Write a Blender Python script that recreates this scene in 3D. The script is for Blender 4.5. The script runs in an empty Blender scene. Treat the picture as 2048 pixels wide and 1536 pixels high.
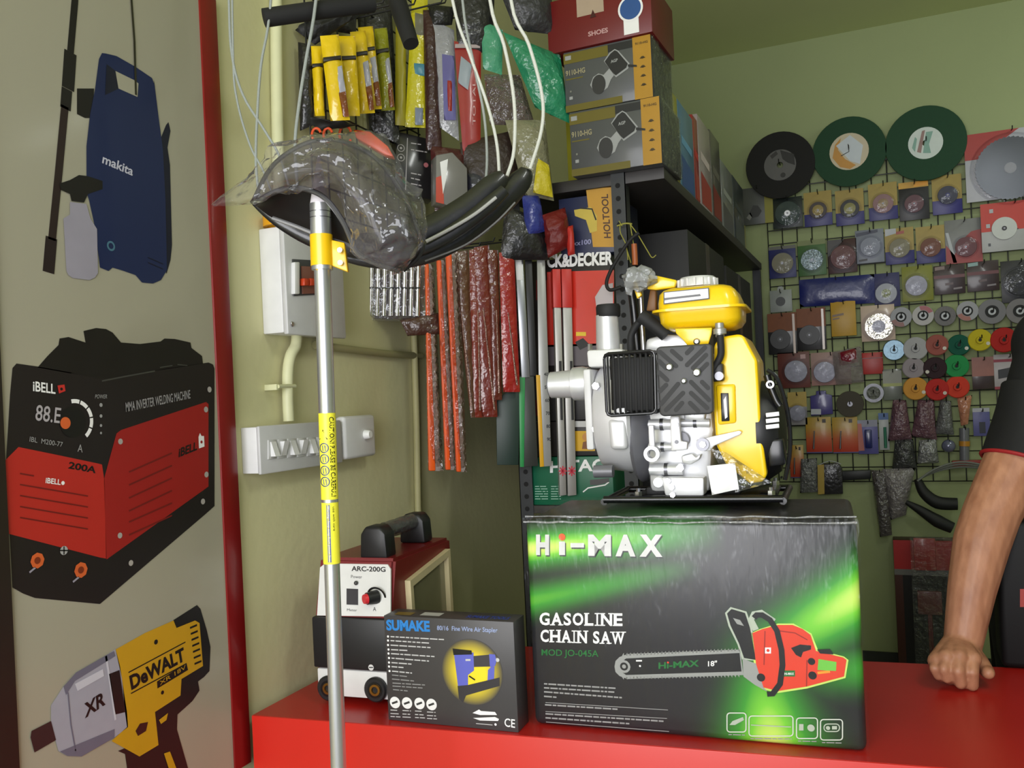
import bpy, bmesh, math, random
from math import sin, cos, pi, radians, atan2, sqrt, hypot
from mathutils import Vector, Matrix, noise
random.seed(7)
SC = bpy.context.scene
COL = SC.collection
# ------------------------------------------------------------------ camera
FOC = 1750.0
PSI, PIT, RHO = radians(22.8), 0.0, radians(2.66)
PYC = 795.0                                             # picture row of the horizon at the centre (small upward lens shift)
CAM = Vector((0, 0, 1.28))
_F0 = Vector((-sin(PSI), cos(PSI), 0)); _R0 = Vector((cos(PSI), sin(PSI), 0)); _Z = Vector((0, 0, 1))
CF = _F0*cos(PIT) + _Z*sin(PIT); _U0 = _Z*cos(PIT) - _F0*sin(PIT)
CR = cos(RHO)*_R0 - sin(RHO)*_U0; CU = cos(RHO)*_U0 + sin(RHO)*_R0
cd = bpy.data.cameras.new('camera'); cam = bpy.data.objects.new('camera', cd); COL.objects.link(cam)
cd.sensor_fit = 'HORIZONTAL'; cd.sensor_width = 36; cd.lens = FOC/2048*36; cd.clip_start = .05; cd.shift_y = (PYC-768)/2048
m = Matrix((CR, CU, -CF)).transposed().to_4x4(); m.translation = CAM; cam.matrix_world = m
SC.camera = cam
# ------------------------------------------------------------------ world, lights, exposure
SC.view_settings.view_transform = 'Standard'; SC.view_settings.look = 'None'
SC.view_settings.gamma = 1; SC.view_settings.exposure = 0.0; SC.view_settings.use_curve_mapping = False
w = bpy.data.worlds.new('world'); SC.world = w; w.use_nodes = True
bg = w.node_tree.nodes['Background']; bg.inputs[0].default_value = (.75, .85, 1, 1); bg.inputs[1].default_value = .34
def area(name, loc, aim, sx, sy, power, col=(1, 1, 1)):
    l = bpy.data.lights.new(name, 'AREA'); l.shape = 'RECTANGLE'; l.size = sx; l.size_y = sy; l.energy = power; l.color = col
    o = bpy.data.objects.new(name, l); COL.objects.link(o); o.location = loc
    o.rotation_euler = (Vector(aim)-Vector(loc)).to_track_quat('-Z', 'Y').to_euler(); return o
area('daylight_shopfront', (-.45, -1.15, 1.45), (-.5, 3, 1.0), 2.0, 1.5, 86, (.98, .98, 1))
area('tube_lamp_light', (1.35, 3.1, 2.70), (1.15, 3.7, 1.0), .9, .08, 6, (.90, 1, .93))
area('tube_lamp_light', (.75, .75, 2.74), (.45, 1.3, .9), .09, 1.1, 15, (.97, 1, .96))
# ------------------------------------------------------------------ helpers
def ray(x, y): return CF + CR*((x-1024)/FOC) - CU*((y-PYC)/FOC)
def camp(x, y, t): return CAM + ray(x, y)*t
def onz(x, y, z): d = ray(x, y); return CAM + d*((z-CAM.z)/d.z)
def onx(x, y, v): d = ray(x, y); return CAM + d*(v/d.x)
def ony(x, y, v): d = ray(x, y); return CAM + d*(v/d.y)
WX, WY = -1.13, 4.1
def wall_t(x, y): return WX/ray(x, y).x
class Frame:
    def __init__(s, o, yaw=0):
        s.o = Vector(o); s.yaw = yaw
        s.ex = Vector((cos(yaw), sin(yaw), 0)); s.ey = Vector((-sin(yaw), cos(yaw), 0))
    def loc(s, p): q = Vector(p)-s.o; return (q.dot(s.ex), q.dot(s.ey), q.z)
    def wor(s, p): return s.o + s.ex*p[0] + s.ey*p[1] + _Z*p[2]
    def px(s, x, y, d=0):
        r = ray(x, y); t = ((s.o-CAM).dot(s.ey)+d)/r.dot(s.ey); return s.loc(CAM+r*t)
    def sc(s, x, y, d=0): a = s.px(x, y-5, d); b = s.px(x, y+5, d); return (a[2]-b[2])/10
    def at(s, x, y, d=0): return Frame(s.wor(s.px(x, y, d)), s.yaw)
def lin(c):
    f = lambda v: v/12.92 if v <= .04045 else ((v+.055)/1.055)**2.4
    return tuple(f(v/255) for v in c)+(1,)
_mc = {}
def M(c, r=.5, m=0, nz=.08, ns=30, bump=0, bs=60, coat=0, em=0, spec=.5, sc=None):
    k = (c, r, m, nz, ns, bump, bs, coat, em, spec, sc)
    if k in _mc: return _mc[k]
    t = bpy.data.materials.new('surface_%02d_%02x%02x%02x' % ((len(_mc),)+tuple(int(v) for v in c))); t.use_nodes = True
    n = t.node_tree.nodes; L = t.node_tree.links; b = n['Principled BSDF']
    col = lin(c); b.inputs['Base Color'].default_value = col; b.inputs['Roughness'].default_value = r
    b.inputs['Metallic'].default_value = m; b.inputs['Specular IOR Level'].default_value = spec
    b.inputs['Coat Weight'].default_value = coat; b.inputs['Coat Roughness'].default_value = .12
    if em: b.inputs['Emission Color'].default_value = col; b.inputs['Emission Strength'].default_value = em
    tc = n.new('ShaderNodeTexCoord')
    if nz:
        x = n.new('ShaderNodeTexNoise'); x.inputs['Scale'].default_value = ns; x.inputs['Detail'].default_value = 3
        L.new(tc.outputs['Object'], x.inputs['Vector'])
        if sc:
            mp = n.new('ShaderNodeMapping'); mp.inputs['Scale'].default_value = sc
            L.new(tc.outputs['Object'], mp.inputs['Vector']); L.new(mp.outputs[0], x.inputs['Vector'])
        mr = n.new('ShaderNodeMapRange'); mr.inputs[3].default_value = 1-nz; mr.inputs[4].default_value = 1+nz
        L.new(x.outputs[0], mr.inputs[0])
        mx = n.new('ShaderNodeVectorMath'); mx.operation = 'SCALE'; mx.inputs[0].default_value = col[:3]
        L.new(mr.outputs[0], mx.inputs['Scale']); L.new(mx.outputs[0], b.inputs['Base Color'])
    if bump:
        x = n.new('ShaderNodeTexNoise'); x.inputs['Scale'].default_value = bs; x.inputs['Detail'].default_value = 2
        L.new(tc.outputs['Object'], x.inputs['Vector'])
        bp = n.new('ShaderNodeBump'); bp.inputs['Strength'].default_value = bump; bp.inputs['Distance'].default_value = .01
        L.new(x.outputs[0], bp.inputs['Height']); L.new(bp.outputs[0], b.inputs['Normal']); L.new(bp.outputs[0], b.inputs['Coat Normal'])
    _mc[k] = t; return t
def film(tint=(235, 235, 235), op=.12, r=.12, bump=.5, bs=25, gl=.5, body=(150, 150, 150), sc=(1, 1, 1), base=.05):
    k = ('film', tint, op, r, bump, bs, gl, body, sc, base)
    if k in _mc: return _mc[k]
    t = bpy.data.materials.new('clear_film_%02d' % len(_mc)); t.use_nodes = True
    n = t.node_tree.nodes; L = t.node_tree.links; n.remove(n['Principled BSDF']); out = n['Material Output']
    tr = n.new('ShaderNodeBsdfTransparent'); tr.inputs[0].default_value = lin(tint)
    gs = n.new('ShaderNodeBsdfGlossy'); gs.inputs['Roughness'].default_value = r; gs.inputs[0].default_value = (.95, .97, 1, 1)
    df = n.new('ShaderNodeBsdfDiffuse'); df.inputs[0].default_value = lin(body)
    tc = n.new('ShaderNodeTexCoord'); x = n.new('ShaderNodeTexNoise'); x.inputs['Scale'].default_value = bs; x.inputs['Detail'].default_value = 3
    mp = n.new('ShaderNodeMapping'); mp.inputs['Scale'].default_value = sc; L.new(tc.outputs['Object'], mp.inputs[0]); L.new(mp.outputs[0], x.inputs['Vector'])
    bp = n.new('ShaderNodeBump'); bp.inputs['Strength'].default_value = bump; bp.inputs['Distance'].default_value = .02
    L.new(x.outputs[0], bp.inputs['Height']); L.new(bp.outputs[0], gs.inputs['Normal'])
    lw = n.new('ShaderNodeLayerWeight'); lw.inputs[0].default_value = .25; L.new(bp.outputs[0], lw.inputs['Normal'])
    mu = n.new('ShaderNodeMath'); mu.operation = 'MULTIPLY_ADD'; mu.inputs[1].default_value = gl; mu.inputs[2].default_value = base
    L.new(lw.outputs['Fresnel'], mu.inputs[0])
    m1 = n.new('ShaderNodeMixShader'); m1.inputs[0].default_value = op; L.new(tr.outputs[0], m1.inputs[1]); L.new(df.outputs[0], m1.inputs[2])
    m2 = n.new('ShaderNodeMixShader'); L.new(mu.outputs[0], m2.inputs[0]); L.new(m1.outputs[0], m2.inputs[1]); L.new(gs.outputs[0], m2.inputs[2])
    L.new(m2.outputs[0], out.inputs[0]); _mc[k] = t; return t
_tx = {}
def text_mesh(s, bold):
    k = (s, bold)
    if k not in _tx:
        c = bpy.data.curves.new('lettering', 'FONT'); c.body = s; c.resolution_u = 3; c.offset = bold; c.size = 1
        o = bpy.data.objects.new('lettering', c); COL.objects.link(o); dg = bpy.context.evaluated_depsgraph_get()
        me = o.evaluated_get(dg).to_mesh(); v = [(a.co.x, a.co.y) for a in me.vertices]; f = [tuple(p.vertices) for p in me.polygons]
        o.evaluated_get(dg).to_mesh_clear(); bpy.data.objects.remove(o); bpy.data.curves.remove(c)
        x0 = min(a[0] for a in v); x1 = max(a[0] for a in v); y0 = min(a[1] for a in v); y1 = max(a[1] for a in v)
        _tx[k] = ([((a-x0)/(x1-x0), (b-y0)/(y1-y0)) for a, b in v], f)
    return _tx[k]
class MB:
    def __init__(s, fr=None): s.v = []; s.f = []; s.m = []; s.mats = []; s.fr = fr or Frame((0, 0, 0))
    def add(s, vs, fs, mat):
        if mat not in s.mats: s.mats.append(mat)
        i = s.mats.index(mat); b = len(s.v); s.v += [tuple(p) for p in vs]
        for f in fs: s.f.append(tuple(b+j for j in f)); s.m.append(i)
        return s
    def bm(s, bm, mat):
        bm.verts.index_update(); s.add([v.co[:] for v in bm.verts], [[v.index for v in f.verts] for f in bm.faces], mat); bm.free(); return s
    def box(s, x0, x1, y0, y1, z0, z1, mat, bev=0, seg=2):
        return s.prism([(x0, z0), (x1, z0), (x1, z1), (x0, z1)], y0, y1, mat, bev, seg)
    def prism(s, pts, y0, y1, mat, bev=0, seg=2, back=None):
        bm = bmesh.new(); bk = back or pts
        a = [bm.verts.new((x, y0, z)) for x, z in pts]; b = [bm.verts.new((x, y1, z)) for x, z in bk]
        bm.faces.new(a); bm.faces.new(b[::-1]); n = len(pts)
        for i in range(n): bm.faces.new((a[i], b[i], b[(i+1) % n], a[(i+1) % n]))
        bmesh.ops.recalc_face_normals(bm, faces=bm.faces)
        if bev: bmesh.ops.bevel(bm, geom=bm.edges[:], offset=bev, segments=seg, profile=.5, affect='EDGES', clamp_overlap=True)
        return s.bm(bm, mat)
    def p(s, x, y, d=0): return s.fr.px(x, y, d)
    def pprism(s, pts, d0, d1, mat, bev=0, seg=2):
        q = [s.p(x, y, d0) for x, y in pts]; return s.prism([(a[0], a[2]) for a in q], d0, d1, mat, bev, seg)
    def ppoly(s, pts, d, mat): return s.add([s.p(x, y, d) for x, y in pts], [tuple(range(len(pts)))], mat)
    def prect(s, x0, y0, x1, y1, d, mat): return s.ppoly([(x0, y0), (x1, y0), (x1, y1), (x0, y1)], d, mat)
    def ppipe(s, pts, r, mat, n=10, d=0): return s.tube([s.p(*(q if len(q) > 2 else q+(d,))) for q in pts], r, mat, n)
    def pdisc(s, x, y, rp, d, mat, n=28, r0=0, a0=0, a1=2*pi):
        c = s.p(x, y, d); k = s.fr.sc(x, y, d); full = a1-a0 >= 2*pi-1e-6; A = [a0+(a1-a0)*i/n for i in range(n if full else n+1)]
        o = [(c[0]+cos(a)*rp*k, d, c[2]+sin(a)*rp*k) for a in A]
        if not r0: return s.add(o, [tuple(range(len(o)))], mat)
        i_ = [(c[0]+cos(a)*r0*k, d, c[2]+sin(a)*r0*k) for a in A]; N = len(o)
        return s.add(o+i_, [(j, (j+1) % N, N+(j+1) % N, N+j) for j in range(N if full else N-1)], mat)
    def pcyl(s, x, y, rp, d0, d1, mat, n=24, bev=0):
        c = s.p(x, y, d0); r = rp*s.fr.sc(x, y, d0); h = d1-d0; e = bev or .0001
        return s.lathe([(0, 0), (r-e, 0), (r, e), (r, h-e), (r-e, h), (0, h)], (c[0], d0, c[2]), (0, 1, 0), mat, n)
    def pring(s, x, y, ro, ri, d0, d1, mat, n=28):
        c = s.p(x, y, d0); k = s.fr.sc(x, y, d0); h = d1-d0
        return s.lathe([(ri*k, 0), (ro*k, 0), (ro*k, h), (ri*k, h), (ri*k, 0)], (c[0], d0, c[2]), (0, 1, 0), mat, n)
    def pstroke(s, pts, wp, d, mat):
        q = [Vector((a[0], a[2])) for a in (s.p(x, y, d) for x, y in pts)]; h = wp/2*s.fr.sc(pts[0][0], pts[0][1], d); L = []; R = []
        for i in range(len(q)):
            t = (q[min(i+1, len(q)-1)]-q[max(i-1, 0)]).normalized(); n = Vector((-t.y, t.x))*h; L.append(q[i]+n); R.append(q[i]-n)
        N = len(q); return s.add([(a.x, d, a.y) for a in L+R], [(i, i+1, N+i+1, N+i) for i in range(N-1)], mat)
    def ptext(s, t, bl, br, tl, d, mat, bold=0.0):
        v, f = text_mesh(t, bold); a, b, c = (Vector(s.p(q[0], q[1], d)) for q in (bl, br, tl))
        return s.add([a+(b-a)*u+(c-a)*w_ for u, w_ in v], f, mat)
    def text(s, t, bl, br, tl, mat, bold=0.0):
        v, f = text_mesh(t, bold); a, b, c = Vector(bl), Vector(br), Vector(tl); return s.add([a+(b-a)*u+(c-a)*w_ for u, w_ in v], f, mat)
    def lines(s, rows, d, mat, hp=2.2, seed=1):
        rr = random.Random(seed)
        for (x0, y0, x1, y1) in rows:
            x = x0
            while x < x1-2:
                e = min(x1, x+rr.uniform(5, 18)); y = lambda q: y0+(y1-y0)*(q-x0)/(x1-x0)
                s.ppoly([(x, y(x)), (e, y(e)), (e, y(e)+hp), (x, y(x)+hp)], d, mat); x = e+2
        return s
    def lathe(s, prof, o, ax, mat, n=24, a0=0, a1=2*pi):
        ax = Vector(ax).normalized(); u = ax.orthogonal().normalized(); w_ = ax.cross(u); o = Vector(o)
        full = a1-a0 > 2*pi-1e-6; k = n if full else n+1; vs = []
        for r, h in prof:
            for i in range(k):
                a = a0+(a1-a0)*i/n; vs.append(o+ax*h+(u*cos(a)+w_*sin(a))*r)
        fs = [(j*k+i, j*k+(i+1) % k, (j+1)*k+(i+1) % k, (j+1)*k+i) for j in range(len(prof)-1) for i in range(n)]
        return s.add(vs, fs, mat)
    def cyl(s, p0, p1, r, mat, n=16, r1=None):
        p0, p1 = Vector(p0), Vector(p1); h = (p1-p0).length; r1 = r if r1 is None else r1
        return s.lathe([(0, 0), (r, 0), (r1, h), (0, h)], p0, p1-p0, mat, n)
    def tube(s, pts, r, mat, n=10, smooth=True):
        P = [Vector(p) for p in pts]
        if smooth and len(P) > 2:
            Q = []
            for i in range(len(P)-1):
                a, b, c, d = P[max(i-1, 0)], P[i], P[i+1], P[min(i+2, len(P)-1)]
                for k in range(5):
                    t = k/5; Q.append(.5*((2*b)+(c-a)*t+(2*a-5*b+4*c-d)*t*t+(3*b-a-3*c+d)*t**3))
            Q.append(P[-1])
            if isinstance(r, (list, tuple)):
                rr = []
                for i in range(len(r)-1): rr += [r[i]+(r[i+1]-r[i])*k/5 for k in range(5)]
                r = rr+[r[-1]]
            P = Q
        N = len(P); rs = r if isinstance(r, (list, tuple)) else [r]*N; vs = []
        t = (P[1]-P[0]).normalized(); u = t.orthogonal().normalized()
        for i in range(N):
            t = (P[min(i+1, N-1)]-P[max(i-1, 0)]).normalized(); u = (u-t*u.dot(t)).normalized(); w_ = t.cross(u)
            for j in range(n): a = 2*pi*j/n; vs.append(P[i]+(u*cos(a)+w_*sin(a))*rs[i])
        fs = [(i*n+j, i*n+(j+1) % n, (i+1)*n+(j+1) % n, (i+1)*n+j) for i in range(N-1) for j in range(n)]
        fs += [tuple(range(n))[::-1], tuple((N-1)*n+j for j in range(n))]
        return s.add(vs, fs, mat)
    def sph(s, c, r, mat, n=16):
        r = (r, r, r) if isinstance(r, (int, float)) else r; vs = []; m_ = n//2
        for i in range(m_+1):
            for j in range(n): a = pi*i/m_; b = 2*pi*j/n; vs.append((c[0]+r[0]*sin(a)*cos(b), c[1]+r[1]*sin(a)*sin(b), c[2]+r[2]*cos(a)))
        return s.add(vs, [(i*n+j, i*n+(j+1) % n, (i+1)*n+(j+1) % n, (i+1)*n+j) for i in range(m_) for j in range(n)], mat)
    def grid(s, fn, nu, nv, mat):
        vs = [fn(i/nu, j/nv) for i in range(nu+1) for j in range(nv+1)]; k = nv+1
        return s.add(vs, [(i*k+j, (i+1)*k+j, (i+1)*k+j+1, i*k+j+1) for i in range(nu) for j in range(nv)], mat)
    def pillow(s, quad, d, th, mat, nu=10, nv=14, wr=.003, seed=0, pw=.45):
        a, b, c, e = (Vector(s.p(x, y, d)) for x, y in quad)          # TL TR BR BL
        def fn(sg):
            def g(u, v):
                q = (a*(1-u)+b*u)*(1-v)+(e*(1-u)+c*u)*v; h = (max(0, sin(pi*u))*max(0, sin(pi*v)))**pw
                q = q+Vector((0, sg*th/2*h, 0)); w_ = noise.noise_vector(q*45+Vector((seed*3.1, sg, 0)))*wr*min(1, h*2)
                return q+w_
            return g
        s.grid(fn(-1), nu, nv, mat); return s.grid(fn(1), nu, nv, mat)
    def build(s, name, par=None, smooth=40, label=None, kind=None):
        me = bpy.data.meshes.new(name); me.from_pydata(s.v, [], s.f)
        for t in s.mats: me.materials.append(t)
        me.polygons.foreach_set('material_index', s.m); b = bmesh.new(); b.from_mesh(me)
        bmesh.ops.remove_doubles(b, verts=b.verts, dist=1e-6)
        bmesh.ops.recalc_face_normals(b, faces=b.faces); b.to_mesh(me); b.free()
        if smooth:
            me.polygons.foreach_set('use_smooth', [True]*len(me.polygons)); me.set_sharp_from_angle(angle=radians(smooth))
        o = bpy.data.objects.new(name, me); COL.objects.link(o)
        if par: o.parent = par
        else: o.location = s.fr.o; o.rotation_euler = (0, 0, s.fr.yaw)
        if label: o['label'] = label
        if kind: o['kind'] = kind
        return o
def thing(name, label, cat, fr, group=None):
    o = bpy.data.objects.new(name, None); COL.objects.link(o); o.location = fr.o; o.rotation_euler = (0, 0, fr.yaw); o.empty_display_size = .05
    o['label'] = label; o['category'] = cat
    if group: o['group'] = group
    return o
def tag(o, label, cat, group=None):
    o['label'] = label; o['category'] = cat
    if group: o['group'] = group
    return o
def struct(name, mb): return mb.build(name, None, kind='structure')
BLK = M((22, 22, 24), .45); BLKG = M((18, 18, 20), .25); BLKM = M((26, 26, 28), .7); WHT = M((225, 225, 222), .45); STEEL = M((200, 200, 205), .3, 1)
DSTEEL = M((120, 120, 125), .4, 1); CLEAR = film(); PRINTW = M((235, 235, 235), .4, nz=.02); PRINTK = M((14, 14, 15), .4, nz=.02)
# ------------------------------------------------------------------ room shell
FW = Frame((WX, 0, 0), radians(90)); FB = Frame((0, WY, 0), 0)
WALL = M((158, 168, 122), .75, nz=.05, ns=3, bump=.08, bs=40); WALLL = M((206, 202, 158), .7, nz=.05, ns=3, bump=.08, bs=40)
def shell():
    b = MB(); b.box(WX-.12, WX, -1.2, WY+.12, 0, 2.8, WALLL); struct('wall_left', b)
    b = MB(); b.box(WX, 2.6, WY, WY+.12, 0, 2.8, WALL); struct('wall_back', b)
    b = MB(); b.box(2.6, 2.72, -1.2, WY+.12, 0, 2.8, WALL); struct('wall_right', b)
    b = MB(); b.box(WX-.12, 2.72, -1.2, WY+.12, 2.8, 2.9, M((205, 212, 156), .8, nz=.04, ns=3)); struct('ceiling', b)
    b = MB(); b.box(WX-.12, 2.72, -1.6, WY+.12, -.1, 0, M((150, 148, 138), .35, nz=.12, ns=6)); struct('floor', b)
    b = MB(); b.box(WX+.001, 2.599, WY-.012, WY, 0, .105, M((42, 44, 40), .5)); struct('baseboard_back', b)
    b = MB(); b.box(WX, WX+.012, 1.4, WY-.013, 0, .1, M((42, 44, 40), .5)); struct('baseboard_left', b)
shell()
# ------------------------------------------------------------------ poster on the left wall
def poster():
    x0 = FW.px(8, 1200)[0]; xr1 = FW.px(461, 900)[0]; xr0 = FW.px(428, 900)[0]
    fr = Frame(FW.wor((0, 0, .62)), FW.yaw); z1 = 2.05-.62
    t = thing('poster', 'tall cream poster of printed power tools with a red right border on the left wall', 'poster', fr)
    CRM = M((160, 156, 138), .38, nz=.03, ns=4, coat=.25)
    b = MB(fr); b.box(x0, xr0, -.012, -.001, 0, z1, CRM); b.build('sheet', t)
    b = MB(fr); b.box(xr0, xr1, -.0155, -.001, 0, z1, M((122, 12, 14), .35, coat=.15), .001); b.build('border', t, label='glossy red border strip')
    b = MB(fr); b.box(x0-.05, x0, -.016, -.001, 0, z1, M((30, 22, 18), .4)); b.build('border', t, label='dark left edge strip')
    d = -.0126; e = -.0130; g = -.0134; h = -.0138
    NAVY = M((22, 34, 74), .4, nz=.05); NAVD = M((15, 17, 38), .4); K = M((20, 16, 17), .4); LIL = M((150, 146, 160), .4)
    b = MB(fr)
    b.pstroke([(150, -140), (150, 0), (141, 104)], 15, d, K); b.pstroke([(141, 104), (136, 178)], 28, d, K); b.pstroke([(134, 178), (131, 218)], 24, d, K)
    b.pstroke([(130, 212), (117, 350), (104, 480)], 17, d, M((38, 24, 24), .4)); b.pstroke([(103, 475), (97, 545)], 26, d, M((34, 22, 24), .4))
    b.ppoly([(308, 160), (317, 233), (322, 275), (332, 250), (337, 244), (341, 262), (335, 295), (340, 330), (344, 490), (341, 520), (333, 548), (300, 400)], d, NAVD)
    b.ppoly([(154, 177), (188, 177), (186, 236), (170, 236), (154, 228)], d, K)
    b.ppoly([(204, 106), (212, 107), (233, 112), (270, 133), (304, 156), (309, 170), (317, 233), (326, 300), (331, 400), (334, 540), (322, 560), (306, 567), (284, 565), (271, 550), (245, 541), (225, 535), (217, 542), (200, 535), (190, 454), (178, 400), (173, 383), (173, 292), (180, 230), (190, 179), (198, 118)], e, NAVY)
    b.ppoly([(231, 142), (268, 160), (277, 167), (275, 194), (237, 177)], g, CRM); b.ppoly([(213, 128), (231, 142), (237, 177), (210, 190)], g, NAVD)
    b.pstroke([(263, -140), (263, 0), (269, 83), (272, 190)], 5, h, M((40, 38, 24), .4)); b.ptext('makita', (204, 326), (265, 352), (207, 308), g, M((190, 190, 205), .4), .02)
    b.pdisc(222, 492, 10, g, M((70, 110, 130), .4), r0=6); b.pstroke([(296, 515), (326, 528)], 2, g, NAVD); b.pstroke([(296, 525), (326, 538)], 2, g, NAVD)
    b.ppoly([(119, 367), (140, 360), (158, 350), (175, 352), (205, 362), (205, 378), (176, 388), (168, 405), (143, 402), (140, 388), (122, 380)], g, K)
    b.ppoly([(140, 404), (173, 408), (181, 437), (194, 458), (196, 546), (190, 555), (179, 560), (146, 556), (137, 550), (133, 542), (127, 437), (140, 429)], g, LIL)
    b.build('printed_pressure_washer', t, label='printed blue pressure washer with black lance')
    RED = M((176, 38, 30), .4, nz=.05); RED2 = M((150, 26, 24), .4, nz=.05); DR = M((110, 22, 20), .4); OR = M((205, 95, 45), .4)
    b = MB(fr)
    b.ppoly([(75, 735), (95, 712), (117, 690), (119, 677), (137, 674), (171, 685), (167, 662), (192, 656), (212, 658), (225, 665), (242, 685), (280, 688), (321, 683), (329, 677), (350, 678), (381, 685), (383, 696), (404, 712), (406, 727), (204, 758)], d, K)
    b.ppoly([(204, 756), (417, 725), (426, 729), (429, 737), (429, 1012), (410, 1029), (200, 1208), (70, 1196), (46, 1187), (25, 1175), (18, 1040), (12, 925), (20, 790), (25, 736), (33, 727), (75, 733)], d, M((26, 20, 22), .4))
    b.ppoly([(10, 921), (37, 894), (120, 911), (196, 927), (204, 929), (209, 962), (212, 1117), (200, 1115), (15, 1067)], e, RED)
    b.ppoly([(208, 958), (233, 867), (242, 860), (412, 804), (417, 808), (417, 973), (213, 1119)], e, RED2)
    b.pstroke([(204, 762), (255, 752), (310, 742)], 3, e, DSTEEL); b.pstroke([(320, 735), (345, 731)], 2, e, DSTEEL); b.pstroke([(355, 729), (375, 731)], 2, e, DSTEEL)
    b.ptext('iBELL', (66, 782), (111, 788), (66, 762), g, PRINTW, .02); b.ppoly([(115, 771), (129, 769), (131, 782), (118, 787)], g, M((190, 45, 40), .4))
    b.pdisc(123, 778, 3, h, K); b.ptext('88.E', (70, 841), (120, 847), (73, 809), g, M((170, 165, 170), .4), .01); b.ptext('IBL  M200-77', (59, 883), (125, 894), (60, 873), g, M((150, 150, 150), .4))
    for i in range(5): b.pdisc(150, 842, 44, g, PRINTW, n=6, r0=36, a0=radians(72-31*i), a1=radians(99-31*i))
    b.pdisc(146, 844, 31, g, PRINTK); b.pdisc(131, 846, 12, h, OR); b.ptext('A', (155, 903), (165, 905), (156, 888), g, M((150, 150, 150), .4)); b.ptext('POWER', (190, 797), (214, 797), (191, 789), g, M((150, 150, 150), .4))
    for k, yy in enumerate((810, 832, 851, 866)): b.pdisc(202, yy, 4-.5*k, g, M((150, 150, 150), .4), n=10)
    b.ptext('200A', (136, 937), (191, 947), (139, 923), g, PRINTK, .03); b.ptext('iBELL', (91, 966), (121, 970), (92, 955), g, PRINTW, .02); b.pdisc(126, 966, 4, g, PRINTW)
    for i, (xa, xb) in enumerate(((40, 68), (40, 176), (40, 176), (40, 176), (40, 176))): b.pstroke([(xa, 947+i*22), (xb, 947+i*22+(xb-xa)*.17)], 3, g, DR)
    for i in range(6): b.pstroke([(258, 944+i*26-(i > 3)*4), (344, 906+i*25)], 3.5, g, DR)
    b.ptext('MMA INVERTER WELDING MACHINE', (252, 824), (381, 797), (251, 805), g, M((150, 148, 150), .4), .01)
    b.ptext('iBELL', (357, 915), (394, 900), (358, 897), g, PRINTK, .03); b.ppoly([(397, 874), (400, 866), (403, 872), (408, 872), (409, 893), (398, 897)], g, PRINTW); b.pdisc(403, 884, 3, h, RED2)
    for x, y in ((241, 883), (412, 819), (413, 949), (240, 1071), (406, 1003), (419, 779), (262, 1126)): b.pdisc(x, y, 6, g, M((165, 160, 155), .4), n=10)
    for x, y in ((75, 1121), (162, 1140)): b.pdisc(x, y, 16, g, OR, n=8); b.pdisc(x, y, 7, h, M((120, 45, 20), .4)); b.pstroke([(x-4, y+14), (x-16, y+24)], 4, g, LIL)
    b.pdisc(128, 1101, 9, g, M((165, 165, 165), .4)); b.pstroke([(120, 1101), (136, 1101)], 2.5, h, K); b.pstroke([(128, 1093), (128, 1109)], 2.5, h, K)
    b.build('printed_welding_machine', t, label='printed black and red inverter welding machine')
    YEL = M((196, 150, 24), .4, nz=.06); G1 = M((158, 158, 172), .4); G2 = M((104, 104, 122), .4); G3 = M((196, 196, 208), .4)
    b = MB(fr)
    b.ppoly([(347, 1240), (394, 1210), (401, 1218), (414, 1262), (421, 1294), (419, 1342), (408, 1354), (396, 1363), (399, 1381), (385, 1402), (355, 1429), (354, 1459), (376, 1536), (395, 1640), (262, 1640), (254, 1536), (250, 1508), (236, 1502), (269, 1488), (281, 1400), (340, 1290)], d, M((22, 22, 22), .4))
    b.ppoly([(231, 1299), (290, 1266), (347, 1241), (353, 1256), (390, 1241), (399, 1246), (406, 1332), (363, 1358), (361, 1391), (310, 1424), (317, 1490), (279, 1513), (223, 1482), (254, 1454), (250, 1424), (244, 1358)], e, YEL)
    b.ppoly([(231, 1298), (240, 1332), (254, 1424), (256, 1454), (229, 1475), (163, 1513), (135, 1512), (117, 1502), (108, 1470), (102, 1442), (102, 1411), (127, 1373), (152, 1345), (213, 1310)], e, G1)
    b.ppoly([(127, 1373), (152, 1345), (213, 1310), (228, 1302), (231, 1312), (150, 1362), (132, 1390)], g, G2); b.ppoly([(163, 1513), (135, 1512), (120, 1503), (229, 1458), (229, 1475)], g, G2)
    b.ppoly([(150, 1368), (206, 1338), (208, 1352), (155, 1382)], g, G3); b.pstroke([(136, 1385), (142, 1450), (152, 1505)], 3, g, G2); b.pstroke([(212, 1312), (218, 1350), (231, 1440)], 5, g, G3)
    b.ppoly([(218, 1348), (239, 1340), (251, 1424), (231, 1429)], g, K); b.ppoly([(61, 1475), (63, 1462), (102, 1442), (112, 1480), (69, 1505)], g, M((48, 32, 34), .4))
    b.ptext('XR', (170, 1437), (211, 1409), (168, 1408), g, PRINTK, .03)
    b.ptext('DeWALT', (263, 1381), (371, 1321), (258, 1352), g, PRINTK, .04); b.pstroke([(257, 1345), (371, 1284)], 2.5, g, PRINTK); b.pstroke([(262, 1387), (373, 1327)], 2.5, g, PRINTK)
    b.ppoly([(314, 1363), (373, 1326), (376, 1340), (315, 1377)], g, PRINTK); b.ptext('XR 18V', (320, 1371), (372, 1337), (319, 1363), h, YEL)
    for i in range(7): b.pstroke([(380+i*1.5, 1256+i*12), (394+i*1.5, 1250+i*12)], 4, g, PRINTK)
    b.pdisc(312, 1284, 5, g, PRINTK); b.pdisc(325, 1385, 4, g, PRINTK); b.ppoly([(271, 1462), (280, 1447), (296, 1444), (292, 1462), (276, 1472)], g, M((50, 25, 22), .4))
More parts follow.
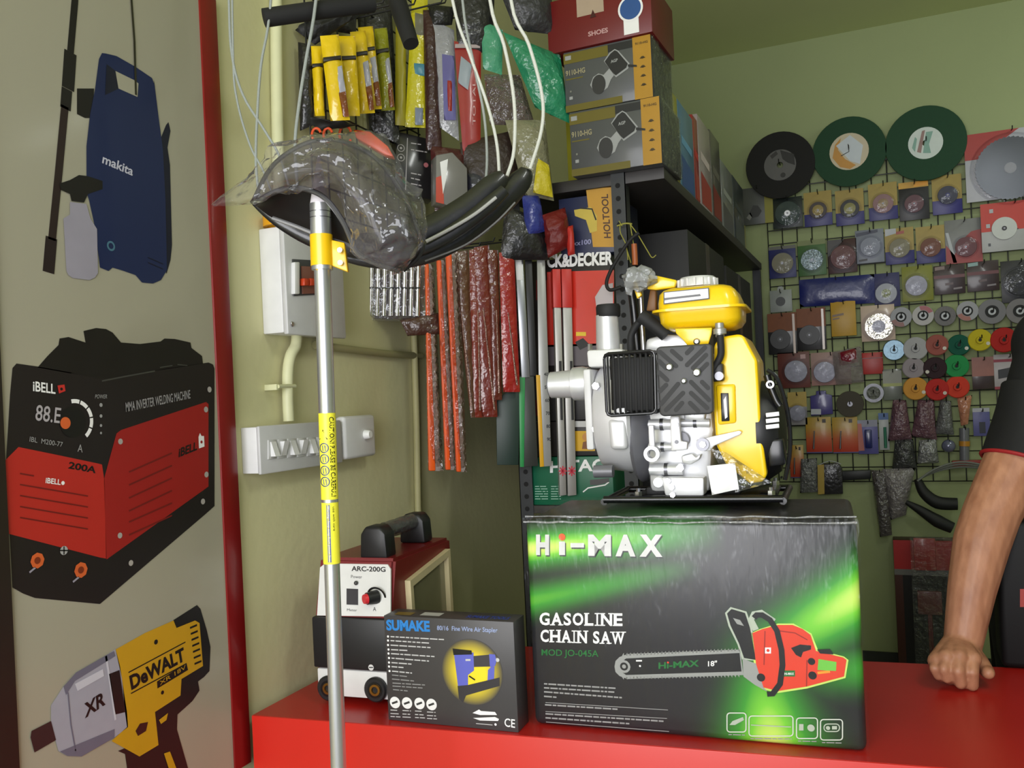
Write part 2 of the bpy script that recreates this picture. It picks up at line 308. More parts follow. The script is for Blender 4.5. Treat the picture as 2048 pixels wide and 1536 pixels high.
    b.ppoly([(318, 1440), (336, 1426), (333, 1440), (322, 1448)], g, YEL); b.ppoly([(328, 1507), (340, 1503), (354, 1540), (340, 1545)], g, YEL)
    b.build('printed_impact_wrench', t, label='printed yellow and black impact wrench')
poster()
# ------------------------------------------------------------------ electrics on the left wall
def electrics():
    SHADE_GRY = M((190, 190, 190), .4); WB = M((215, 215, 215), .4); CR = M((205, 205, 165), .5)  # grey fronts paint the shade on faces turned from the daylight
    # breaker box
    fr = FW.at(570, 665); t = thing('breaker_box', 'white electric breaker box, front greyed as shade, on the left wall above the switchboard', 'breaker box', fr)
    a = fr.px(514, 560); dz = -.062; c = fr.px(572, 560, dz); e = fr.px(688, 560, dz); zt = fr.px(572, 448, dz)[2]; zb = fr.px(572, 668, dz)[2]
    b = MB(fr); b.box(c[0]+.001, e[0]-.001, dz+.012, 0, zb+.004, zt-.004, WB, .003); b.build('back_box', t)
    b = MB(fr); b.box(c[0], e[0], dz, dz+.012, zb, zt, SHADE_GRY, .004); b.build('cover', t, label='front cover in painted shade grey')
    b = MB(fr); q = [(586, 518), (655, 522), (655, 588), (588, 592)]; b.pprism(q, dz-.003, dz+.001, M((60, 60, 62), .4), .001)
    b.pprism([(590, 524), (600, 524), (600, 588), (590, 588)], dz-.010, dz, WB, .002); b.build('window_frame', t)
    b = MB(fr); b.pprism([(604, 532), (650, 534), (650, 586), (606, 588)], dz-.006, dz-.001, M((120, 75, 62), .4), .001); b.build('breaker_panel', t)
    for i in range(3):
        b = MB(fr); b.pprism([(609+i*13, 556), (619+i*13, 557), (619+i*13, 571), (609+i*13, 571)], dz-.016, dz-.004, M((190, 60, 25), .4), .002); b.build('breaker_switch', t, label='orange red toggle')
    b = MB(fr); b.pcyl(586, 648, 5, dz-.004, dz, STEEL, 12, .001); b.build('screw', t)
    # tape roll
    o = Frame(FW.wor(((fr.o.y+c[0]+.028), -.036, fr.o.z+zt)), FW.yaw); YT = M((214, 150, 20), .35)
    b = MB(o); b.lathe([(.028, 0), (.036, 0), (.036, .022), (.028, .022), (.028, 0)], (0, 0, 0), (0, 0, 1), YT, 32); tag(b.build('tape_roll'), 'yellow tape roll lying on top of the breaker box', 'tape roll')
    # switchboard
    fr = FW.at(488, 950); dz = -.045; t = thing('switchboard', 'long white switchboard with six rocker switches on the left wall', 'switchboard', fr)
    a = fr.px(521, 900, dz); e = fr.px(684, 890, dz); zt = fr.px(521, 852, dz)[2]; zb = fr.px(521, 950, dz)[2]
    b = MB(fr); b.box(a[0], e[0], dz+.008, 0, zb+.002, zt-.002, WB, .002); b.build('back_box', t)
    b = MB(fr); b.box(a[0]-.001, e[0]+.001, dz, dz+.008, zb, zt, SHADE_GRY, .003); b.build('front_plate', t, label='front plate in painted shade grey')
    for i in range(6):
        xa = 537+i*19.5; b = MB(fr); b.pprism([(xa, 880-i*1.2), (xa+16, 879-i*1.2), (xa+16, 917-i*1.6), (xa, 919-i*1.6)], dz-.002, dz+.002, SHADE_GRY, .001)
        p0 = fr.px(xa+2, 884-i*1.2, dz); p1 = fr.px(xa+13, 912-i*1.6, dz); up = i % 2
        y0, y1 = (dz-.013, dz-.004) if up else (dz-.004, dz-.013)
        b.add([(p0[0], dz, p1[2]), (p1[0], dz, p1[2]), (p1[0], dz, p0[2]), (p0[0], dz, p0[2]), (p0[0], y1, p1[2]), (p1[0], y1, p1[2]), (p1[0], y0, p0[2]), (p0[0], y0, p0[2])],
              [(0, 1, 5, 4), (1, 2, 6, 5), (2, 3, 7, 6), (3, 0, 4, 7), (4, 5, 6, 7), (0, 3, 2, 1)], WB); b.build('switch', t)
    # bell plate
    fr = FW.at(715, 915); t = thing('wall_plate', 'square grey wall plate with a round white knob beside the switchboard', 'wall plate', fr)
    b = MB(fr); x0 = fr.px(690, 875, dz)[0]; x1 = fr.px(752, 875, dz)[0]; zt = fr.px(704, 832, dz)[2]; zb = fr.px(704, 918, dz)[2]
    b.box(x0, x1, -.02, 0, zb+.003, zt-.003, WB, .003); b.box(x0, x1, dz, -.02, zb, zt, WB, .008, 3); b.build('plate', t)
    b = MB(fr); c = fr.px(731, 869, dz); b.lathe([(0, -.014), (.008, -.014), (.010, -.010), (.011, 0)], (c[0], dz, c[2]), (0, 1, 0), WHT, 20); b.build('knob', t)
    # conduit pipes
    fr = FW.at(580, 840); b = MB(fr); b.ppipe([(594, 660), (592, 690), (581, 712), (576, 745), (576, 800), (578, 842)], .0115, CR, 12, -.02)
    t = thing('conduit_pipe', 'short cream conduit pipe bending from breaker box down to switchboard', 'pipe', fr); b.build('pipe', t)
    b = MB(fr); b.ppipe([(556, 773), (576, 772), (590, 772)], .004, CR, 8, -.03); b.pprism([(553, 768), (560, 768), (560, 780), (553, 780)], -.03, 0, CR, .001); b.build('pipe_clamp', t)
    fr = FW.at(556, 290); b = MB(fr); b.ppipe([(552, -150), (553, 100), (556, 290), (560, 440)], .0125, CR, 12, -.014); tag(b.build('conduit_pipe'), 'upright cream conduit pipe on the wall above the breaker box', 'pipe')
    fr = FW.at(760, 722); b = MB(fr); b.ppipe([(630, 690), (760, 706), (842, 712)], .009, M((150, 145, 105), .6), 10, -.01); tag(b.build('conduit_pipe'), 'horizontal cream conduit pipe under the chrome socket bar pack', 'pipe')
    fr = FW.at(835, 900); b = MB(fr); b.ppipe([(824, 560), (832, 800), (836, 1010), (840, 1200)], .009, M((170, 165, 120), .6), 10, -.01); tag(b.build('conduit_pipe'), 'vertical cream conduit pipe on the wall left of the long saws', 'pipe')
electrics()
# ------------------------------------------------------------------ counter
CY = radians(5.2)
FC = Frame(onz(505, 1430, .71), CY)
def counter():
    RED_SHADE = M((170, 30, 24), .33, nz=.07, ns=8); RED_LIT = M((200, 38, 26), .38, nz=.05, ns=6)  # one red laminate: top darkened, front brightened as the daylight falls
    fr = Frame((FC.o.x, FC.o.y, 0), CY); t = thing('counter', 'long red laminate shop counter carrying boxes and the engine', 'counter', fr)
    Ln = 1.75; dp = .505; s = math.tan(CY)*dp
    b = MB(fr); zt = .71
    b.add([(0, 0, zt-.03), (Ln, 0, zt-.03), (Ln, dp, zt-.03), (0+s, dp, zt-.03), (0, 0, zt), (Ln, 0, zt), (Ln, dp, zt), (0+s, dp, zt)],
          [(0, 3, 2, 1), (4, 5, 6, 7), (0, 1, 5, 4), (1, 2, 6, 5), (2, 3, 7, 6), (3, 0, 4, 7)], RED_SHADE)
    b.build('worktop', t)
    b = MB(fr); b.box(.0, Ln, -.003, .016, 0, zt-.0004, RED_LIT, .0008); b.build('front_panel', t, label='red front panel painted in the lit tone')
    b = MB(fr); b.box(Ln-.018, Ln, .017, dp-.01, 0, zt-.031, RED_LIT); b.build('end_panel', t)
counter()
# ------------------------------------------------------------------ goods on the counter
def glow_mat(name, base, beams, stops, r=.32, coat=.5, bump=.25, bs=22):
    """printed carton: straight light beams (x0,z0,x1,z1,w0,w1,strength) in object space, blended over a base colour"""
    t = bpy.data.materials.new(name); t.use_nodes = True; n = t.node_tree.nodes; L = t.node_tree.links; b = n['Principled BSDF']
    tc = n.new('ShaderNodeTexCoord'); sp = n.new('ShaderNodeSeparateXYZ'); L.new(tc.outputs['Object'], sp.inputs[0]); X, Zc = sp.outputs[0], sp.outputs[2]
    def mth(op, a, c=0.0, d=None):
        q = n.new('ShaderNodeMath'); q.operation = op
        for i, v in enumerate((a, c, d)):
            if v is None: continue
            if isinstance(v, (int, float)): q.inputs[i].default_value = v
            else: L.new(v, q.inputs[i])
        return q.outputs[0]
    tot = None
    for x0, z0, x1, z1, w0, w1, sgt in beams:
        dx, dz = x1-x0, z1-z0; ln = hypot(dx, dz)
        al = mth('DIVIDE', mth('ADD', mth('MULTIPLY', mth('SUBTRACT', X, x0), dx/ln), mth('MULTIPLY', mth('SUBTRACT', Zc, z0), dz/ln)), ln)
        pe = mth('ABSOLUTE', mth('ADD', mth('MULTIPLY', mth('SUBTRACT', X, x0), -dz/ln), mth('MULTIPLY', mth('SUBTRACT', Zc, z0), dx/ln)))
        al = mth('MINIMUM', mth('MAXIMUM', al, 0.0), 1.0)
        wd = mth('ADD', mth('MULTIPLY', al, w1-w0), w0)
        g = mth('POWER', 2.718, mth('MULTIPLY', mth('POWER', mth('DIVIDE', pe, wd), 2.0), -1.0))
        g = mth('MULTIPLY', mth('MULTIPLY', g, mth('SUBTRACT', 1.0, mth('POWER', al, 1.6))), sgt)
        tot = g if tot is None else mth('MAXIMUM', tot, g)
    cr = n.new('ShaderNodeValToRGB'); L.new(tot, cr.inputs[0]); el = cr.color_ramp.elements
    for i, (p, c) in enumerate(stops):
        q = el[i] if i < 2 else el.new(p); q.position = p; q.color = lin(c)
    L.new(cr.outputs[0], b.inputs['Base Color']); b.inputs['Roughness'].default_value = r; b.inputs['Coat Weight'].default_value = coat; b.inputs['Coat Roughness'].default_value = .15
    x = n.new('ShaderNodeTexNoise'); x.inputs['Scale'].default_value = bs; mp = n.new('ShaderNodeMapping'); mp.inputs['Scale'].default_value = (3, 1, .7)
    L.new(tc.outputs['Object'], mp.inputs[0]); L.new(mp.outputs[0], x.inputs['Vector']); bp = n.new('ShaderNodeBump'); bp.inputs['Strength'].default_value = bump; bp.inputs['Distance'].default_value = .01
    L.new(x.outputs[0], bp.inputs['Height']); L.new(bp.outputs[0], b.inputs['Coat Normal']); return t
def rr(x0, y0, x1, y1, r=8):
    P = []
    for cx, cy, a in ((x1-r, y1-r, 0), (x0+r, y1-r, 90), (x0+r, y0+r, 180), (x1-r, y0+r, 270)):
        for k in range(5): q = radians(a+k*22.5); P.append((cx+r*cos(q), cy+r*sin(q)))
    return P+[P[0]]
def pserif(b, s, x0, x1, y0, y1, sl, d, mat):
    """letter by letter capitals with slab serifs; y0 top and y1 foot in pixel rows, sl = slope of the line"""
    wd = {'G': .78, 'A': .84, 'S': .58, 'O': .82, 'L': .66, 'I': .34, 'N': .86, 'E': .68, 'C': .74, 'H': .90, 'W': 1.16, ' ': .30}; gap = .12
    tot = sum(wd[c] for c in s)+gap*(len(s)-1); k = (x1-x0)/tot; x = x0; h = y1-y0
    feet = {'A': ((.12, 1), (.88, 1)), 'L': ((.2, 0), (.2, 1)), 'I': ((.5, 0), (.5, 1)), 'N': ((.14, 0), (.14, 1), (.88, 0)), 'H': ((.16, 0), (.16, 1), (.84, 0), (.84, 1)), 'W': ((.08, 0), (.5, 0), (.92, 0)), 'E': ((.2, 0), (.2, 1))}
    for c in s:
        w_ = wd[c]*k; dy = (x-x0)*sl
        if c != ' ':
            if c == 'I': b.prect(x+w_*.32, y0+dy, x+w_*.68, y1+dy, d, mat)
            else: b.ptext(c, (x, y1+dy), (x+w_, y1+dy+w_*sl), (x, y0+dy), d, mat, .03)
            for u, v in feet.get(c, ()): yy = (y1 if v else y0)+dy; b.prect(x+u*w_-h*.20, yy-(h*.085 if v else 0), x+u*w_+h*.20, yy+(0 if v else h*.085), d-.0001, mat)
        x += w_+gap*k
def himax():
    a = onz(1068, 1450, .71); c = onz(1735, 1507, .71); yaw = atan2(c.y-a.y, c.x-a.x); fr = Frame((a.x, a.y, .71), yaw); W = (c-a).length; H = .358; D = .272
    t = thing('chainsaw_carton', 'large black and green shrink-wrapped carton with a printed chain saw, under the engine', 'box', fr)
    mat = glow_mat('chainsaw_carton_print', (36, 36, 40), [(-.02, .303, .34, .343, .025, .026, 1.0), (0, .215, .30, .285, .022, .016, .55), (.56, .26, .33, .10, .04, .045, .95), (.40, -.03, .385, .18, .07, .03, 1.0), (.56, .13, .42, .12, .025, .04, .45)],
                   [(0, (37, 36, 40)), (.45, (60, 150, 50)), (.72, (120, 205, 60)), (1, (226, 245, 120))], .38, .10)
    b = MB(fr); b.box(0, W, 0, D, .0005, H, mat, .012, 3); b.build('carton', t)
    K2 = M((30, 30, 33), .3, coat=.5, bump=.3, bs=25)
    d = -.0008; e = -.0012; g = -.0016; h = -.0020
    WHD = M((215, 215, 215), .3, nz=.2, ns=14, sc=(1, 1, 3)); DG = M((28, 110, 50), .35); SAW = M((220, 62, 38), .35, nz=.06); GR = M((150, 152, 150), .4); OUT = M((175, 185, 170), .35)
    b = MB(fr)
    SHD = M((66, 70, 72), .4)
    for dx, dy, dd, mt in ((2, 3, d, SHD), (0, 0, e, WHD)):
        for ch, xa, xb in (('H', 1072, 1098), ('M', 1176, 1222), ('A', 1231, 1271), ('X', 1279, 1325)): b.ptext(ch, (xa+dx, 1110+dy+(xa-1072)*.016), (xb+dx, 1110+dy+(xb-1072)*.016), (xa+dx, 1069+dy), dd, mt, .055)
        b.prect(1118+dx, 1083+dy, 1130+dx, 1110+dy, dd, mt); b.prect(1141+dx, 1086+dy, 1168+dx, 1095+dy, dd, mt)
    b.pdisc(1124, 1074, 7, g, M((230, 90, 30), .4))
    pserif(b, 'GASOLINE', 1079, 1245, 1225, 1250.5, .01, d, PRINTW); pserif(b, 'CHAIN SAW', 1081, 1249, 1259, 1284, .03, d, PRINTW)
    b.ptext('MOD JO-045A', (1083, 1315), (1197, 1318), (1083, 1298), d, DG, .01)
    TXT = M((150, 150, 150), .4)
    b.lines([(1088, 1366, 1231, 1375), (1088, 1374, 1232, 1383), (1088, 1382, 1246, 1394), (1088, 1391, 1113, 1393), (1090, 1408, 1236, 1417), (1091, 1426, 1327, 1441), (1091, 1434, 1260, 1446)], d, TXT, 3)
    for q in (((1091, 1405), (1336, 1420)), ((1091, 1423), (1334, 1437)), ((1092, 1444), (1338, 1463))): b.pstroke(q, 1.3, d, TXT)
    bar = [(1229, 1333), (1231, 1322), (1239, 1314), (1255, 1308), (1480, 1299), (1487, 1350), (1255, 1358), (1239, 1352), (1231, 1344)]
    b.ppoly(bar, d, GR)
    for i in range(34):
        x = 1244+i*7; b.ppoly([(x, 1311.5-(x-1244)*.043), (x+3.5, 1305.5-(x-1244)*.043), (x+4, 1311.5-(x-1244)*.043)], d, GR); b.ppoly([(x, 1354-(x-1244)*.02), (x+3.5, 1359.5-(x-1244)*.02), (x+4, 1354-(x-1244)*.02)], d, GR)
    b.ppoly([(1239, 1333), (1241, 1325), (1252, 1317), (1479, 1306), (1483, 1343), (1252, 1350), (1241, 1342)], e, PRINTK)
    b.pdisc(1248, 1333, 13, g, GR, 12); b.pdisc(1248, 1333, 8, h, PRINTK); b.pdisc(1248, 1333, 4, h-.0003, GR)
    b.ptext('Hi-MAX', (1317, 1338), (1398, 1333), (1317, 1325), g, DG, .03); b.ptext('18"', (1416, 1333), (1434, 1332), (1416, 1322), g, PRINTW, .02); b.pdisc(1336, 1325, 2, h, SAW); b.prect(1272, 1320, 1284, 1323, g, PRINTW); b.pdisc(1280, 1332, 2, g, PRINTW)
    # guard, handle, engine
    b.ppoly([(1450, 1226), (1461, 1214), (1493, 1223), (1504, 1255), (1515, 1322), (1484, 1319), (1475, 1289), (1457, 1252)], d, OUT)
    b.ppoly([(1454, 1227), (1463, 1218), (1490, 1226), (1500, 1256), (1512, 1320), (1488, 1316), (1478, 1287), (1461, 1251)], e, PRINTK)
    b.ppoly([(1466, 1236), (1480, 1240), (1488, 1252), (1474, 1248)], g, GR)
    b.pstroke([(1512, 1260), (1502, 1240), (1508, 1228), (1522, 1225), (1548, 1243)], 12, d, OUT)
    b.ppoly([(1502, 1266), (1520, 1258), (1556, 1247), (1587, 1247), (1623, 1267), (1636, 1300), (1688, 1313), (1697, 1320), (1691, 1356), (1614, 1377), (1556, 1386), (1524, 1378), (1508, 1330)], d, M((200, 225, 110), .35))
    b.ppoly([(1485, 1317), (1514, 1328), (1527, 1375), (1536, 1384), (1510, 1370), (1487, 1353)], e, GR)
    b.ppoly([(1505, 1266), (1525, 1258), (1556, 1250), (1585, 1250), (1605, 1258), (1621, 1270), (1632, 1302), (1686, 1315), (1693, 1320), (1688, 1353), (1614, 1373), (1556, 1382), (1527, 1375), (1512, 1328)], g, SAW)
    b.ppoly([(1637, 1318), (1673, 1324), (1672, 1342), (1635, 1340)], h, M((110, 190, 70), .35)); b.pstroke([(1635, 1346), (1660, 1343)], 5, h, M((235, 150, 40), .4))
    b.ppoly([(1634, 1299), (1660, 1298), (1667, 1309), (1640, 1307)], h, PRINTK); b.ppoly([(1582, 1296), (1600, 1289), (1622, 1291), (1622, 1299), (1606, 1304), (1602, 1315), (1592, 1310)], h, PRINTK)
    for x, y, r_ in ((1623, 1323, 7), (1625, 1351, 8), (1522, 1355, 8)): b.pdisc(x, y, r_, h, PRINTK)
    b.pstroke([(1614, 1320), (1613, 1373)], 2, h, M((150, 35, 25), .4)); b.pstroke([(1560, 1262), (1590, 1266), (1615, 1280)], 2, h, M((150, 35, 25), .4)); b.pstroke([(1530, 1262), (1528, 1330)], 2, h, M((150, 35, 25), .4))
    b.prect(1566, 1341, 1590, 1353, h, DG); b.ptext('Hi-MAX', (1569, 1350), (1588, 1350), (1569, 1345), h-.0004, PRINTW, .02); b.prect(1530, 1295, 1542, 1307, h, PRINTW); b.pdisc(1536, 1301, 3, h-.0004, SAW)
    b.pstroke([(1508, 1236), (1513, 1230), (1524, 1230), (1540, 1240), (1554, 1262), (1563, 1300), (1565, 1330), (1560, 1368), (1545, 1388), (1534, 1388)], 11, h-.0005, PRINTK)
    # pictogram row
    for x0, x1, y0, y1 in ((1454, 1492, 1426, 1464), (1498, 1586, 1432, 1472), (1593, 1635, 1436, 1477), (1641, 1685, 1439, 1480)): b.pstroke(rr(x0, y0, x1, y1, 6), 2.2, g, M((205, 210, 200), .4)); b.lines([(x0+3, y1+4, x1-2, y1+5)], g, TXT, 2)
    b.ppoly([(1459, 1450), (1465, 1442), (1486, 1434), (1488, 1440), (1470, 1450)], g, OUT); b.pstroke([(1502, 1450), (1582, 1454)], 2, g, OUT)
    b.prect(1598, 1448, 1607, 1461, g, OUT); b.pdisc(1622, 1456, 7, g, OUT); b.pstroke(rr(1648, 1448, 1679, 1463, 7), 2.2, g, OUT); b.pdisc(1656, 1456, 4, g, OUT); b.prect(1664, 1452, 1674, 1459, g, OUT)
    b.build('printed_artwork', t, smooth=0)
    FL = film((252, 252, 252), .0, .16, .5, 16, .10, sc=(3, 1, .6), base=.008)
    b = MB(fr)
    def f1(u, v):
        x = -.003+u*(W+.006); z = .002+v*(H+.001); q = noise.noise(Vector((x*60, v*7, 2)))*.0035*(.06+v**3)
        return (x, -.0045-abs(q)*.8, z)
    b.grid(f1, 70, 30, FL)
    def f2(u, v):
        x = -.003+u*(W+.006); y = -.0045+v*(D+.008); q = noise.noise(Vector((x*40, y*40, 7)))*.003
        return (x, y, H+.003+abs(q))
    b.grid(f2, 60, 20, FL); b.build('shrink_wrap', t, label='glossy clear shrink wrap')
    # bright crumpled seam of the wrap along the front top edge
    b = MB(fr); rd = random.Random(3)
    for zz, y0, rds in ((H-.004, -.006, .0016), (H+.0035, .006, .0018)):
        b.tube([(x_*W/24, y0+rd.uniform(-.001, .001), zz+rd.uniform(-.0012, .0012)) for x_ in range(25)], [rds*rd.uniform(.4, 1.2) for _ in range(25)], film((250, 250, 250), .30, .2, .9, 60, .9, (200, 200, 205)), 6)
    b.build('wrap_seam', t)
    return fr, W, H, D
FH, HW, HH, HD = himax()
def sumake():
    a = onz(777, 1440, .71); c = onz(1037, 1466, .71); yaw = atan2(c.y-a.y, c.x-a.x); fr = Frame((a.x, a.y, .71), yaw); W = (c-a).length
    H = fr.px(770, 1231)[2]; D = .052
    t = thing('stapler_carton', 'dark grey carton with a printed blue air stapler and yellow glow, beside the pole', 'box', fr)
    gx, _, gz = fr.px(944, 1344); k = fr.sc(944, 1344)
    mat = glow_mat('stapler_carton_print', (62, 60, 62), [(gx, gz, gx+.0001, gz-58*k, 58*k, 58*k, 0)], [(0, (62, 60, 62)), (1, (70, 66, 60))], .4, .1)
    b = MB(fr); b.box(0, W, 0, D, .0003, H, M((62, 60, 61), .42, nz=.04), .0012); b.build('carton', t)
    d = -.0005; e = -.0009; g = -.0013; BL = M((40, 128, 205), .4); TX = M((190, 190, 190), .4); VIO = M((92, 98, 190), .4, nz=.05)
    n_ = bpy.data.materials.new('printed_glow'); n_.use_nodes = True; nt = n_.node_tree; B = nt.nodes['Principled BSDF']; tc = nt.nodes.new('ShaderNodeTexCoord')
    mp = nt.nodes.new('ShaderNodeMapping'); mp.inputs['Location'].default_value = (-gx/(66*k), 0, -gz/(66*k)); mp.inputs['Scale'].default_value = (1/(66*k), 0, 1/(66*k))
    gr = nt.nodes.new('ShaderNodeTexGradient'); gr.gradient_type = 'SPHERICAL'; cr = nt.nodes.new('ShaderNodeValToRGB')
    nt.links.new(tc.outputs['Object'], mp.inputs[0]); nt.links.new(mp.outputs[0], gr.inputs[0]); nt.links.new(gr.outputs[0], cr.inputs[0]); nt.links.new(cr.outputs[0], B.inputs['Base Color'])
    cr.color_ramp.elements[0].color = lin((62, 60, 61)); cr.color_ramp.elements[1].color = lin((240, 215, 40)); cr.color_ramp.elements[1].position = .55; B.inputs['Roughness'].default_value = .42
    b = MB(fr)
    b.ptext('SUMAKE', (773, 1261), (860, 1264), (772, 1239), d, BL, .045); b.ptext('80/16  Fine Wire Air Stapler', (874, 1263), (995, 1268), (874, 1251), d, M((150, 165, 205), .4), .015)
    rows = [(776, 1272, 888, 1278), (776, 1280, 858, 1285), (776, 1289, 861, 1294), (777, 1298, 818, 1300), (777, 1306, 869, 1312), (778, 1315, 858, 1321), (778, 1324, 823, 1327), (778, 1332, 808, 1334), (779, 1341, 824, 1345)]
    for x0, y0, x1, y1 in rows: b.pdisc(x0, y0+1, 2.4, d, PRINTW, 8)
    b.lines([(x0+5, y0, x1, y1) for x0, y0, x1, y1 in rows], d, TX, 2.4, 4); b.lines([(784, 1349, 814, 1352), (784, 1357, 828, 1361), (785, 1365, 850, 1369), (785, 1371, 845, 1375), (786, 1378, 816, 1381)], d, M((140, 140, 140), .4), 2, 5)
    b.pdisc(944, 1344, 66, d, n_, 40)
    b.ppoly([(905, 1297), (943, 1301), (944, 1309), (907, 1310)], g, PRINTK); b.ppoly([(908, 1308), (947, 1305), (948, 1341), (936, 1350), (936, 1372), (916, 1372)], e, VIO); b.prect(931, 1318, 941, 1322, g, TX)
    b.ppoly([(947, 1312), (983, 1309), (984, 1333), (948, 1334)], e, M((58, 55, 60), .4)); b.ppoly([(978, 1308), (990, 1309), (993, 1322), (990, 1332), (980, 1334)], g, VIO); b.pdisc(995, 1320, 4, g, TX)
    b.ppoly([(983, 1333), (989, 1333), (988, 1360), (975, 1362), (976, 1340)], e, VIO); b.ppoly([(915, 1372), (936, 1370), (999, 1355), (999, 1372), (932, 1391), (926, 1405), (918, 1398)], g, M((50, 48, 52), .4)); b.pstroke([(938, 1352), (950, 1360)], 3, g, PRINTK)
    for x, y in ((790, 1405), (814, 1406), (839, 1407), (863, 1409)): b.pdisc(x, y, 11.5, d, PRINTW); b.pstroke([(x-6, y+2), (x+5, y-2)], 4, e, M((50, 50, 50), .4)); b.lines([(x-9, y+14, x+8, y+15), (x-9, y+21, x+9, y+22), (x-9, y+27, x+11, y+28)], d, TX, 1.8, int(x))
    b.ppoly([(945, 1426), (958, 1419), (962, 1422), (990, 1424), (994, 1430), (960, 1430)], d, PRINTW); b.ppoly([(946, 1436), (990, 1434), (998, 1438), (996, 1442), (960, 1441)], d, PRINTW); b.pstroke([(952, 1447), (985, 1450)], 1.5, d, TX); b.pdisc(991, 1449, 2.5, d, PRINTW, 10)
    b.ptext('CE', (1009, 1453), (1030, 1456), (1009, 1436), d, PRINTW, .01)
    zt = H+.0005
    b.add([(.015*W/.22, .008, zt), (.05, .008, zt), (.05, .028, zt), (.015, .028, zt)], [(0, 1, 2, 3)], M((120, 100, 40), .4))
    b.add([(.066, .012, zt), (.105, .012, zt), (.105, .034, zt), (.066, .034, zt)], [(0, 1, 2, 3)], TX)
    b.text('SUMAKE TOOLS', (.155, .012, zt), (.235, .012, zt), (.155, .030, zt), M((50, 75, 170), .4), .03)
    b.build('printed_artwork', t, smooth=0)
sumake()
def welder():
    CRIM = M((112, 20, 22), .35, nz=.06); K = M((24, 24, 26), .45); WPL = M((215, 215, 212), .4); IV = M((205, 192, 150), .5)
    a = onz(637, 1402, .71); fr = Frame((a.x, a.y, .71), radians(4)); fr.o.x = fr.wor((0, 0, 0)).x
    xl, xr = fr.px(632, 1300)[0], fr.px(784, 1300)[0]; W = xr-xl; k = fr.sc(700, 1300)
    zt = fr.px(700, 1122)[2]; z3 = fr.px(700, 1233)[2]; z2 = fr.px(700, 1336)[2]; L = .30; z0 = .012
    t = thing('welding_machine', 'red and black arc welding machine with a carry handle, behind the pole', 'welding machine', fr)
    tilt = .028
    prof = [(0, z0), (0, z3), (tilt, zt), (L, zt-.004), (L+.01, z0)]           # y,z side outline
    b = MB(fr); bm = bmesh.new()
    A = [bm.verts.new((xl, y, z)) for y, z in prof]; B_ = [bm.verts.new((xr, y, z)) for y, z in prof]; bm.faces.new(A); bm.faces.new(B_[::-1])
    for i in range(5): bm.faces.new((A[i], B_[i], B_[(i+1) % 5], A[(i+1) % 5]))
    bmesh.ops.recalc_face_normals(bm, faces=bm.faces); bmesh.ops.bevel(bm, geom=bm.edges[:], offset=.006, segments=2, affect='EDGES'); b.bm(bm, CRIM); b.build('housing', t)
    def sl(x, z, o=0.0): u = (z-z3)/(zt-z3); return (x, tilt*u-o, z)
    def spt(px_, py_, o=.004):
        q = fr.px(px_, py_, 0); u = max(0, (q[2]-z3)/(zt-z3)); q = fr.px(px_, py_, tilt*u-o); return Vector((q[0], tilt*u-o, q[2]))
    b = MB(fr); P = [spt(634, 1231), spt(781, 1233), spt(781, 1138), spt(775, 1129), spt(650, 1127), spt(640, 1135)]; Q = [p+Vector((0, .004, 0)) for p in P]; n = len(P)
    b.add(P+Q, [tuple(range(n))]+[(i, (i+1) % n, n+(i+1) % n, n+i) for i in range(n)], WPL); b.build('upper_panel', t, label='white control panel')
    b = MB(fr)
    def st(s, bl, br, tl, mat, bold=0): b.text(s, spt(*bl, .0046), spt(*br, .0046), spt(*tl, .0046), mat, bold)
    st('ARC-200G', (703, 1142), (771, 1144), (703, 1132), PRINTK, .02); st('Power', (702, 1156), (724, 1157), (702, 1150), M((90, 90, 90), .4)); st('A', (746, 1222), (752, 1222), (746, 1214), PRINTK); st('Meter', (694, 1222), (714, 1223), (694, 1217), M((90, 90, 90), .4))
    c = spt(753, 1194, .0046); r1, r2 = 21*k, 17*k
    vs = []; N = 20
    for i in range(N+1): q = radians(-50+i*200/N); u = Vector((cos(q), -.25*sin(q), sin(q))); vs += [c+u*r1, c+u*r2]
    b.add(vs, [(2*i, 2*i+2, 2*i+3, 2*i+1) for i in range(N)], PRINTK); b.build('lettering', t)
    b = MB(fr); b.add([spt(693, 1209, .005), spt(716, 1210, .005), spt(716, 1178, .005), spt(693, 1177, .005)], [(0, 1, 2, 3)], M((48, 46, 48), .25)); b.build('display', t)
    b = MB(fr); c = spt(712, 1166, .007); b.sph(c, 4.5*k, M((60, 60, 60), .3), 12); b.build('power_light', t)
    b = MB(fr); c = spt(753, 1194, .004); b.cyl(c+Vector((0, .002, 0)), c+Vector((-.012, -.016, 0)), 14*k, K, 20, 12*k); b.cyl(c+Vector((-.012, -.016, 0)), c+Vector((-.0155, -.021, 0)), 10.5*k, M((205, 40, 50), .4), 20, 9*k); b.build('knob', t, label='black knob with a red cap')
    b = MB(fr); b.box(xl-.001, xr+.001, -.010, .02, z2, z3-.001, K, .004); b.build('middle_panel', t, label='black ribbed band')
    b = MB(fr); zb = fr.px(700, 1404)[2]; b.box(xl+.004, xr-.002, -.006, .01, max(zb, .014), z2-.002, WPL, .003); b.build('lower_panel', t, label='white socket panel')
    for i, (x, y) in enumerate(((655, 1378), (749, 1381))):
        b = MB(fr); b.pcyl(x, y, 25, -.016, -.005, K, 28, .003); b.pring(x, y, 16, 11, -.0175, -.0155, BLKG); b.build('socket', t)
        b = MB(fr); b.pring(x, y, 11.5, 7, -.020, -.012, M((170, 125, 60), .3, 1)); b.build('brass_terminal', t)
    b = MB(fr); b.pdisc(742, 1335, 6, -.0105, WPL, 16); b.prect(738, 1334, 746, 1336, -.011, PRINTK); b.build('minus_mark', t)
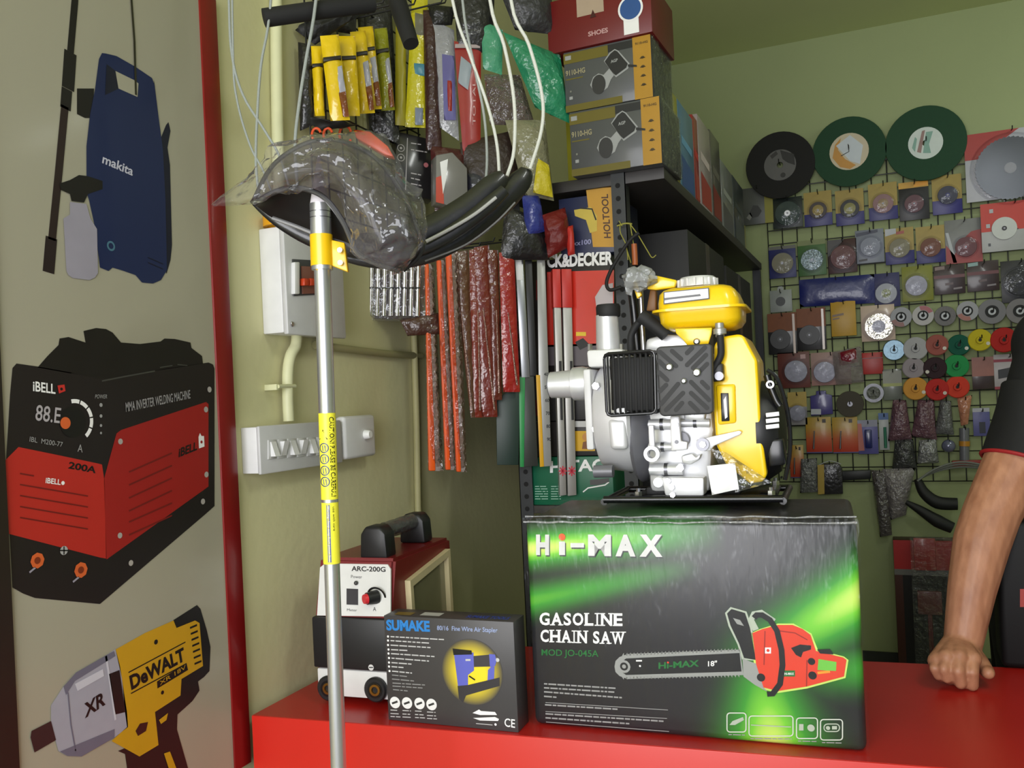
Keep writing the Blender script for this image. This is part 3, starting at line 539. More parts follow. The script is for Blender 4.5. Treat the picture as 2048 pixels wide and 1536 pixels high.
    # side vent frame (right side)
    x = xr; y0, y1 = .075, .27; zA = zt-.03; b = MB(fr); fx = x+.012
    def ring(y0, y1, za, zb, w_):
        o = [(y0, zb), (y0-.008, za-.02), (y1, za+.006), (y1+.004, zb)]; i_ = [(y0+w_, zb+w_), (y0-.008+w_, za-.02-w_), (y1-w_, za+.004-w_), (y1+.003-w_, zb+w_)]
        vs = [(fx, a_, c_) for a_, c_ in o]+[(fx, a_, c_) for a_, c_ in i_]+[(x-.004, a_, c_) for a_, c_ in o]+[(x-.004, a_, c_) for a_, c_ in i_]
        fs = []
        for j in range(4): k_ = (j+1) % 4; fs += [(j, k_, 4+k_, 4+j), (j, k_, 8+k_, 8+j), (4+j, 4+k_, 12+k_, 12+j)]
        return vs, fs
    v_, f_ = ring(y0, y1, zA, .03, .013); b.add(v_, f_, IV); b.build('vent_frame', t, label='cream side frame')
    b = MB(fr); b.add([(x+.0015, y0+.01, .04), (x+.0015, y1-.008, .04), (x+.0015, y1-.01, zA-.006), (x+.0015, y0+.004, zA-.03)], [(0, 1, 2, 3)], M((120, 118, 88), .25, coat=.4)); b.build('vent_panel', t, label='olive glossy side panel')
    # handle
    xm = fr.px(757, 1110, .06)[0]; h1 = fr.px(757, 1050, .06)[2]-zt
    for yy, nm in ((.06, 0), (.235, 1)):
        b = MB(fr); b.prism([(xm-.030, zt-.003), (xm+.030, zt-.003), (xm+.027, zt+h1*.75), (xm+.016, zt+h1), (xm-.016, zt+h1), (xm-.027, zt+h1*.75)], yy-.022, yy+.022, K, .006, 2); b.build('handle_post', t)
    b = MB(fr); b.cyl((xm, .075, zt+h1*.72), (xm, .225, zt+h1*.72), .0135, M((75, 74, 74), .45), 16); b.build('grip', t)
    b = MB(fr); FL = film((225, 225, 225), .22, .2, .9, 60, .6)
    b.grid(lambda u, v: (xm+cos(2*pi*v)*(.017+.003*noise.noise(Vector((u*9, v*7, 0)))), .085+u*.13, zt+h1*.72+sin(2*pi*v)*(.017+.003*noise.noise(Vector((u*9, v*7, 3))))), 16, 16, FL); b.build('grip_wrap', t, label='crumpled clear film round the grip')
    for sx in (xl+.02, xr-.02):
        for sy in (.03, .26): b = MB(fr); b.cyl((sx, sy, 0), (sx, sy, .014), .010, K, 12); b.build('foot', t)
welder()
# ------------------------------------------------------------------ petrol engine with water pump
def engine():
    zt = .71+HH+.006
    o = onz(1390, 1012, zt); fr = Frame((o.x, o.y, zt), FH.yaw)
    t = thing('petrol_engine', 'yellow and silver petrol water pump engine on a black frame, standing on the chainsaw carton', 'engine', fr)
    YE = M((246, 204, 16), .28, nz=.04, coat=.5); SV = M((222, 223, 226), .38, .5, nz=.06, ns=50); SVB = M((222, 222, 225), .42, .35, nz=.05); DK = M((112, 112, 118), .4, .25); K = BLK; PLT = M((62, 62, 64), .5)
    def bld(b, n, l=None): return b.build(n, t, label=l)
    c0 = .105                                          # depth of the crank axis
    k = fr.sc(1300, 850, c0)
    # base frame
    b = MB(fr); r = .0065
    A = fr.px(1208, 1002, 0); B_ = fr.px(1566, 1002, 0); zz = .008
    x0, x1, yb = A[0], B_[0], .20
    b.tube([(x0, 0, zz+.004), (x1, 0, zz+.004)], r, BLKG, 12, False); b.tube([(x0, yb, zz), (x1+.005, yb, zz)], r, BLKG, 12, False)
    b.tube([(x0, 0, zz), (x0+.002, yb, zz)], r, BLKG, 12, False); b.tube([(x1, 0, zz), (x1+.004, yb, zz)], r, BLKG, 12, False)
    b.box(x0+.05, x1-.01, .03, .175, .010, .016, BLKG, .002); b.build('base_frame', t)
    for sx in (x0+.06, x1-.02):
        for sy in (.02, .18):
            b = MB(fr); b.cyl((sx, sy, .012), (sx, sy, .024), .007, STEEL, 6); b.cyl((sx, sy, .02), (sx, sy, .030), .004, STEEL, 8); bld(b, 'bolt')
    b = MB(fr); b.pprism([(1292, 975), (1330, 972), (1330, 996), (1292, 998)], .05, .12, BLKM, .003); bld(b, 'rubber_mount'); b = MB(fr); b.pprism([(1440, 975), (1480, 972), (1480, 996), (1440, 998)], .05, .12, BLKM, .003); bld(b, 'rubber_mount')
    # pump: horizontal axis along x
    def lx(prof, cy, mat, n=36, dd=c0):
        df = dd-max(rp for _, rp in prof)*k*.85; pts = [(rp*k, fr.px(px_, cy, df)[0]) for px_, rp in prof]; zc = fr.px(prof[0][0], cy, df)[2]
        return [(r_, h) for r_, h in pts], (0, dd, zc), (1, 0, 0), mat, n
    b = MB(fr); b.lathe(*lx([(1186, 0), (1186, 100), (1192, 106), (1240, 112), (1256, 112), (1262, 106), (1262, 0)], 838, SVB)); bld(b, 'pump_casing')
    b = MB(fr); zc = fr.px(1176, 818, c0)
    b.prism([(fr.px(1169, 818, .02)[0], 0), (fr.px(1184, 818, .02)[0], 0), (fr.px(1184, 818, .02)[0], fr.px(1180, 738, .02)[2]-fr.px(1180, 900, .02)[2]), (fr.px(1169, 818, .02)[0], fr.px(1180, 738, .02)[2]-fr.px(1180, 900, .02)[2])], .02, .19, M((215, 215, 216), .45), .004)
    dz = fr.px(1180, 900, .02)[2]; b.v = [(x, y, z+dz) for x, y, z in b.v]; bld(b, 'pump_cover', 'white pump cover flange')
    for y in (772, 858): b = MB(fr); b.pcyl(1191, y, 8, .012, .028, STEEL, 6); bld(b, 'bolt')
    b = MB(fr); b.pprism([(1214, 838), (1252, 838), (1254, 900), (1220, 900)], -.004, .05, SVB, .008, 3); bld(b, 'casing_rib')
    b = MB(fr); b.lathe(*lx([(1098, 23), (1094, 25), (1094, 27), (1138, 29), (1140, 34), (1160, 35), (1166, 33), (1172, 33), (1172, 0)], 770, SV)); b.lathe(*lx([(1094, 25), (1102, 21), (1150, 21), (1150, 0)], 770, DK)); bld(b, 'inlet_pipe', 'silver inlet pipe stub')
    zt_ = fr.px(1215, 640, .07)
    def vz(prof, px_, dd, mat, n=32): return [(rp*k, fr.px(px_, py_, dd)[2]) for py_, rp in prof], (fr.px(px_, prof[0][0], dd)[0], dd, 0), (0, 0, 1), mat, n
    b = MB(fr); b.lathe(*vz([(702, 24), (690, 24), (632, 22), (630, 22), (630, 0)], 1217, .08, SV)); bld(b, 'outlet_pipe', 'upright silver outlet pipe')
    b = MB(fr); b.lathe(*vz([(634, 22.5), (632, 24), (614, 24.5), (609, 22), (609, 0)], 1217, .08, BLKM)); bld(b, 'outlet_cap', 'black rubber cap')
    b = MB(fr); b.pprism([(1172, 700), (1246, 697), (1250, 732), (1175, 735)], .03, .14, M((222, 222, 222), .45), .006); bld(b, 'outlet_flange', 'white outlet flange')
    for x in (1180, 1244): b = MB(fr); b.cyl(Vector(fr.px(x, 700, .05)), Vector(fr.px(x, 688, .05)), 5*k, STEEL, 6); bld(b, 'bolt')
    b = MB(fr); b.lathe(*lx([(1258, 98), (1266, 104), (1276, 100), (1300, 70), (1304, 0)], 865, DK)); bld(b, 'bell_housing', 'dark grey bell housing')
    b = MB(fr); b.lathe(*lx([(1186, 0), (1186, 12), (1224, 12), (1224, 0)], 944, DK, 20, .02)); bld(b, 'drain_boss', 'dark drain boss')
    # crankcase
    b = MB(fr); b.pprism([(1296, 700), (1415, 700), (1428, 860), (1420, 985), (1300, 985), (1290, 860)], .04, .17, SV, .01, 2); bld(b, 'crankcase')
    b = MB(fr)
    for x0_, x1_, y, rp in ((1298, 1348, 849, 10), (1298, 1352, 894, 8), (1300, 1366, 939, 11), (1360, 1420, 846, 8)):
        a = Vector(fr.px(x0_, y, .028)); c = Vector(fr.px(x1_, y, .028)); b.cyl(a, c, rp*k, SV, 16); b.cyl(a-Vector((.002, 0, 0)), a, rp*.6*k, DK, 10); m_ = a.lerp(c, .45); b.cyl(m_, m_+Vector((.006, 0, 0)), rp*1.15*k, DSTEEL, 16)
    bld(b, 'boss')
    b = MB(fr); b.pring(1303, 908, 16, 9, .0, .02, SVB); b.pprism([(1296, 850), (1307, 850), (1310, 898), (1298, 898)], .006, .014, SVB, .002); bld(b, 'link_rod', 'silver rod with a ring end')
    b = MB(fr); b.pprism([(1340, 832), (1358, 832), (1362, 882), (1375, 884), (1374, 900), (1342, 902)], -.002, .012, SVB, .002); b.pcyl(1351, 850, 6, -.006, .0, SV, 12); b.pcyl(1353, 884, 4, -.0045, -.001, DK, 12); bld(b, 'bracket')
    b = MB(fr); b.pcyl(1362, 880, 16, .013, .03, DK, 20); bld(b, 'knurled_wheel')
    b = MB(fr); b.pprism([(1392, 880), (1428, 872), (1478, 861), (1484, 864), (1480, 870), (1428, 892), (1420, 902), (1400, 902)], -.004, .004, SVB, .0015); b.pcyl(1405, 889, 13, -.012, -.004, DSTEEL, 24); b.pcyl(1405, 889, 7, -.018, -.011, STEEL, 6); bld(b, 'throttle_lever', 'silver throttle lever')
    b = MB(fr); b.pprism([(1322, 955), (1408, 955), (1408, 992), (1330, 992)], .0, .05, SVB, .004); b.pcyl(1316, 965, 12, .0, .05, SVB, 20, .002); bld(b, 'sump')
    b = MB(fr); b.pprism([(1362, 912), (1384, 906), (1392, 914), (1402, 908), (1398, 920), (1380, 930), (1364, 926)], .015, .045, SV, .003); b.pprism([(1366, 820), (1412, 824), (1408, 842), (1368, 840)], .02, .05, SV, .004); b.pcyl(1360, 936, 8, .012, .03, STEEL, 6); b.pcyl(1384, 826, 6, .012, .03, STEEL, 6); bld(b, 'carburettor')
    for x, y in ((1343, 975), (1345, 990), (1336, 962)): b = MB(fr); b.pcyl(x, y, 6, -.006, .004, STEEL, 6); bld(b, 'bolt')
    # cylinder head & plug
    b = MB(fr); b.pprism([(1292, 678), (1330, 668), (1402, 672), (1410, 704), (1290, 704)], .05, .15, SV, .006); b.pcyl(1393, 683, 7, .01, .05, STEEL, 12, .002); b.pcyl(1393, 683, 7, -.004, .012, STEEL, 12, .003); bld(b, 'cylinder_head')
    b = MB(fr); b.ppipe([(1281, 632), (1300, 645), (1332, 670)], 13*k, BLKM, 16, .03); bld(b, 'spark_plug_cap', 'black rubber spark plug cap')
    b = MB(fr); b.ppipe([(1262, 702), (1262, 672), (1275, 648), (1290, 638)], 7*k, BLKM, 10, .05); bld(b, 'ignition_lead')
    b = MB(fr); b.ppipe([(1287, 700), (1284, 640), (1281, 570)], 5*k, STEEL, 12, .1); bld(b, 'chrome_tube', 'thin chrome upright tube')
    b = MB(fr); b.ppipe([(1275, 700), (1270, 640), (1262, 566)], 9*k, BLKG, 12, .12); bld(b, 'black_tube')
    # muffler guard cage
    b = MB(fr); d0, d1 = -.022, .03
    b.pprism([(1220, 716), (1304, 712), (1306, 822), (1222, 824)], d0+.022, d1+.02, M((20, 20, 21), .6), .004); bld(b, 'muffler', 'black muffler box')
    b = MB(fr)
    q = [fr.px(x, y, d0) for x, y in ((1208, 708), (1309, 701), (1312, 826), (1214, 832))]
    loop = [(a[0], d0, a[2]) for a in q]
    def rloop(P, r_):
        out = []
        for i in range(4):
            a, c, e = Vector(P[i-1]), Vector(P[i]), Vector(P[(i+1) % 4]); out += [c+(a-c).normalized()*r_, c+(a-c).normalized()*r_*.3+(e-c).normalized()*r_*.3, c+(e-c).normalized()*r_]
        return out+[out[0]]
    b.tube(rloop(loop, .008), .0028, BLKG, 8, False); b.tube(rloop([(x, d1, z) for x, _, z in loop], .008), .0028, BLKG, 8, False)
    for i in range(9):
        u = (i+.6)/9.2; a = Vector(loop[0]).lerp(Vector(loop[1]), u); c = Vector(loop[3]).lerp(Vector(loop[2]), u)
        b.tube([a+Vector((0, d1-d0, -.004)), a+Vector((0, .004, -.002)), a+Vector((0, 0, -.008)), c+Vector((0, 0, .008)), c+Vector((0, .004, .002)), c+Vector((0, d1-d0, .004))], .0022, BLKM, 7, False)
    bld(b, 'muffler_guard', 'black barred muffler guard')
    # slotted cover plate
    b = MB(fr); dp = -.034
    b.pprism([(1312, 698), (1318, 693), (1418, 687), (1424, 692), (1427, 822), (1421, 828), (1326, 833), (1319, 828)], dp, dp+.018, PLT, .004, 3); bld(b, 'air_filter_cover', 'dark grey slotted cover plate')
    b = MB(fr); SL = M((26, 26, 27), .6)
    def slot(x0_, y0_, x1_, y1_, w_=9):
        a = Vector((x0_, y0_)); c = Vector((x1_, y1_)); u = (c-a).normalized(); nn = Vector((-u.y, u.x))*w_/2; P = []
        for j in range(7): q = pi/2+pi*j/6; P.append(a+nn*sin(q)+u*cos(q)*w_/2)
        for j in range(7): q = -pi/2+pi*j/6; P.append(c+nn*sin(q)+u*cos(q)*w_/2)
        b.ppoly([(v.x, v.y) for v in P], dp-.0006, SL)
    for s_ in ((1320, 704, 1352, 732), (1344, 702, 1362, 718), (1318, 722, 1332, 736), (1318, 745, 1334, 760), (1384, 696, 1374, 706), (1410, 695, 1374, 730), (1412, 710, 1386, 736), (1414, 728, 1398, 744),
               (1332, 770, 1320, 782), (1356, 768, 1322, 808), (1366, 786, 1332, 820), (1364, 806, 1352, 820), (1404, 764, 1416, 776), (1382, 764, 1418, 800), (1382, 786, 1414, 816), (1380, 806, 1396, 822)): slot(*s_)
    bld(b, 'cover_slot')
    for x, y, rp in ((1338, 734, 7), (1393, 745, 8), (1367, 762, 5.5)): b = MB(fr); b.pcyl(x, y, rp, dp-.010, dp, STEEL, 14, .002); bld(b, 'bolt')
    # fuel tank: stacked rounded sections
    def tank_section(xa, xb, py_, da, db, r_):
        z = fr.px((xa+xb)/2, py_, da)[2]; X0, X1 = fr.px(xa, py_, da)[0], fr.px(xb, py_, da)[0]; P = []
        for cx, cy, a in ((X1-r_, db-r_, 0), (X0+r_, db-r_, 90), (X0+r_, da+r_, 180), (X1-r_, da+r_, 270)):
            for j in range(6): q = radians(a+j*18); P.append((cx+r_*cos(q), cy+r_*sin(q), z))
        return P
    def stack(secs, mat, b):
        n = len(secs[0]); vs = [p for s_ in secs for p in s_]
        fs = [(i*n+j, i*n+(j+1) % n, (i+1)*n+(j+1) % n, (i+1)*n+j) for i in range(len(secs)-1) for j in range(n)]+[tuple(range(n)), tuple((len(secs)-1)*n+j for j in range(n))]
        b.add(vs, fs, mat)
    b = MB(fr); stack([tank_section(*q) for q in ((1336, 1448, 572, .02, .125, .02), (1322, 1460, 575, .008, .14, .024), (1314, 1468, 582, .0, .15, .026), (1311, 1476, 600, -.004, .155, .028), (1312, 1478, 617, -.006, .157, .028))], YE, b); bld(b, 'tank_top', 'yellow upper fuel tank half')
    b = MB(fr); stack([tank_section(*q) for q in ((1298, 1490, 613, -.014, .166, .03), (1298, 1490, 618, -.014, .166, .03))], YE, b); bld(b, 'tank_seam', 'yellow tank seam flange')
    b = MB(fr); stack([tank_section(*q) for q in ((1312, 1480, 618, -.006, .157, .028), (1316, 1480, 640, -.003, .155, .028), (1326, 1474, 652, .006, .147, .028), (1342, 1462, 659, .02, .13, .024))], YE, b); bld(b, 'tank_bottom', 'yellow lower fuel tank half')
    b = MB(fr); cx, _, _ = fr.px(1395, 568, .07); zc = fr.px(1395, 568, .07)[2]; b.lathe([(0, .012), (.030, .012), (.034, .008), (.036, -.006), (0, -.006)], (cx, .07, zc), (0, 0, 1), SVB, 32)
    for j in range(16): q = 2*pi*j/16; b.cyl((cx+.0345*cos(q), .07+.0345*sin(q), zc-.005), (cx+.0345*cos(q), .07+.0345*sin(q), zc+.008), .003, SVB, 6)
    bld(b, 'fuel_cap', 'white ridged fuel cap')
    b = MB(fr); ds = -.0072; b.ppoly([(1327, 584), (1418, 575), (1419, 598), (1327, 609)], ds, M((30, 28, 20), .4)); b.ppoly([(1329, 585.5), (1416, 577), (1417, 596), (1329, 606.5)], ds-.0004, PRINTW); b.ppoly([(1329, 596), (1400, 588), (1402, 592), (1340, 599), (1329, 601)], ds-.0008, M((80, 80, 85), .4)); bld(b, 'sticker', 'white safety sticker')
    b = MB(fr); b.pprism([(1350, 657), (1424, 655), (1423, 668), (1416, 690), (1376, 692), (1366, 680), (1352, 667)], .0, .006, YE, .0015); bld(b, 'tank_bracket', 'yellow tank bracket')
    b = MB(fr); b.lathe(*vz([(674, 8), (668, 8), (668, 12), (658, 12), (656, 8), (646, 8)], 1440, .006, M((170, 170, 165), .4, .5), 12)); bld(b, 'fuel_outlet')
    b = MB(fr); b.ppipe([(1440, 670), (1442, 695), (1441, 712), (1432, 730), (1424, 742)], 6.5*k, BLKM, 10, -.002); bld(b, 'fuel_hose', 'black fuel hose')
    b = MB(fr); b.pprism([(1422, 728), (1446, 726), (1448, 762), (1424, 764)], -.006, .06, BLK, .004); b.pcyl(1438, 752, 9, -.014, .02, DSTEEL, 14); bld(b, 'choke_housing')
    # fan shroud
    b = MB(fr); b.pprism([(1428, 690), (1440, 674), (1478, 668), (1488, 672), (1514, 720), (1522, 850), (1534, 950), (1526, 964), (1500, 968), (1452, 930), (1432, 890), (1426, 800)], .012, .19, YE, .016, 4); bld(b, 'fan_shroud', 'yellow fan shroud')
    b = MB(fr); P = [(1432, 770), (1470, 768), (1472, 846), (1436, 850)]; b.pprism(P, .004, .02, YE, .004, 2); bld(b, 'switch_housing', 'yellow switch housing')
    b = MB(fr); b.pprism([(1441, 786), (1457, 786), (1459, 842), (1443, 843)], .0015, .006, BLKG, .001); b.ppoly([(1447, 800), (1452, 792), (1455, 834), (1450, 838)], .0008, PRINTW); bld(b, 'engine_switch')
    b = MB(fr)
    def sx_(px_): return fr.px(px_, 850, .1)[0]
    zc = fr.px(1540, 860, .1)[2]
    b.lathe([(0, sx_(1572)), (.035, sx_(1572)), (.075, sx_(1560)), (.090, sx_(1535)), (.090, sx_(1518))], (0, .1, zc), (1, 0, 0), BLK, 32); bld(b, 'recoil_starter', 'black recoil starter cover')
    for i in range(3): b = MB(fr); b.pprism([(1531, 826+i*12), (1558, 823+i*12), (1559, 832+i*12), (1532, 835+i*12)], .006, .014, SV, .001); bld(b, 'cooling_slot', 'silver cooling slot')
    b = MB(fr); b.pring(1540, 769, 8, 4.5, .02, .03, SVB); b.ppipe([(1534, 750), (1540, 770), (1552, 800), (1560, 812)], 7*k, BLKG, 10, .035); bld(b, 'starter_handle', 'black starter pull handle')
    b = MB(fr); b.pprism([(1532, 880), (1566, 876), (1572, 930), (1538, 935)], .02, .09, BLKG, .005); b.ppipe([(1534, 740), (1556, 760), (1576, 830), (1580, 900), (1570, 960)], 4*k, BLKG, 8, .03); bld(b, 'starter_case')
    # yellow lever with crumpled bag, papers at the foot
    b = MB(fr); b.pprism([(1296, 548), (1318, 552), (1354, 560), (1350, 575), (1312, 580), (1292, 578)], .06, .075, YE, .003); b.pprism([(1264, 566), (1270, 560), (1284, 590), (1274, 598)], .06, .07, YE, .002); b.pprism([(1300, 578), (1312, 580), (1312, 622), (1292, 622)], .07, .09, M((110, 70, 20), .5), .003); bld(b, 'handle_bracket', 'yellow bracket arm')
    b = MB(fr); FLB = film((215, 218, 220), .55, .3, .8, 40, .35, (170, 172, 172)); c = Vector(fr.px(1278, 557, .05))
    def bag(u, v):
        a = pi*v; q = 2*pi*u; d_ = Vector((cos(q)*sin(a), sin(q)*sin(a), cos(a))); n_ = noise.noise(d_*2.6+Vector((4, 1, 0)))*.4
        return c+Vector((d_.x*.030, d_.y*.02, d_.z*.022))*(1+n_)
    b.grid(bag, 28, 18, FLB); b.pillow([(1250, 560), (1268, 556), (1264, 592), (1252, 588)], .045, .01, FLB, 6, 8, .006, 4); bld(b, 'plastic_wrap', 'crumpled milky plastic wrap')
    b = MB(fr); b.pillow([(1414, 932), (1470, 926), (1478, 978), (1424, 990)], -.012, .004, M((238, 238, 238), .5), 8, 8, .004, 5); bld(b, 'paper_tag', 'white paper tag in a plastic sleeve')
    b = MB(fr); b.pillow([(1420, 896), (1452, 905), (1544, 965), (1470, 985)], -.006, .012, film((250, 250, 250), .05, .12, .8, 30, .5), 14, 12, .006, 6); bld(b, 'plastic_sleeve', 'clear plastic sleeve')
    return fr
FE = engine()
# ------------------------------------------------------------------ pole with bagged visor, sling
FPO = Frame(camp(677, 1530, 1.27), PSI)
def pole():
    top = FPO.wor(FPO.px(640, 400, 0)); bot = FPO.wor(FPO.px(677, 1530, 0)); dr = (top-bot).normalized(); base = bot-dr*(bot.z/dr.z)
    fr = Frame((base.x, base.y, 0), PSI); D0 = fr.loc(FPO.o)[1]
    t = thing('extension_pole', 'tall aluminium extension pole with yellow clamp and warning label, in front of the counter', 'pole', fr)
    AL = M((205, 207, 210), .32, .85, nz=.03); YC = M((238, 190, 10), .35, coat=.3); YL = M((232, 226, 60), .42, nz=.03)
    P = lambda x, y: Vector(fr.px(x, y, D0)); k = fr.sc(660, 900, D0)
    ax = lambda y: 640+(y-400)*37/1130
    tilt = P(677, 1530)-P(640, 400)
    b = MB(fr); b.cyl(fr.loc(base), P(ax(1126), 1126), 15.5*k, AL, 28); b.cyl(P(ax(1126), 1126), P(ax(520), 520), 16.5*k, AL, 28); b.build('lower_tube', t)
    b = MB(fr); b.cyl(P(ax(540), 540), P(ax(408), 408), 21*k, AL, 28)
    for y in (425, 437): b.cyl(P(ax(y), y), P(ax(y-1.5), y-1.5), 21.6*k, DSTEEL, 28)
    b.cyl(P(ax(408), 408), P(ax(312), 312), 20*k, M((235, 230, 236), .5), 28, 2.5*k); b.build('upper_tube', t, label='wider upper tube with a pointed end')
    b = MB(fr); b.cyl(P(ax(532), 532), P(ax(470), 470), 22.5*k, YC, 28); a = P(ax(470)+10, 476); c = P(ax(545)+10, 545); 
    b.prism([(P(662, 480)[0], P(662, 480)[2]), (P(690, 486)[0], P(690, 486)[2]), (P(697, 545)[0], P(697, 545)[2]), (P(664, 532)[0], P(664, 532)[2])], D0-.004, D0+.008, YC, .002)
    b.prism([(P(628, 486)[0], P(628, 486)[2]), (P(638, 482)[0], P(638, 482)[2]), (P(640, 545)[0], P(640, 545)[2]), (P(633, 540)[0], P(633, 540)[2])], D0-.012, D0+.004, YC, .002); b.build('clamp', t, label='yellow plastic clamp')
    for x, y in ((683, 503), (684, 528)):
        b = MB(fr); q = P(x, y); b.cyl(q, q+Vector((0, -.014, 0)), 5*k, STEEL, 12); b.build('clamp_screw', t)
    # warning label: curved sleeve strips with lettering wrapped on the tube
    def sleeve(ya, yb, r, mat, bb, a0=0, a1=2*pi):
        A, B_ = P(ax(ya), ya), P(ax(yb), yb); bb.lathe([(r, 0), (r, (B_-A).length)], A, B_-A, mat, 28)
    b = MB(fr); sleeve(998, 826, 17.0*k, YL, b); sleeve(1126, 1004, 17.0*k, YL, b)
    K = M((30, 28, 20), .4); r = 17.25*k
    A, B_ = P(ax(1126), 1126), P(ax(826), 826); axv = (B_-A).normalized(); ux = (Vector((1, 0, 0))-axv*axv.x).normalized(); uy = axv.cross(ux)
    if uy.y > 0: uy = -uy
    def wrap(y, off):                                    # pixel row, sideways offset in px -> point on the sleeve
        q = max(-.97, min(.97, off/17.2)); an = math.asin(q); c_ = P(ax(y), y); return c_+ux*(r*sin(an))+uy*(r*cos(an))
    def wtext(s, ya, yb, o0, o1, mat, bold):             # text reading downwards from ya to yb, top of letters at o1
        v, f = text_mesh(s, bold); b.add([wrap(ya+(yb-ya)*u, o0+(o1-o0)*w_) for u, w_ in v], f, mat)
    wtext('CAUTION! PLEASE BE CAREFUL!', 834, 992, 7, 15, K, .02)
    def wpoly(pts, mat): b.add([wrap(y, o) for y, o in pts], [tuple(range(len(pts)))], mat)
    def wring(y, o, ro, ri, mat, n=20):
        vs = [wrap(y+ro*sin(2*pi*i/n), o+ro*cos(2*pi*i/n)) for i in range(n)]+[wrap(y+ri*sin(2*pi*i/n), o+ri*cos(2*pi*i/n)) for i in range(n)]
        b.add(vs, [(i, (i+1) % n, n+(i+1) % n, n+i) for i in range(n)], mat)
    for q in ([(858, -6), (860, -6), (878, 3), (878, 1)], [(858, -6), (878, -15), (878, -13), (860, -5)], [(876, -14), (879, -14), (879, 3), (876, 3)]): wpoly(q, K)
    for y in (895, 917, 940, 962): wring(y, -5, 10, 8, M((40, 60, 110), .4)); wpoly([(y-5, -9), (y-5, -2), (y+6, -1), (y+6, -8)], M((50, 70, 120), .4))
    wpoly([(1008, -4), (1008, 3), (1122, 3), (1122, -4)], M((60, 70, 120), .4)); 
    b2 = b; v_r = r; r = 17.45*k
    wtext('Warning : keep away from power lines', 1010, 1120, -3, 2, M((210, 210, 225), .4), .01); r = v_r
    wtext('use with care', 1012, 1060, 8, 12, K, 0)
    wpoly([(998, -16), (998, 16.5), (1004, 16.5), (1004, -16)], K); b.build('warning_label', t, smooth=60, label='yellow warning label')
pole()
def visor():
    fr = Frame(FPO.wor(FPO.px(650, 470, .0)), PSI); dz = 0.0
    t = thing('face_shield', 'smoky curved face shield in a crumpled clear bag hung over the pole top', 'face shield', fr)
    outer = [(506, 404), (540, 338), (588, 298), (640, 280), (700, 287), (757, 322), (805, 388), (838, 465), (842, 505), (806, 541)]
    inner = [(508, 408), (540, 388), (578, 376), (618, 380), (652, 398), (684, 440), (702, 478), (716, 506), (742, 522), (800, 543)]
    def cr(P, u):
        n = len(P)-1; i = min(int(u*n), n-1); s_ = u*n-i; a, b_, c, d = (Vector(P[max(0, min(n, j))]) for j in (i-1, i, i+1, i+2))
        return .5*((2*b_)+(c-a)*s_+(2*a-5*b_+4*c-d)*s_*s_+(3*b_-a-3*c+d)*s_**3)
    def surf(off, wr, ex=1.0):
        def g(u, v):
            q = cr(outer, u)*(1-v)+cr(inner, u)*v; m_ = Vector((675, 430)); q = m_+(q-m_)*ex
            dep = -.035-.05*sin(pi*min(1, v*1.0))*sin(pi*u)**.5+.03*(1-v)+off; p = Vector(fr.px(q.x, q.y, dep)); return p+noise.noise_vector(p*30)*wr
        return g
    SM = film((168, 162, 168), .30, .12, .3, 9, .22, (74, 69, 72), base=.02)
    b = MB(fr); b.grid(surf(0, .002), 36, 14, SM); b.build('shield', t, label='smoky translucent curved sheet')
    g0 = surf(-.001, 0)
    b = MB(fr); b.tube([g0(i/24, 0) for i in range(25)], .0035, BLK, 8); b.build('rim', t); b = MB(fr); b.tube([g0(i/24, 1) for i in range(25)], .004, M((70, 70, 72), .3), 8); b.build('rim', t)
    # head band: dark band below the inner edge at left
    b = MB(fr); lo = [(510, 410), (545, 436), (590, 452), (640, 472), (690, 488), (715, 500)]
    def band(u, v): q = cr(inner[:8], u)*(1-v)+cr(lo, u)*v; return fr.px(q.x, q.y, .035+.02*sin(pi*u)-.05*(1-v))
    b.grid(band, 20, 6, M((20, 20, 22), .5)); b.build('head_band', t, label='black head band'); 
    b = MB(fr); b.ppipe([(x, y, .02) for x, y in lo[1:]], .003, M((120, 120, 120), .3), 6); b.build('head_band_piping', t)
    FL = film((250, 250, 252), .13, .06, 1.6, 18, .9, (160, 156, 160), base=.02)
    bo = [(424, 414), (520, 335), (578, 290), (640, 272), (720, 268), (776, 300), (812, 356), (848, 402), (852, 470), (826, 530), (796, 547)]
    bi = [(430, 416), (500, 416), (540, 392), (578, 380), (620, 384), (652, 402), (684, 444), (702, 482), (716, 510), (742, 528), (790, 548)]
    def bag(u, v):
        q = cr(bo, u)*(1-v)+cr(bi, u)*v; dep = -.05-.062*sin(pi*min(1, v))*sin(pi*u)**.5+.03*(1-v); p = Vector(fr.px(q.x, q.y, dep))
        cz = noise.noise_vector(p*16)*.022+noise.noise_vector(p*50+Vector((3, 1, 2)))*.008; cz.y = -abs(cz.y)
        return p+cz*min(1, 6*min(u, 1-u)+.2)
    b = MB(fr); b.grid(bag, 70, 36, FL); b.build('plastic_bag', t, label='clear crumpled plastic bag')
visor()
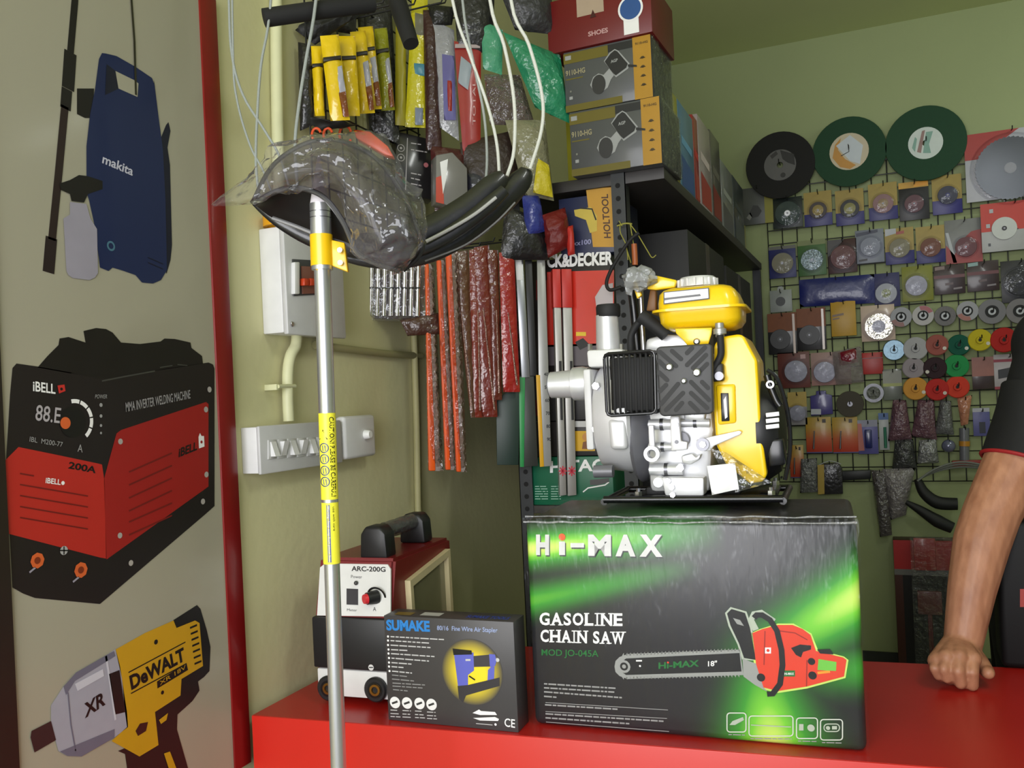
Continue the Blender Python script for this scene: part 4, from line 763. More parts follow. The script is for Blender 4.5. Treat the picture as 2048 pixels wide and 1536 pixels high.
def sling_big():
    fr = Frame(camp(660, 470, 1.47), PSI+radians(8))
    t = thing('tree_sling', 'large bundle of black padded crescent bands hanging on pale ropes behind the pole', 'sling', fr)
    bands = [([(505, 398), (560, 440), (640, 478), (740, 492), (840, 470), (930, 420), (985, 372), (1008, 352)], [8, 16, 22, 26, 30, 28, 24, 14], -.01, 0),
             ([(560, 436), (640, 490), (740, 520), (840, 512), (930, 465), (1000, 405), (1042, 360), (1052, 338)], [8, 12, 16, 20, 26, 28, 24, 12], .03, 1),
             ([(700, 500), (770, 512), (850, 495), (920, 455), (975, 412), (1010, 380)], [6, 12, 14, 16, 16, 12], -.03, 2)]
    k = fr.sc(800, 450, 0); BM = M((22, 22, 24), .35, bump=.12, bs=30, coat=.4)
    for pts, rs, d, i in bands:
        b = MB(fr); P = [fr.px(x, y, d) for x, y in pts]; b.tube(P, [r*k for r in rs], BM, 14)
        c0 = [sum(p[j] for p in P)/len(P) for j in range(3)]
        b.v = [(x, d+(y-d)*.55, z) for x, y, z in b.v]; b.build('padded_band', t)
    b = MB(fr); b.ppipe([(852, 483, -.045), (900, 458, -.045), (950, 428, -.045), (992, 395, -.042)], .003, M((170, 170, 170), .25, coat=.5), 8); b.build('shiny_piping', t, label='shiny light piping')
    b = MB(fr); b.ppipe([(850, 522, -.01), (930, 490, -.01), (990, 446, -.01), (1030, 405, -.005)], .0016, M((120, 120, 120), .25), 8); b.build('shiny_piping', t)
    RP = M((196, 198, 190), .6, nz=.2, ns=400); RG = M((140, 146, 142), .6, nz=.2, ns=400)
    for pts, mat, w_ in (([(1010, -260), (1022, 0), (1058, 90), (1084, 190), (1083, 260), (1060, 338)], RP, 4.5), ([(960, -260), (980, 0), (1008, 90), (1028, 200), (1028, 300), (1014, 352)], RP, 4.5),
                         ([(870, -260), (905, 0), (940, 110), (975, 210), (994, 290), (999, 368)], RP, 4), ([(915, -260), (925, 0), (948, 130), (968, 230), (974, 320), (968, 388)], RG, 3.4),
                         ([(655, -260), (632, 0), (612, 120), (598, 210), (590, 300), (600, 420)], RG, 4), ([(455, -260), (458, 0), (464, 110), (486, 190), (530, 262), (562, 320), (590, 420)], RG, 3),
                         ([(560, -260), (540, 20), (522, 130), (514, 240), (512, 330), (520, 405)], RG, 3.2), ([(462, -260), (466, 100), (474, 200), (500, 290), (528, 345), (556, 420)], RG, 2.6)):
        b = MB(fr); q = [fr.px(x, y, .02 if x > 700 else .004) for x, y in pts]; b.tube(q, w_*.82*k, mat, 8); b.build('rope', t)
    return fr
FS = sling_big()
def foam_bars():
    BF = M((16, 16, 17), .8, nz=.2)
    fr = Frame(camp(660, 30, 1.50), PSI); b = MB(fr); k = fr.sc(660, 30); b.tube([fr.px(528, 36, -.03), fr.px(640, 20, .0), fr.px(745, 8, .05)], [18*k, 18*k, 17*k], BF, 18, False); tag(b.build('foam_bar', smooth=60), 'thick black foam-covered bar lying level at the top left of the hanging goods', 'foam bar', 'foam bars')
    fr = Frame(camp(800, 40, 1.62), PSI); b = MB(fr); k = fr.sc(800, 40); b.tube([fr.px(772, -70, .05), fr.px(800, 20, .03), fr.px(822, 88, 0)], [18*k, 19*k, 16*k], BF, 18, False); tag(b.build('foam_bar', smooth=60), 'black foam-covered bar slanting down in front of the tall yellow packs', 'foam bar', 'foam bars')
foam_bars()
# ------------------------------------------------------------------ wire grid and hanging stock on the left wall
def wire_grid(name, label, fr, x0, x1, z0, z1, sp, r, dep):
    """lattice of rods standing off a wall; fr is at the panel centre, z relative to fr"""
    t = thing(name, label, 'wire grid', fr); b = MB(fr); nx = round((x1-x0)/sp); nz_ = round((z1-z0)/sp); W = M((24, 24, 24), .4)
    for i in range(nx+1): x = x0+(x1-x0)*i/nx; b.cyl((x, dep, z0), (x, dep, z1), r, W, 6)
    for i in range(nz_+1): z = z0+(z1-z0)*i/nz_; b.cyl((x0, dep-2*r, z), (x1, dep-2*r, z), r, W, 6)
    b.build('wires', t)
    for x in (x0+.01, x1-.01):
        for z in (z0+.02, z1-.02): b = MB(fr); b.cyl((x, dep, z), (x, -.0015, z), .005, W, 8); b.build('standoff', t)
    return t
def wt(x, y, off): return min(wall_t(x, y)-off, 2.06+.0001*x)
def hook(par, fr, p, ln=.06, out=(0, -1, 0)):
    b = MB(fr); p = Vector(p); o = Vector(out); b.tube([p-o*.004, p+o*ln*.6, p+o*ln, p+o*(ln+.006)+Vector((0, 0, .012))], .0022, BLK, 6, False); b.build('hook', par)
def left_stock():
    ya = FW.px(592, 150)[0]; yb = 2.06
    fr = Frame(FW.wor(((ya+yb)/2, 0, 1.2)), FW.yaw); h = (yb-ya)/2
    gt = wire_grid('wire_grid', 'black wire grid panel on the left wall carrying the yellow and chrome packs', fr, -h, h, fr.px(760, 470, 0)[2], 1.25, .06, .0022, -.03)
    for px_, py_ in ((632, 38), (660, 40), (700, 40), (760, 35), (830, 20), (890, 40), (940, 90), (760, 530), (860, 500), (900, 500), (930, 490), (960, 490), (1000, 480), (800, 262)):
        q = fr.px(px_, py_, -.03); hook(gt, fr, q, .17 if py_ < 41 and px_ < 800 else .09)
    # yellow pliers packs
    YP = M((232, 196, 18), .3, nz=.06, bump=.3, bs=40, coat=.5); YD = M((150, 150, 24), .3, nz=.1, bump=.4, coat=.6); BR = M((120, 62, 22), .35, nz=.3, bump=.4, coat=.5); SVP = M((168, 168, 180), .3, nz=.3, coat=.5)
    packs = [((622, 92, 650, 232), 'leftmost yellow pliers pack of the bunch, seen edge-on', 0), ((640, 72, 700, 240), 'wide yellow pliers pack with a black band, second from the left of the bunch', 1), ((672, 72, 720, 232), 'slim yellow pliers pack leaning in the middle of the bunch', 0),
             ((700, 64, 750, 226), 'yellow pliers pack with a pale window, right of the middle of the bunch', 1), ((716, 55, 764, 218), 'tallest yellow pliers pack of the bunch, near its right end', 1), ((748, 58, 790, 220), 'rightmost greenish yellow pliers pack of the bunch, with a shiny edge', 2)]
    for i, ((x0, y0, x1, y1), lab, kd) in enumerate(packs):
        tt = wall_t((x0+x1)/2, 150)-(.17-.006*i if i else .09); f2 = Frame(camp((x0+x1)/2, y0, tt), PSI+radians(14)); t = thing('pliers_pack', lab, 'pliers', f2, 'yellow pliers packs'); ln = 18
        b = MB(f2); q = [(x0, y0), (x0+(x1-x0)*.62, y0-3), (x1, y1), (x0+(x1-x0)*.35, y1+2)] if kd else [(x0, y0), (x0+(x1-x0)*.8, y0), (x1, y1), (x0+ln*.4, y1)]
        b.pillow(q, 0, .022, YD if kd == 2 else YP, 8, 12, .004, i); b.build('pouch', t)
        b = MB(f2); a = lambda u, v: ((q[0][0]*(1-u)+q[1][0]*u)*(1-v)+(q[3][0]*(1-u)+q[2][0]*u)*v, (q[0][1]*(1-u)+q[1][1]*u)*(1-v)+(q[3][1]*(1-u)+q[2][1]*u)*v)
        b.pprism([a(.02, .25), a(.98, .24), a(.98, .285), a(.02, .30)], -.0125, .0125, M((26, 20, 12), .4), .001); b.build('band', t, label='black printed band')
        if kd:
            b = MB(f2); b.pillow([a(.58, .38), a(.96, .36), a(.98, .66), a(.62, .68)], -.010, .006, SVP, 6, 8, .003, i+7); b.build('window', t, label='silvery clear window'); b = MB(f2); b.pillow([a(.60, .68), a(.98, .66), a(.98, .96), a(.66, .96)], -.010, .006, BR, 6, 8, .003, i+9); b.build('pliers', t, label='brown handled pliers end')
    b = None
    def pack(px4, lab, cat, mat, th=.02, name='pack', yaw=14, off=.14, grp=None, seed=0, extra=None, wr=.003):
        cx = sum(p[0] for p in px4)/4; cy = sum(p[1] for p in px4)/4; f2 = Frame(camp(px4[3][0], px4[3][1], wt(cx, cy, off)), PSI+radians(yaw)); t = thing(name, lab, cat, f2, grp)
        b = MB(f2); b.pillow(px4, 0, th, mat, 8, 16, wr, seed); b.build('pouch', t)
        for nm, mt, qs, dd in (extra or []): b = MB(f2); b.pillow(qs, -th*.42+dd, th*.3, mt, 6, 10, wr*.7, seed+1); b.build(nm, t)
        return t, f2
    YT_ = M((196, 186, 30), .28, nz=.12, coat=.6, bump=.3); GP = M((150, 150, 156), .3, nz=.15, coat=.6, bump=.4); RDP = M((150, 34, 32), .35, nz=.1, coat=.4)
    pack([(792, -40), (812, -40), (812, 252), (790, 250)], 'dull yellow narrow pack behind the slanting foam bar, left of two tall ones', 'pack', M((150, 140, 26), .35, nz=.1), .012, 'saw_blade_pack', grp='tall yellow packs')
    pack([(826, -40), (856, -40), (852, 256), (810, 254)], 'tall bright yellow pack with a blue patch, right of the slanting foam bar', 'pack', YT_, .018, 'saw_blade_pack', grp='tall yellow packs', seed=3,
         extra=[('patch', M((70, 130, 150), .3), [(828, 126), (850, 128), (850, 152), (828, 150)], -.001), ('window', M((110, 108, 90), .3), [(830, 25), (850, 30), (848, 70), (830, 72)], -.001), ('window', M((120, 130, 150), .3), [(830, 215), (846, 216), (845, 250), (830, 250)], -.001)])
    pack([(862, 38), (908, 60), (918, 282), (880, 255)], 'long clear pouch with grey card, a violet tool and red tip', 'pack', GP, .02, 'tool_pouch', seed=5, extra=[('tool', M((96, 92, 150), .35), [(884, 108), (908, 112), (912, 240), (888, 240)], -.002), ('tip', RDP, [(894, 158), (904, 160), (904, 222), (896, 222)], -.005)])
    pack([(856, 8), (910, 14), (904, 50), (862, 54)], 'black round reel with shiny film above the clear pouch', 'reel', M((30, 30, 30), .35, bump=.5), .03, 'wire_reel', seed=6)
    t, f2 = pack([(908, 82), (962, 92), (961, 300), (926, 310)], 'long red card pack with a grey tool, behind the pale ropes', 'pack', RDP, .012, 'tool_card', seed=7, wr=.001, extra=[('tool', M((150, 160, 170), .35), [(922, 112), (944, 130), (936, 180), (916, 165)], -.004)])
    b = MB(f2); b.prect(910, 88, 960, 96, -.0075, M((165, 150, 150), .4)); b.ptext('TOTAL', (951, 250), (951, 160), (945, 250), -.0075, M((200, 160, 160), .4)); b.build('lettering', t)
    GN = M((36, 130, 92), .35, nz=.2, coat=.5, bump=.5); GNP = M((70, 150, 115), .4, nz=.1, coat=.3, bump=.3)
    pack([(962, 40), (1006, 60), (1004, 150), (966, 138)], 'pale green folded pack hanging behind the two middle ropes', 'pack', GNP, .02, 'folded_apron', off=.2, seed=8)
    pack([(1006, 64), (1120, 110), (1142, 248), (1070, 215)], 'large crumpled emerald green plastic pack beside the angle grinder cartons', 'pack', GN, .05, 'folded_apron', off=.25, seed=9, wr=.008)
    pack([(968, 148), (1040, 150), (1070, 250), (980, 250)], 'crumpled clear bag below the pale green pack', 'bag', film((200, 195, 195), .45, .15, .9, 40, .4, (110, 95, 95)), .04, 'clear_bag', off=.2, seed=10, wr=.008)
    pack([(990, -40), (1100, -40), (1110, 70), (1030, 60)], 'dark grey bagged roll above the green packs', 'bag', M((50, 50, 52), .4, bump=.5), .06, 'grey_roll', off=.25, seed=11, wr=.006)
    pack([(1010, 240), (1090, 240), (1108, 402), (1050, 390)], 'clear bag with a yellow corner, behind the end of the sling', 'bag', M((128, 126, 100), .3, nz=.2, coat=.5, bump=.5), .05, 'clear_bag', off=.25, seed=12, wr=.006, extra=[('yellow_cloth', M((196, 180, 34), .4, bump=.4), [(1075, 316), (1098, 330), (1106, 395), (1066, 385)], -.004)])
    pack([(1044, 392), (1078, 388), (1092, 462), (1052, 474)], 'small blue bag hanging below the sling end', 'bag', M((52, 62, 140), .35, nz=.15, coat=.5, bump=.4), .045, 'blue_bag', off=.25, seed=13, wr=.005)
    pack([(1085, 430), (1130, 415), (1146, 490), (1096, 516)], 'crumpled dark red cloth bag left of the blue and yellow carton', 'bag', M((110, 22, 20), .5, nz=.2, bump=.4), .05, 'red_bag', off=.22, seed=14, wr=.008)
    pack([(1130, 455), (1146, 450), (1150, 508), (1136, 512)], 'small bright red strap bag against the blue and yellow carton', 'bag', M((185, 45, 36), .5), .03, 'red_bag', off=.22, seed=15)
    pack([(590, 60), (640, 20), (720, 30), (630, 90)], 'tangle of black webbing straps behind the yellow packs', 'strap', M((20, 20, 20), .6, bump=.4), .04, 'strap_bundle', off=.1, seed=16, wr=.012)
    pack([(596, 228), (640, 240), (720, 250), (640, 262)], 'black cable bundle under the yellow packs', 'cable', M((18, 18, 18), .5), .03, 'cable_bundle', off=.1, seed=17, wr=.008)
    DKP = M((30, 29, 31), .4, nz=.3, coat=.4, bump=.4); DMP = M((58, 30, 30), .4, nz=.3, coat=.4, bump=.4)
    pack([(596, 84), (626, 90), (628, 250), (600, 262)], 'narrow dark sheet painting the shadow behind the leftmost yellow pliers pack', 'pouch', DKP, .03, 'dark_pouch_and_shade', off=.05, seed=41, grp='dark pouches')  # dark sheet in place of the grey shadow beside the packs
    pack([(640, -30), (715, -30), (712, 70), (650, 60)], 'black pouch above the yellow pliers packs, under the foam bar', 'pouch', DKP, .04, 'dark_pouch_and_shade', off=.06, seed=42, grp='dark pouches')
    pack([(700, -30), (780, -30), (800, 290), (740, 260)], 'long black pouch behind the right end of the yellow packs', 'pouch', DKP, .03, 'dark_pouch_and_shade', off=.05, seed=43, grp='dark pouches')
    pack([(846, 20), (872, 20), (884, 300), (852, 300)], 'dark maroon pouch between the bright yellow pack and the clear pouch', 'pouch', DMP, .03, 'dark_pouch_and_shade', off=.07, seed=44, grp='dark pouches')
    pack([(905, -30), (990, -30), (985, 110), (915, 95)], 'black pouch above the red card pack, behind the ropes', 'pouch', DKP, .04, 'dark_pouch_and_shade', off=.12, seed=45, grp='dark pouches')
    pack([(920, 285), (1030, 260), (1040, 400), (930, 420)], 'dark brown bag behind the ropes just above the sling end', 'pouch', M((50, 38, 32), .45, nz=.3, bump=.4), .04, 'dark_pouch_and_shade', off=.10, seed=46, grp='dark pouches')
    pack([(1010, 410), (1085, 440), (1100, 520), (1000, 520)], 'dark bundle under the sling end, above the steel bars', 'pouch', DKP, .04, 'dark_pouch_and_shade', off=.12, seed=47, grp='dark pouches')
    # orange clips behind the visor
    OR = M((225, 82, 40), .35, nz=.06)
    for i, (x, lab) in enumerate(((633, 'leftmost orange ring clip behind the face shield'), (656, 'middle orange ring clip behind the face shield'), (691, 'rightmost and largest orange ring clip behind the face shield'))):
        f2 = Frame(camp(x, 300, wall_t(x, 280)-.11), PSI); k = f2.sc(x, 270); b = MB(f2); r = (9, 9, 12)[i]*k; c = f2.px(x, 270)
        b.tube([(c[0]+r*cos(q), c[1], c[2]+1.5*r*sin(q)) for q in [radians(20+j*28) for j in range(12)]], 2.6*k, OR, 8); tag(b.build('ring_clip'), lab, 'clip', 'orange ring clips')
    f2 = Frame(camp(745, 300, wall_t(745, 290)-.13), PSI); b = MB(f2); b.pprism([(706, 258), (740, 262), (776, 292), (788, 314), (770, 310), (712, 276)], 0, .03, OR, .004); tag(b.build('hand_saw'), 'orange plastic hand saw handle peeping out above the face shield', 'saw')
    # boxes hanging at the middle
    f2 = Frame(camp(792, 392, wall_t(830, 330)-.20), PSI+radians(20)); t = thing('multimeter_box', 'black hanging box with two round white icons, right of the face shield', 'box', f2)
    K = M((30, 28, 29), .35, nz=.1, coat=.5); b = MB(f2); b.pprism([(792, 262), (868, 280), (866, 400), (790, 384)], 0, .05, K, .002); b.build('carton', t)
    b = MB(f2); W9 = M((170, 165, 165), .4)
    for y in (296, 315): b.pring(802, y, 7.5, 6.2, -.001, 0, W9); b.pdisc(802, y, 2.5, -.001, W9, 10)
    b.pstroke([(815, 276), (811, 380)], 1.6, -.0008, W9); b.lines([(822, 285, 842, 288), (822, 298, 858, 304), (822, 345, 842, 349), (822, 355, 840, 359), (822, 366, 846, 371)], -.0008, W9, 2.2, 9); b.pdisc(852, 330, 5, -.0008, M((170, 100, 105), .4), 10); b.build('printed_artwork', t)
    f2 = Frame(camp(880, 420, wt(905, 360, .30)-.06), PSI+radians(20)); t = thing('drill_chuck_box', 'grey and orange red hanging box with a shiny front, beside the black icon box', 'box', f2)
    b = MB(f2); b.pprism([(872, 310), (905, 304), (935, 336), (936, 412), (920, 418), (872, 404)], 0, .05, M((120, 118, 116), .3, nz=.1, coat=.6), .003); b.build('carton', t)
    b = MB(f2); b.pprism([(872, 355), (886, 350), (888, 408), (872, 404)], -.0012, 0, M((190, 60, 35), .35, coat=.5)); b.pprism([(880, 324), (896, 318), (892, 360), (886, 388)], -.002, -.0012, M((235, 235, 235), .2, coat=1)); b.build('printed_artwork', t, label='orange red print with a painted white shine strip')  # the white strip paints a highlight on the carton front
    pack([(860, 290), (930, 300), (950, 400), (870, 430)], 'dark red crumpled bag behind the grey and orange box', 'bag', M((70, 22, 26), .4, coat=.5, bump=.4), .05, 'red_bag', off=.12, seed=21, wr=.006)
    pack([(930, 340), (985, 350), (980, 400), (930, 400)], 'small dark pack with chrome tip behind the sling', 'pack', M((46, 46, 60), .35, coat=.5, bump=.4), .04, 'dark_pack', off=.18, seed=22)
    # chrome sockets in a clear pack
    f2 = Frame(camp(790, 640, wall_t(790, 590)-.10), PSI+radians(10)); t = thing('socket_bar_pack', 'flat brown-backed clear pack of shiny chrome bars below the face shield', 'tool pack', f2)
    b = MB(f2); b.pprism([(728, 520), (852, 520), (846, 640), (728, 636)], .012, .016, M((62, 40, 30), .4, nz=.1, coat=.4), .001); b.build('backing_card', t)
    CH = M((235, 232, 235), .12, 1); k = f2.sc(790, 590)
    for i in range(8):
        x = 741+i*13.4; b = MB(f2); a, c = Vector(f2.px(x, 632, .004)), Vector(f2.px(x+2, 530, .004)); b.cyl(a, c, 4.6*k, CH, 12); m_ = a.lerp(c, .53); b.cyl(m_, m_+Vector((0, 0, .004)), 5.2*k, BLK, 12); b.cyl(a, a.lerp(c, .2), 5.3*k, CH, 12); b.build('chrome_bar', t)
    b = MB(f2); b.pillow([(726, 505), (856, 510), (850, 644), (724, 640)], .004, .03, film((250, 250, 250), .04, .08, .6, 30, .5), 12, 12, .003, 3); b.build('clear_pouch', t)
    pack([(800, 640), (880, 625), (890, 668), (815, 672)], 'dark brown crumpled film pack under the chrome bar pack', 'pack', M((70, 42, 34), .4, coat=.5, bump=.5), .03, 'film_pack', off=.1, seed=25, wr=.006)
    # long saws and blades in film
    SAW = [((850, 525), (866, 530), (885, 942), (858, 942), (226, 92, 28), 'leftmost of three long orange saws in clear film', .12), ((874, 520), (892, 520), (912, 940), (892, 940), (226, 88, 28), 'long orange saw in film, second from the left', .14),
           ((892, 505), (915, 505), (932, 944), (914, 944), (222, 84, 26), 'long orange saw in film, third from the left, its silver edge showing', .16)]
    for i, (a, b_, c, e, col, lab, off) in enumerate(SAW):
        cx = (a[0]+c[0])/2; f2 = Frame(camp(e[0], e[1], wt(cx, 720, off)-.012*i), PSI+radians(18)); t = thing('bow_saw', lab, 'saw', f2, 'long film-wrapped saws'); mx = lambda p, q, u: (p[0]+(q[0]-p[0])*u, p[1]+(q[1]-p[1])*u)
        b = MB(f2); b.pprism([a, mx(a, b_, .5), mx(e, c, .5), e], 0, .012, M(col, .4, nz=.1), .003); b.build('frame_bar', t, label='orange bar')
        b = MB(f2); P0, P1 = mx(a, b_, .72), mx(e, c, .78); n_ = 46; pts = []
        for j in range(n_+1): q = mx(P0, P1, j/n_); pts.append((q[0]+(3.4 if j % 2 else 0), q[1]))
        b.pprism([mx(a, b_, .45)]+pts+[mx(e, c, .45)], .003, .006, M((150, 138, 134), .3, .3, nz=.5, ns=160)); b.build('blade', t, label='toothed steel blade')  # colour speckle paints glints on the blade
        b = MB(f2); b.pillow([(a[0]-2, a[1]), (b_[0]+2, b_[1]), (c[0]+2, c[1]), (e[0]-2, e[1])], .006, .024, film((240, 232, 226), .06, .08, .9, 45, .6, (120, 80, 70)), 6, 40, .003, i); b.build('film_sleeve', t)
    LP = [([(905, 505), (936, 500), (950, 835), (941, 835)], (92, 58, 40), 'brown film-wrapped blade pack, left of the brighter red one', 'blade_pack'), ([(938, 500), (962, 495), (966, 835), (945, 835)], (120, 44, 30), 'narrow red-brown film-wrapped blade pack between the brown and orange ones', 'blade_pack'),
          ([(948, 495), (978, 490), (995, 834), (964, 834)], (112, 40, 30), 'dark red film-wrapped blade pack with a sparkling orange lower edge', 'blade_pack'), ([(975, 500), (996, 500), (1004, 800), (986, 800)], (96, 40, 28), 'narrow brown film-wrapped blade pack beside the red file card', 'blade_pack'),
          ([(998, 505), (1028, 505), (1040, 784), (1006, 784)], (156, 36, 32), 'bright red carded file, left of the silver bar', 'file_card')]
    for i, (q, col, lab, nm) in enumerate(LP): pack(q, lab, 'blade', M(col, .3, nz=.25, ns=14, coat=.7, bump=.5, bs=50), .014, nm, 16, .16+.02*i, 'film-wrapped blades' if nm == 'blade_pack' else None, 30+i, extra=[('shiny_edge', M((150, 120, 110), .25, .4, nz=.6, ns=200, bump=.6, bs=120), [(q[0][0]+17, q[0][1]+120), (q[0][0]+19, q[0][1]+120), (q[2][0]-4, q[2][1]-14), (q[2][0]-8, q[2][1]-14)], -.002)])  # pale speckled edge strips paint the glints along the teeth
    def strip(q, lab, name, cat, mat, th=.008, off=.22, parts=(), bev=.001):
        cx = sum(p[0] for p in q)/len(q); f2 = Frame(camp(q[-1][0], q[-1][1], wt(cx, 700, off)+.03), PSI+radians(5)); t = thing(name, lab, cat, f2); b = MB(f2); b.pprism(q, 0, th, mat, bev); b.build('blade' if 'saw' in name else 'beam' if 'level' in name else 'bar', t)
        for nm, mt, qq, dd in parts: b = MB(f2); b.pprism(qq, -dd, -dd+.004 if dd > 0 else .004, mt, .0005); b.build(nm, t)
        return t, f2
    strip([(1018, 780), (1040, 780), (1037, 930), (994, 930), (992, 800)], 'very dark green hand saw blade hanging behind the orange-edged saws', 'hand_saw', 'saw', M((28, 48, 40), .45), .006, .30)
    strip([(1040, 752), (1068, 752), (1076, 932), (1040, 934)], 'dark hand saw blade with a bright green left edge', 'hand_saw', 'saw', M((48, 50, 46), .4), .006, .36, [('edge_guard', M((44, 140, 74), .4), [(1038, 754), (1050, 754), (1048, 934), (1040, 934)], .002)])
    strip([(1030, 512), (1046, 516), (1060, 755), (1043, 755)], 'slim silver steel bar with a white tag, right of the red file card', 'steel_bar', 'bar', M((170, 172, 176), .3, .8), .01, .40, [('tag', PRINTW, [(1030, 516), (1043, 518), (1046, 560), (1033, 560)], .001)])
    strip([(1050, 520), (1064, 520), (1074, 752), (1060, 752)], 'black slim bar next to the silver steel bar', 'black_bar', 'bar', M((28, 28, 30), .4), .01, .40)
    t, f2 = strip([(1074, 512), (1090, 515), (1103, 932), (1080, 934)], 'pale ruler-marked saw with a yellow left edge', 'marked_saw', 'saw', M((160, 160, 158), .35, .3), .006, .40, [('edge_guard', M((212, 160, 30), .4), [(1072, 750), (1080, 750), (1088, 933), (1080, 934)], .002)])
    b = MB(f2)
    for i in range(6): b.ptext(str(10*(i+4)), (1088+i*1.2, 752+i*26), (1096+i*1.2, 752+i*26), (1088+i*1.2, 745+i*26), -.0006, PRINTK, .02)
    b.build('scale_marks', t)
    for i, (q, lab) in enumerate((([(1106, 540), (1120, 540), (1133, 990), (1120, 992)], 'left one of two long aluminium spirit levels with red tops'), ([(1124, 540), (1142, 540), (1153, 990), (1136, 992)], 'right one of two long aluminium spirit levels, with a dark slot and red star print'))):
        t, f2 = strip(q, lab, 'spirit_level', 'level', M((178, 176, 172), .4, .5), .03, .50)
        b = MB(f2); b.pprism([(q[0][0]-1, q[0][1]-2), (q[1][0]+1, q[1][1]-2), (q[1][0]+3, 615), (q[0][0]+1, 615)], -.003, .031, M((196, 44, 36), .4), .001); b.build('end_cap', t, label='red top sleeve')
        b = MB(f2); b.pprism([(q[1][0]-2, 722), (q[1][0]+3, 722), (q[1][0]+6, 840), (q[1][0]+1, 840)], -.002, .004, M((30, 30, 30), .4)); c = ((q[2][0]+q[3][0])/2-1, 942)
        b.build('vial_slot', t); b = MB(f2)
        for j in range(8): a = j*pi/4; b.pstroke([c, (c[0]+8*cos(a), c[1]+10*sin(a))], 2.5, -.0007, M((190, 40, 60), .4))
        b.build('printed_star', t, label='red star print')
left_stock()
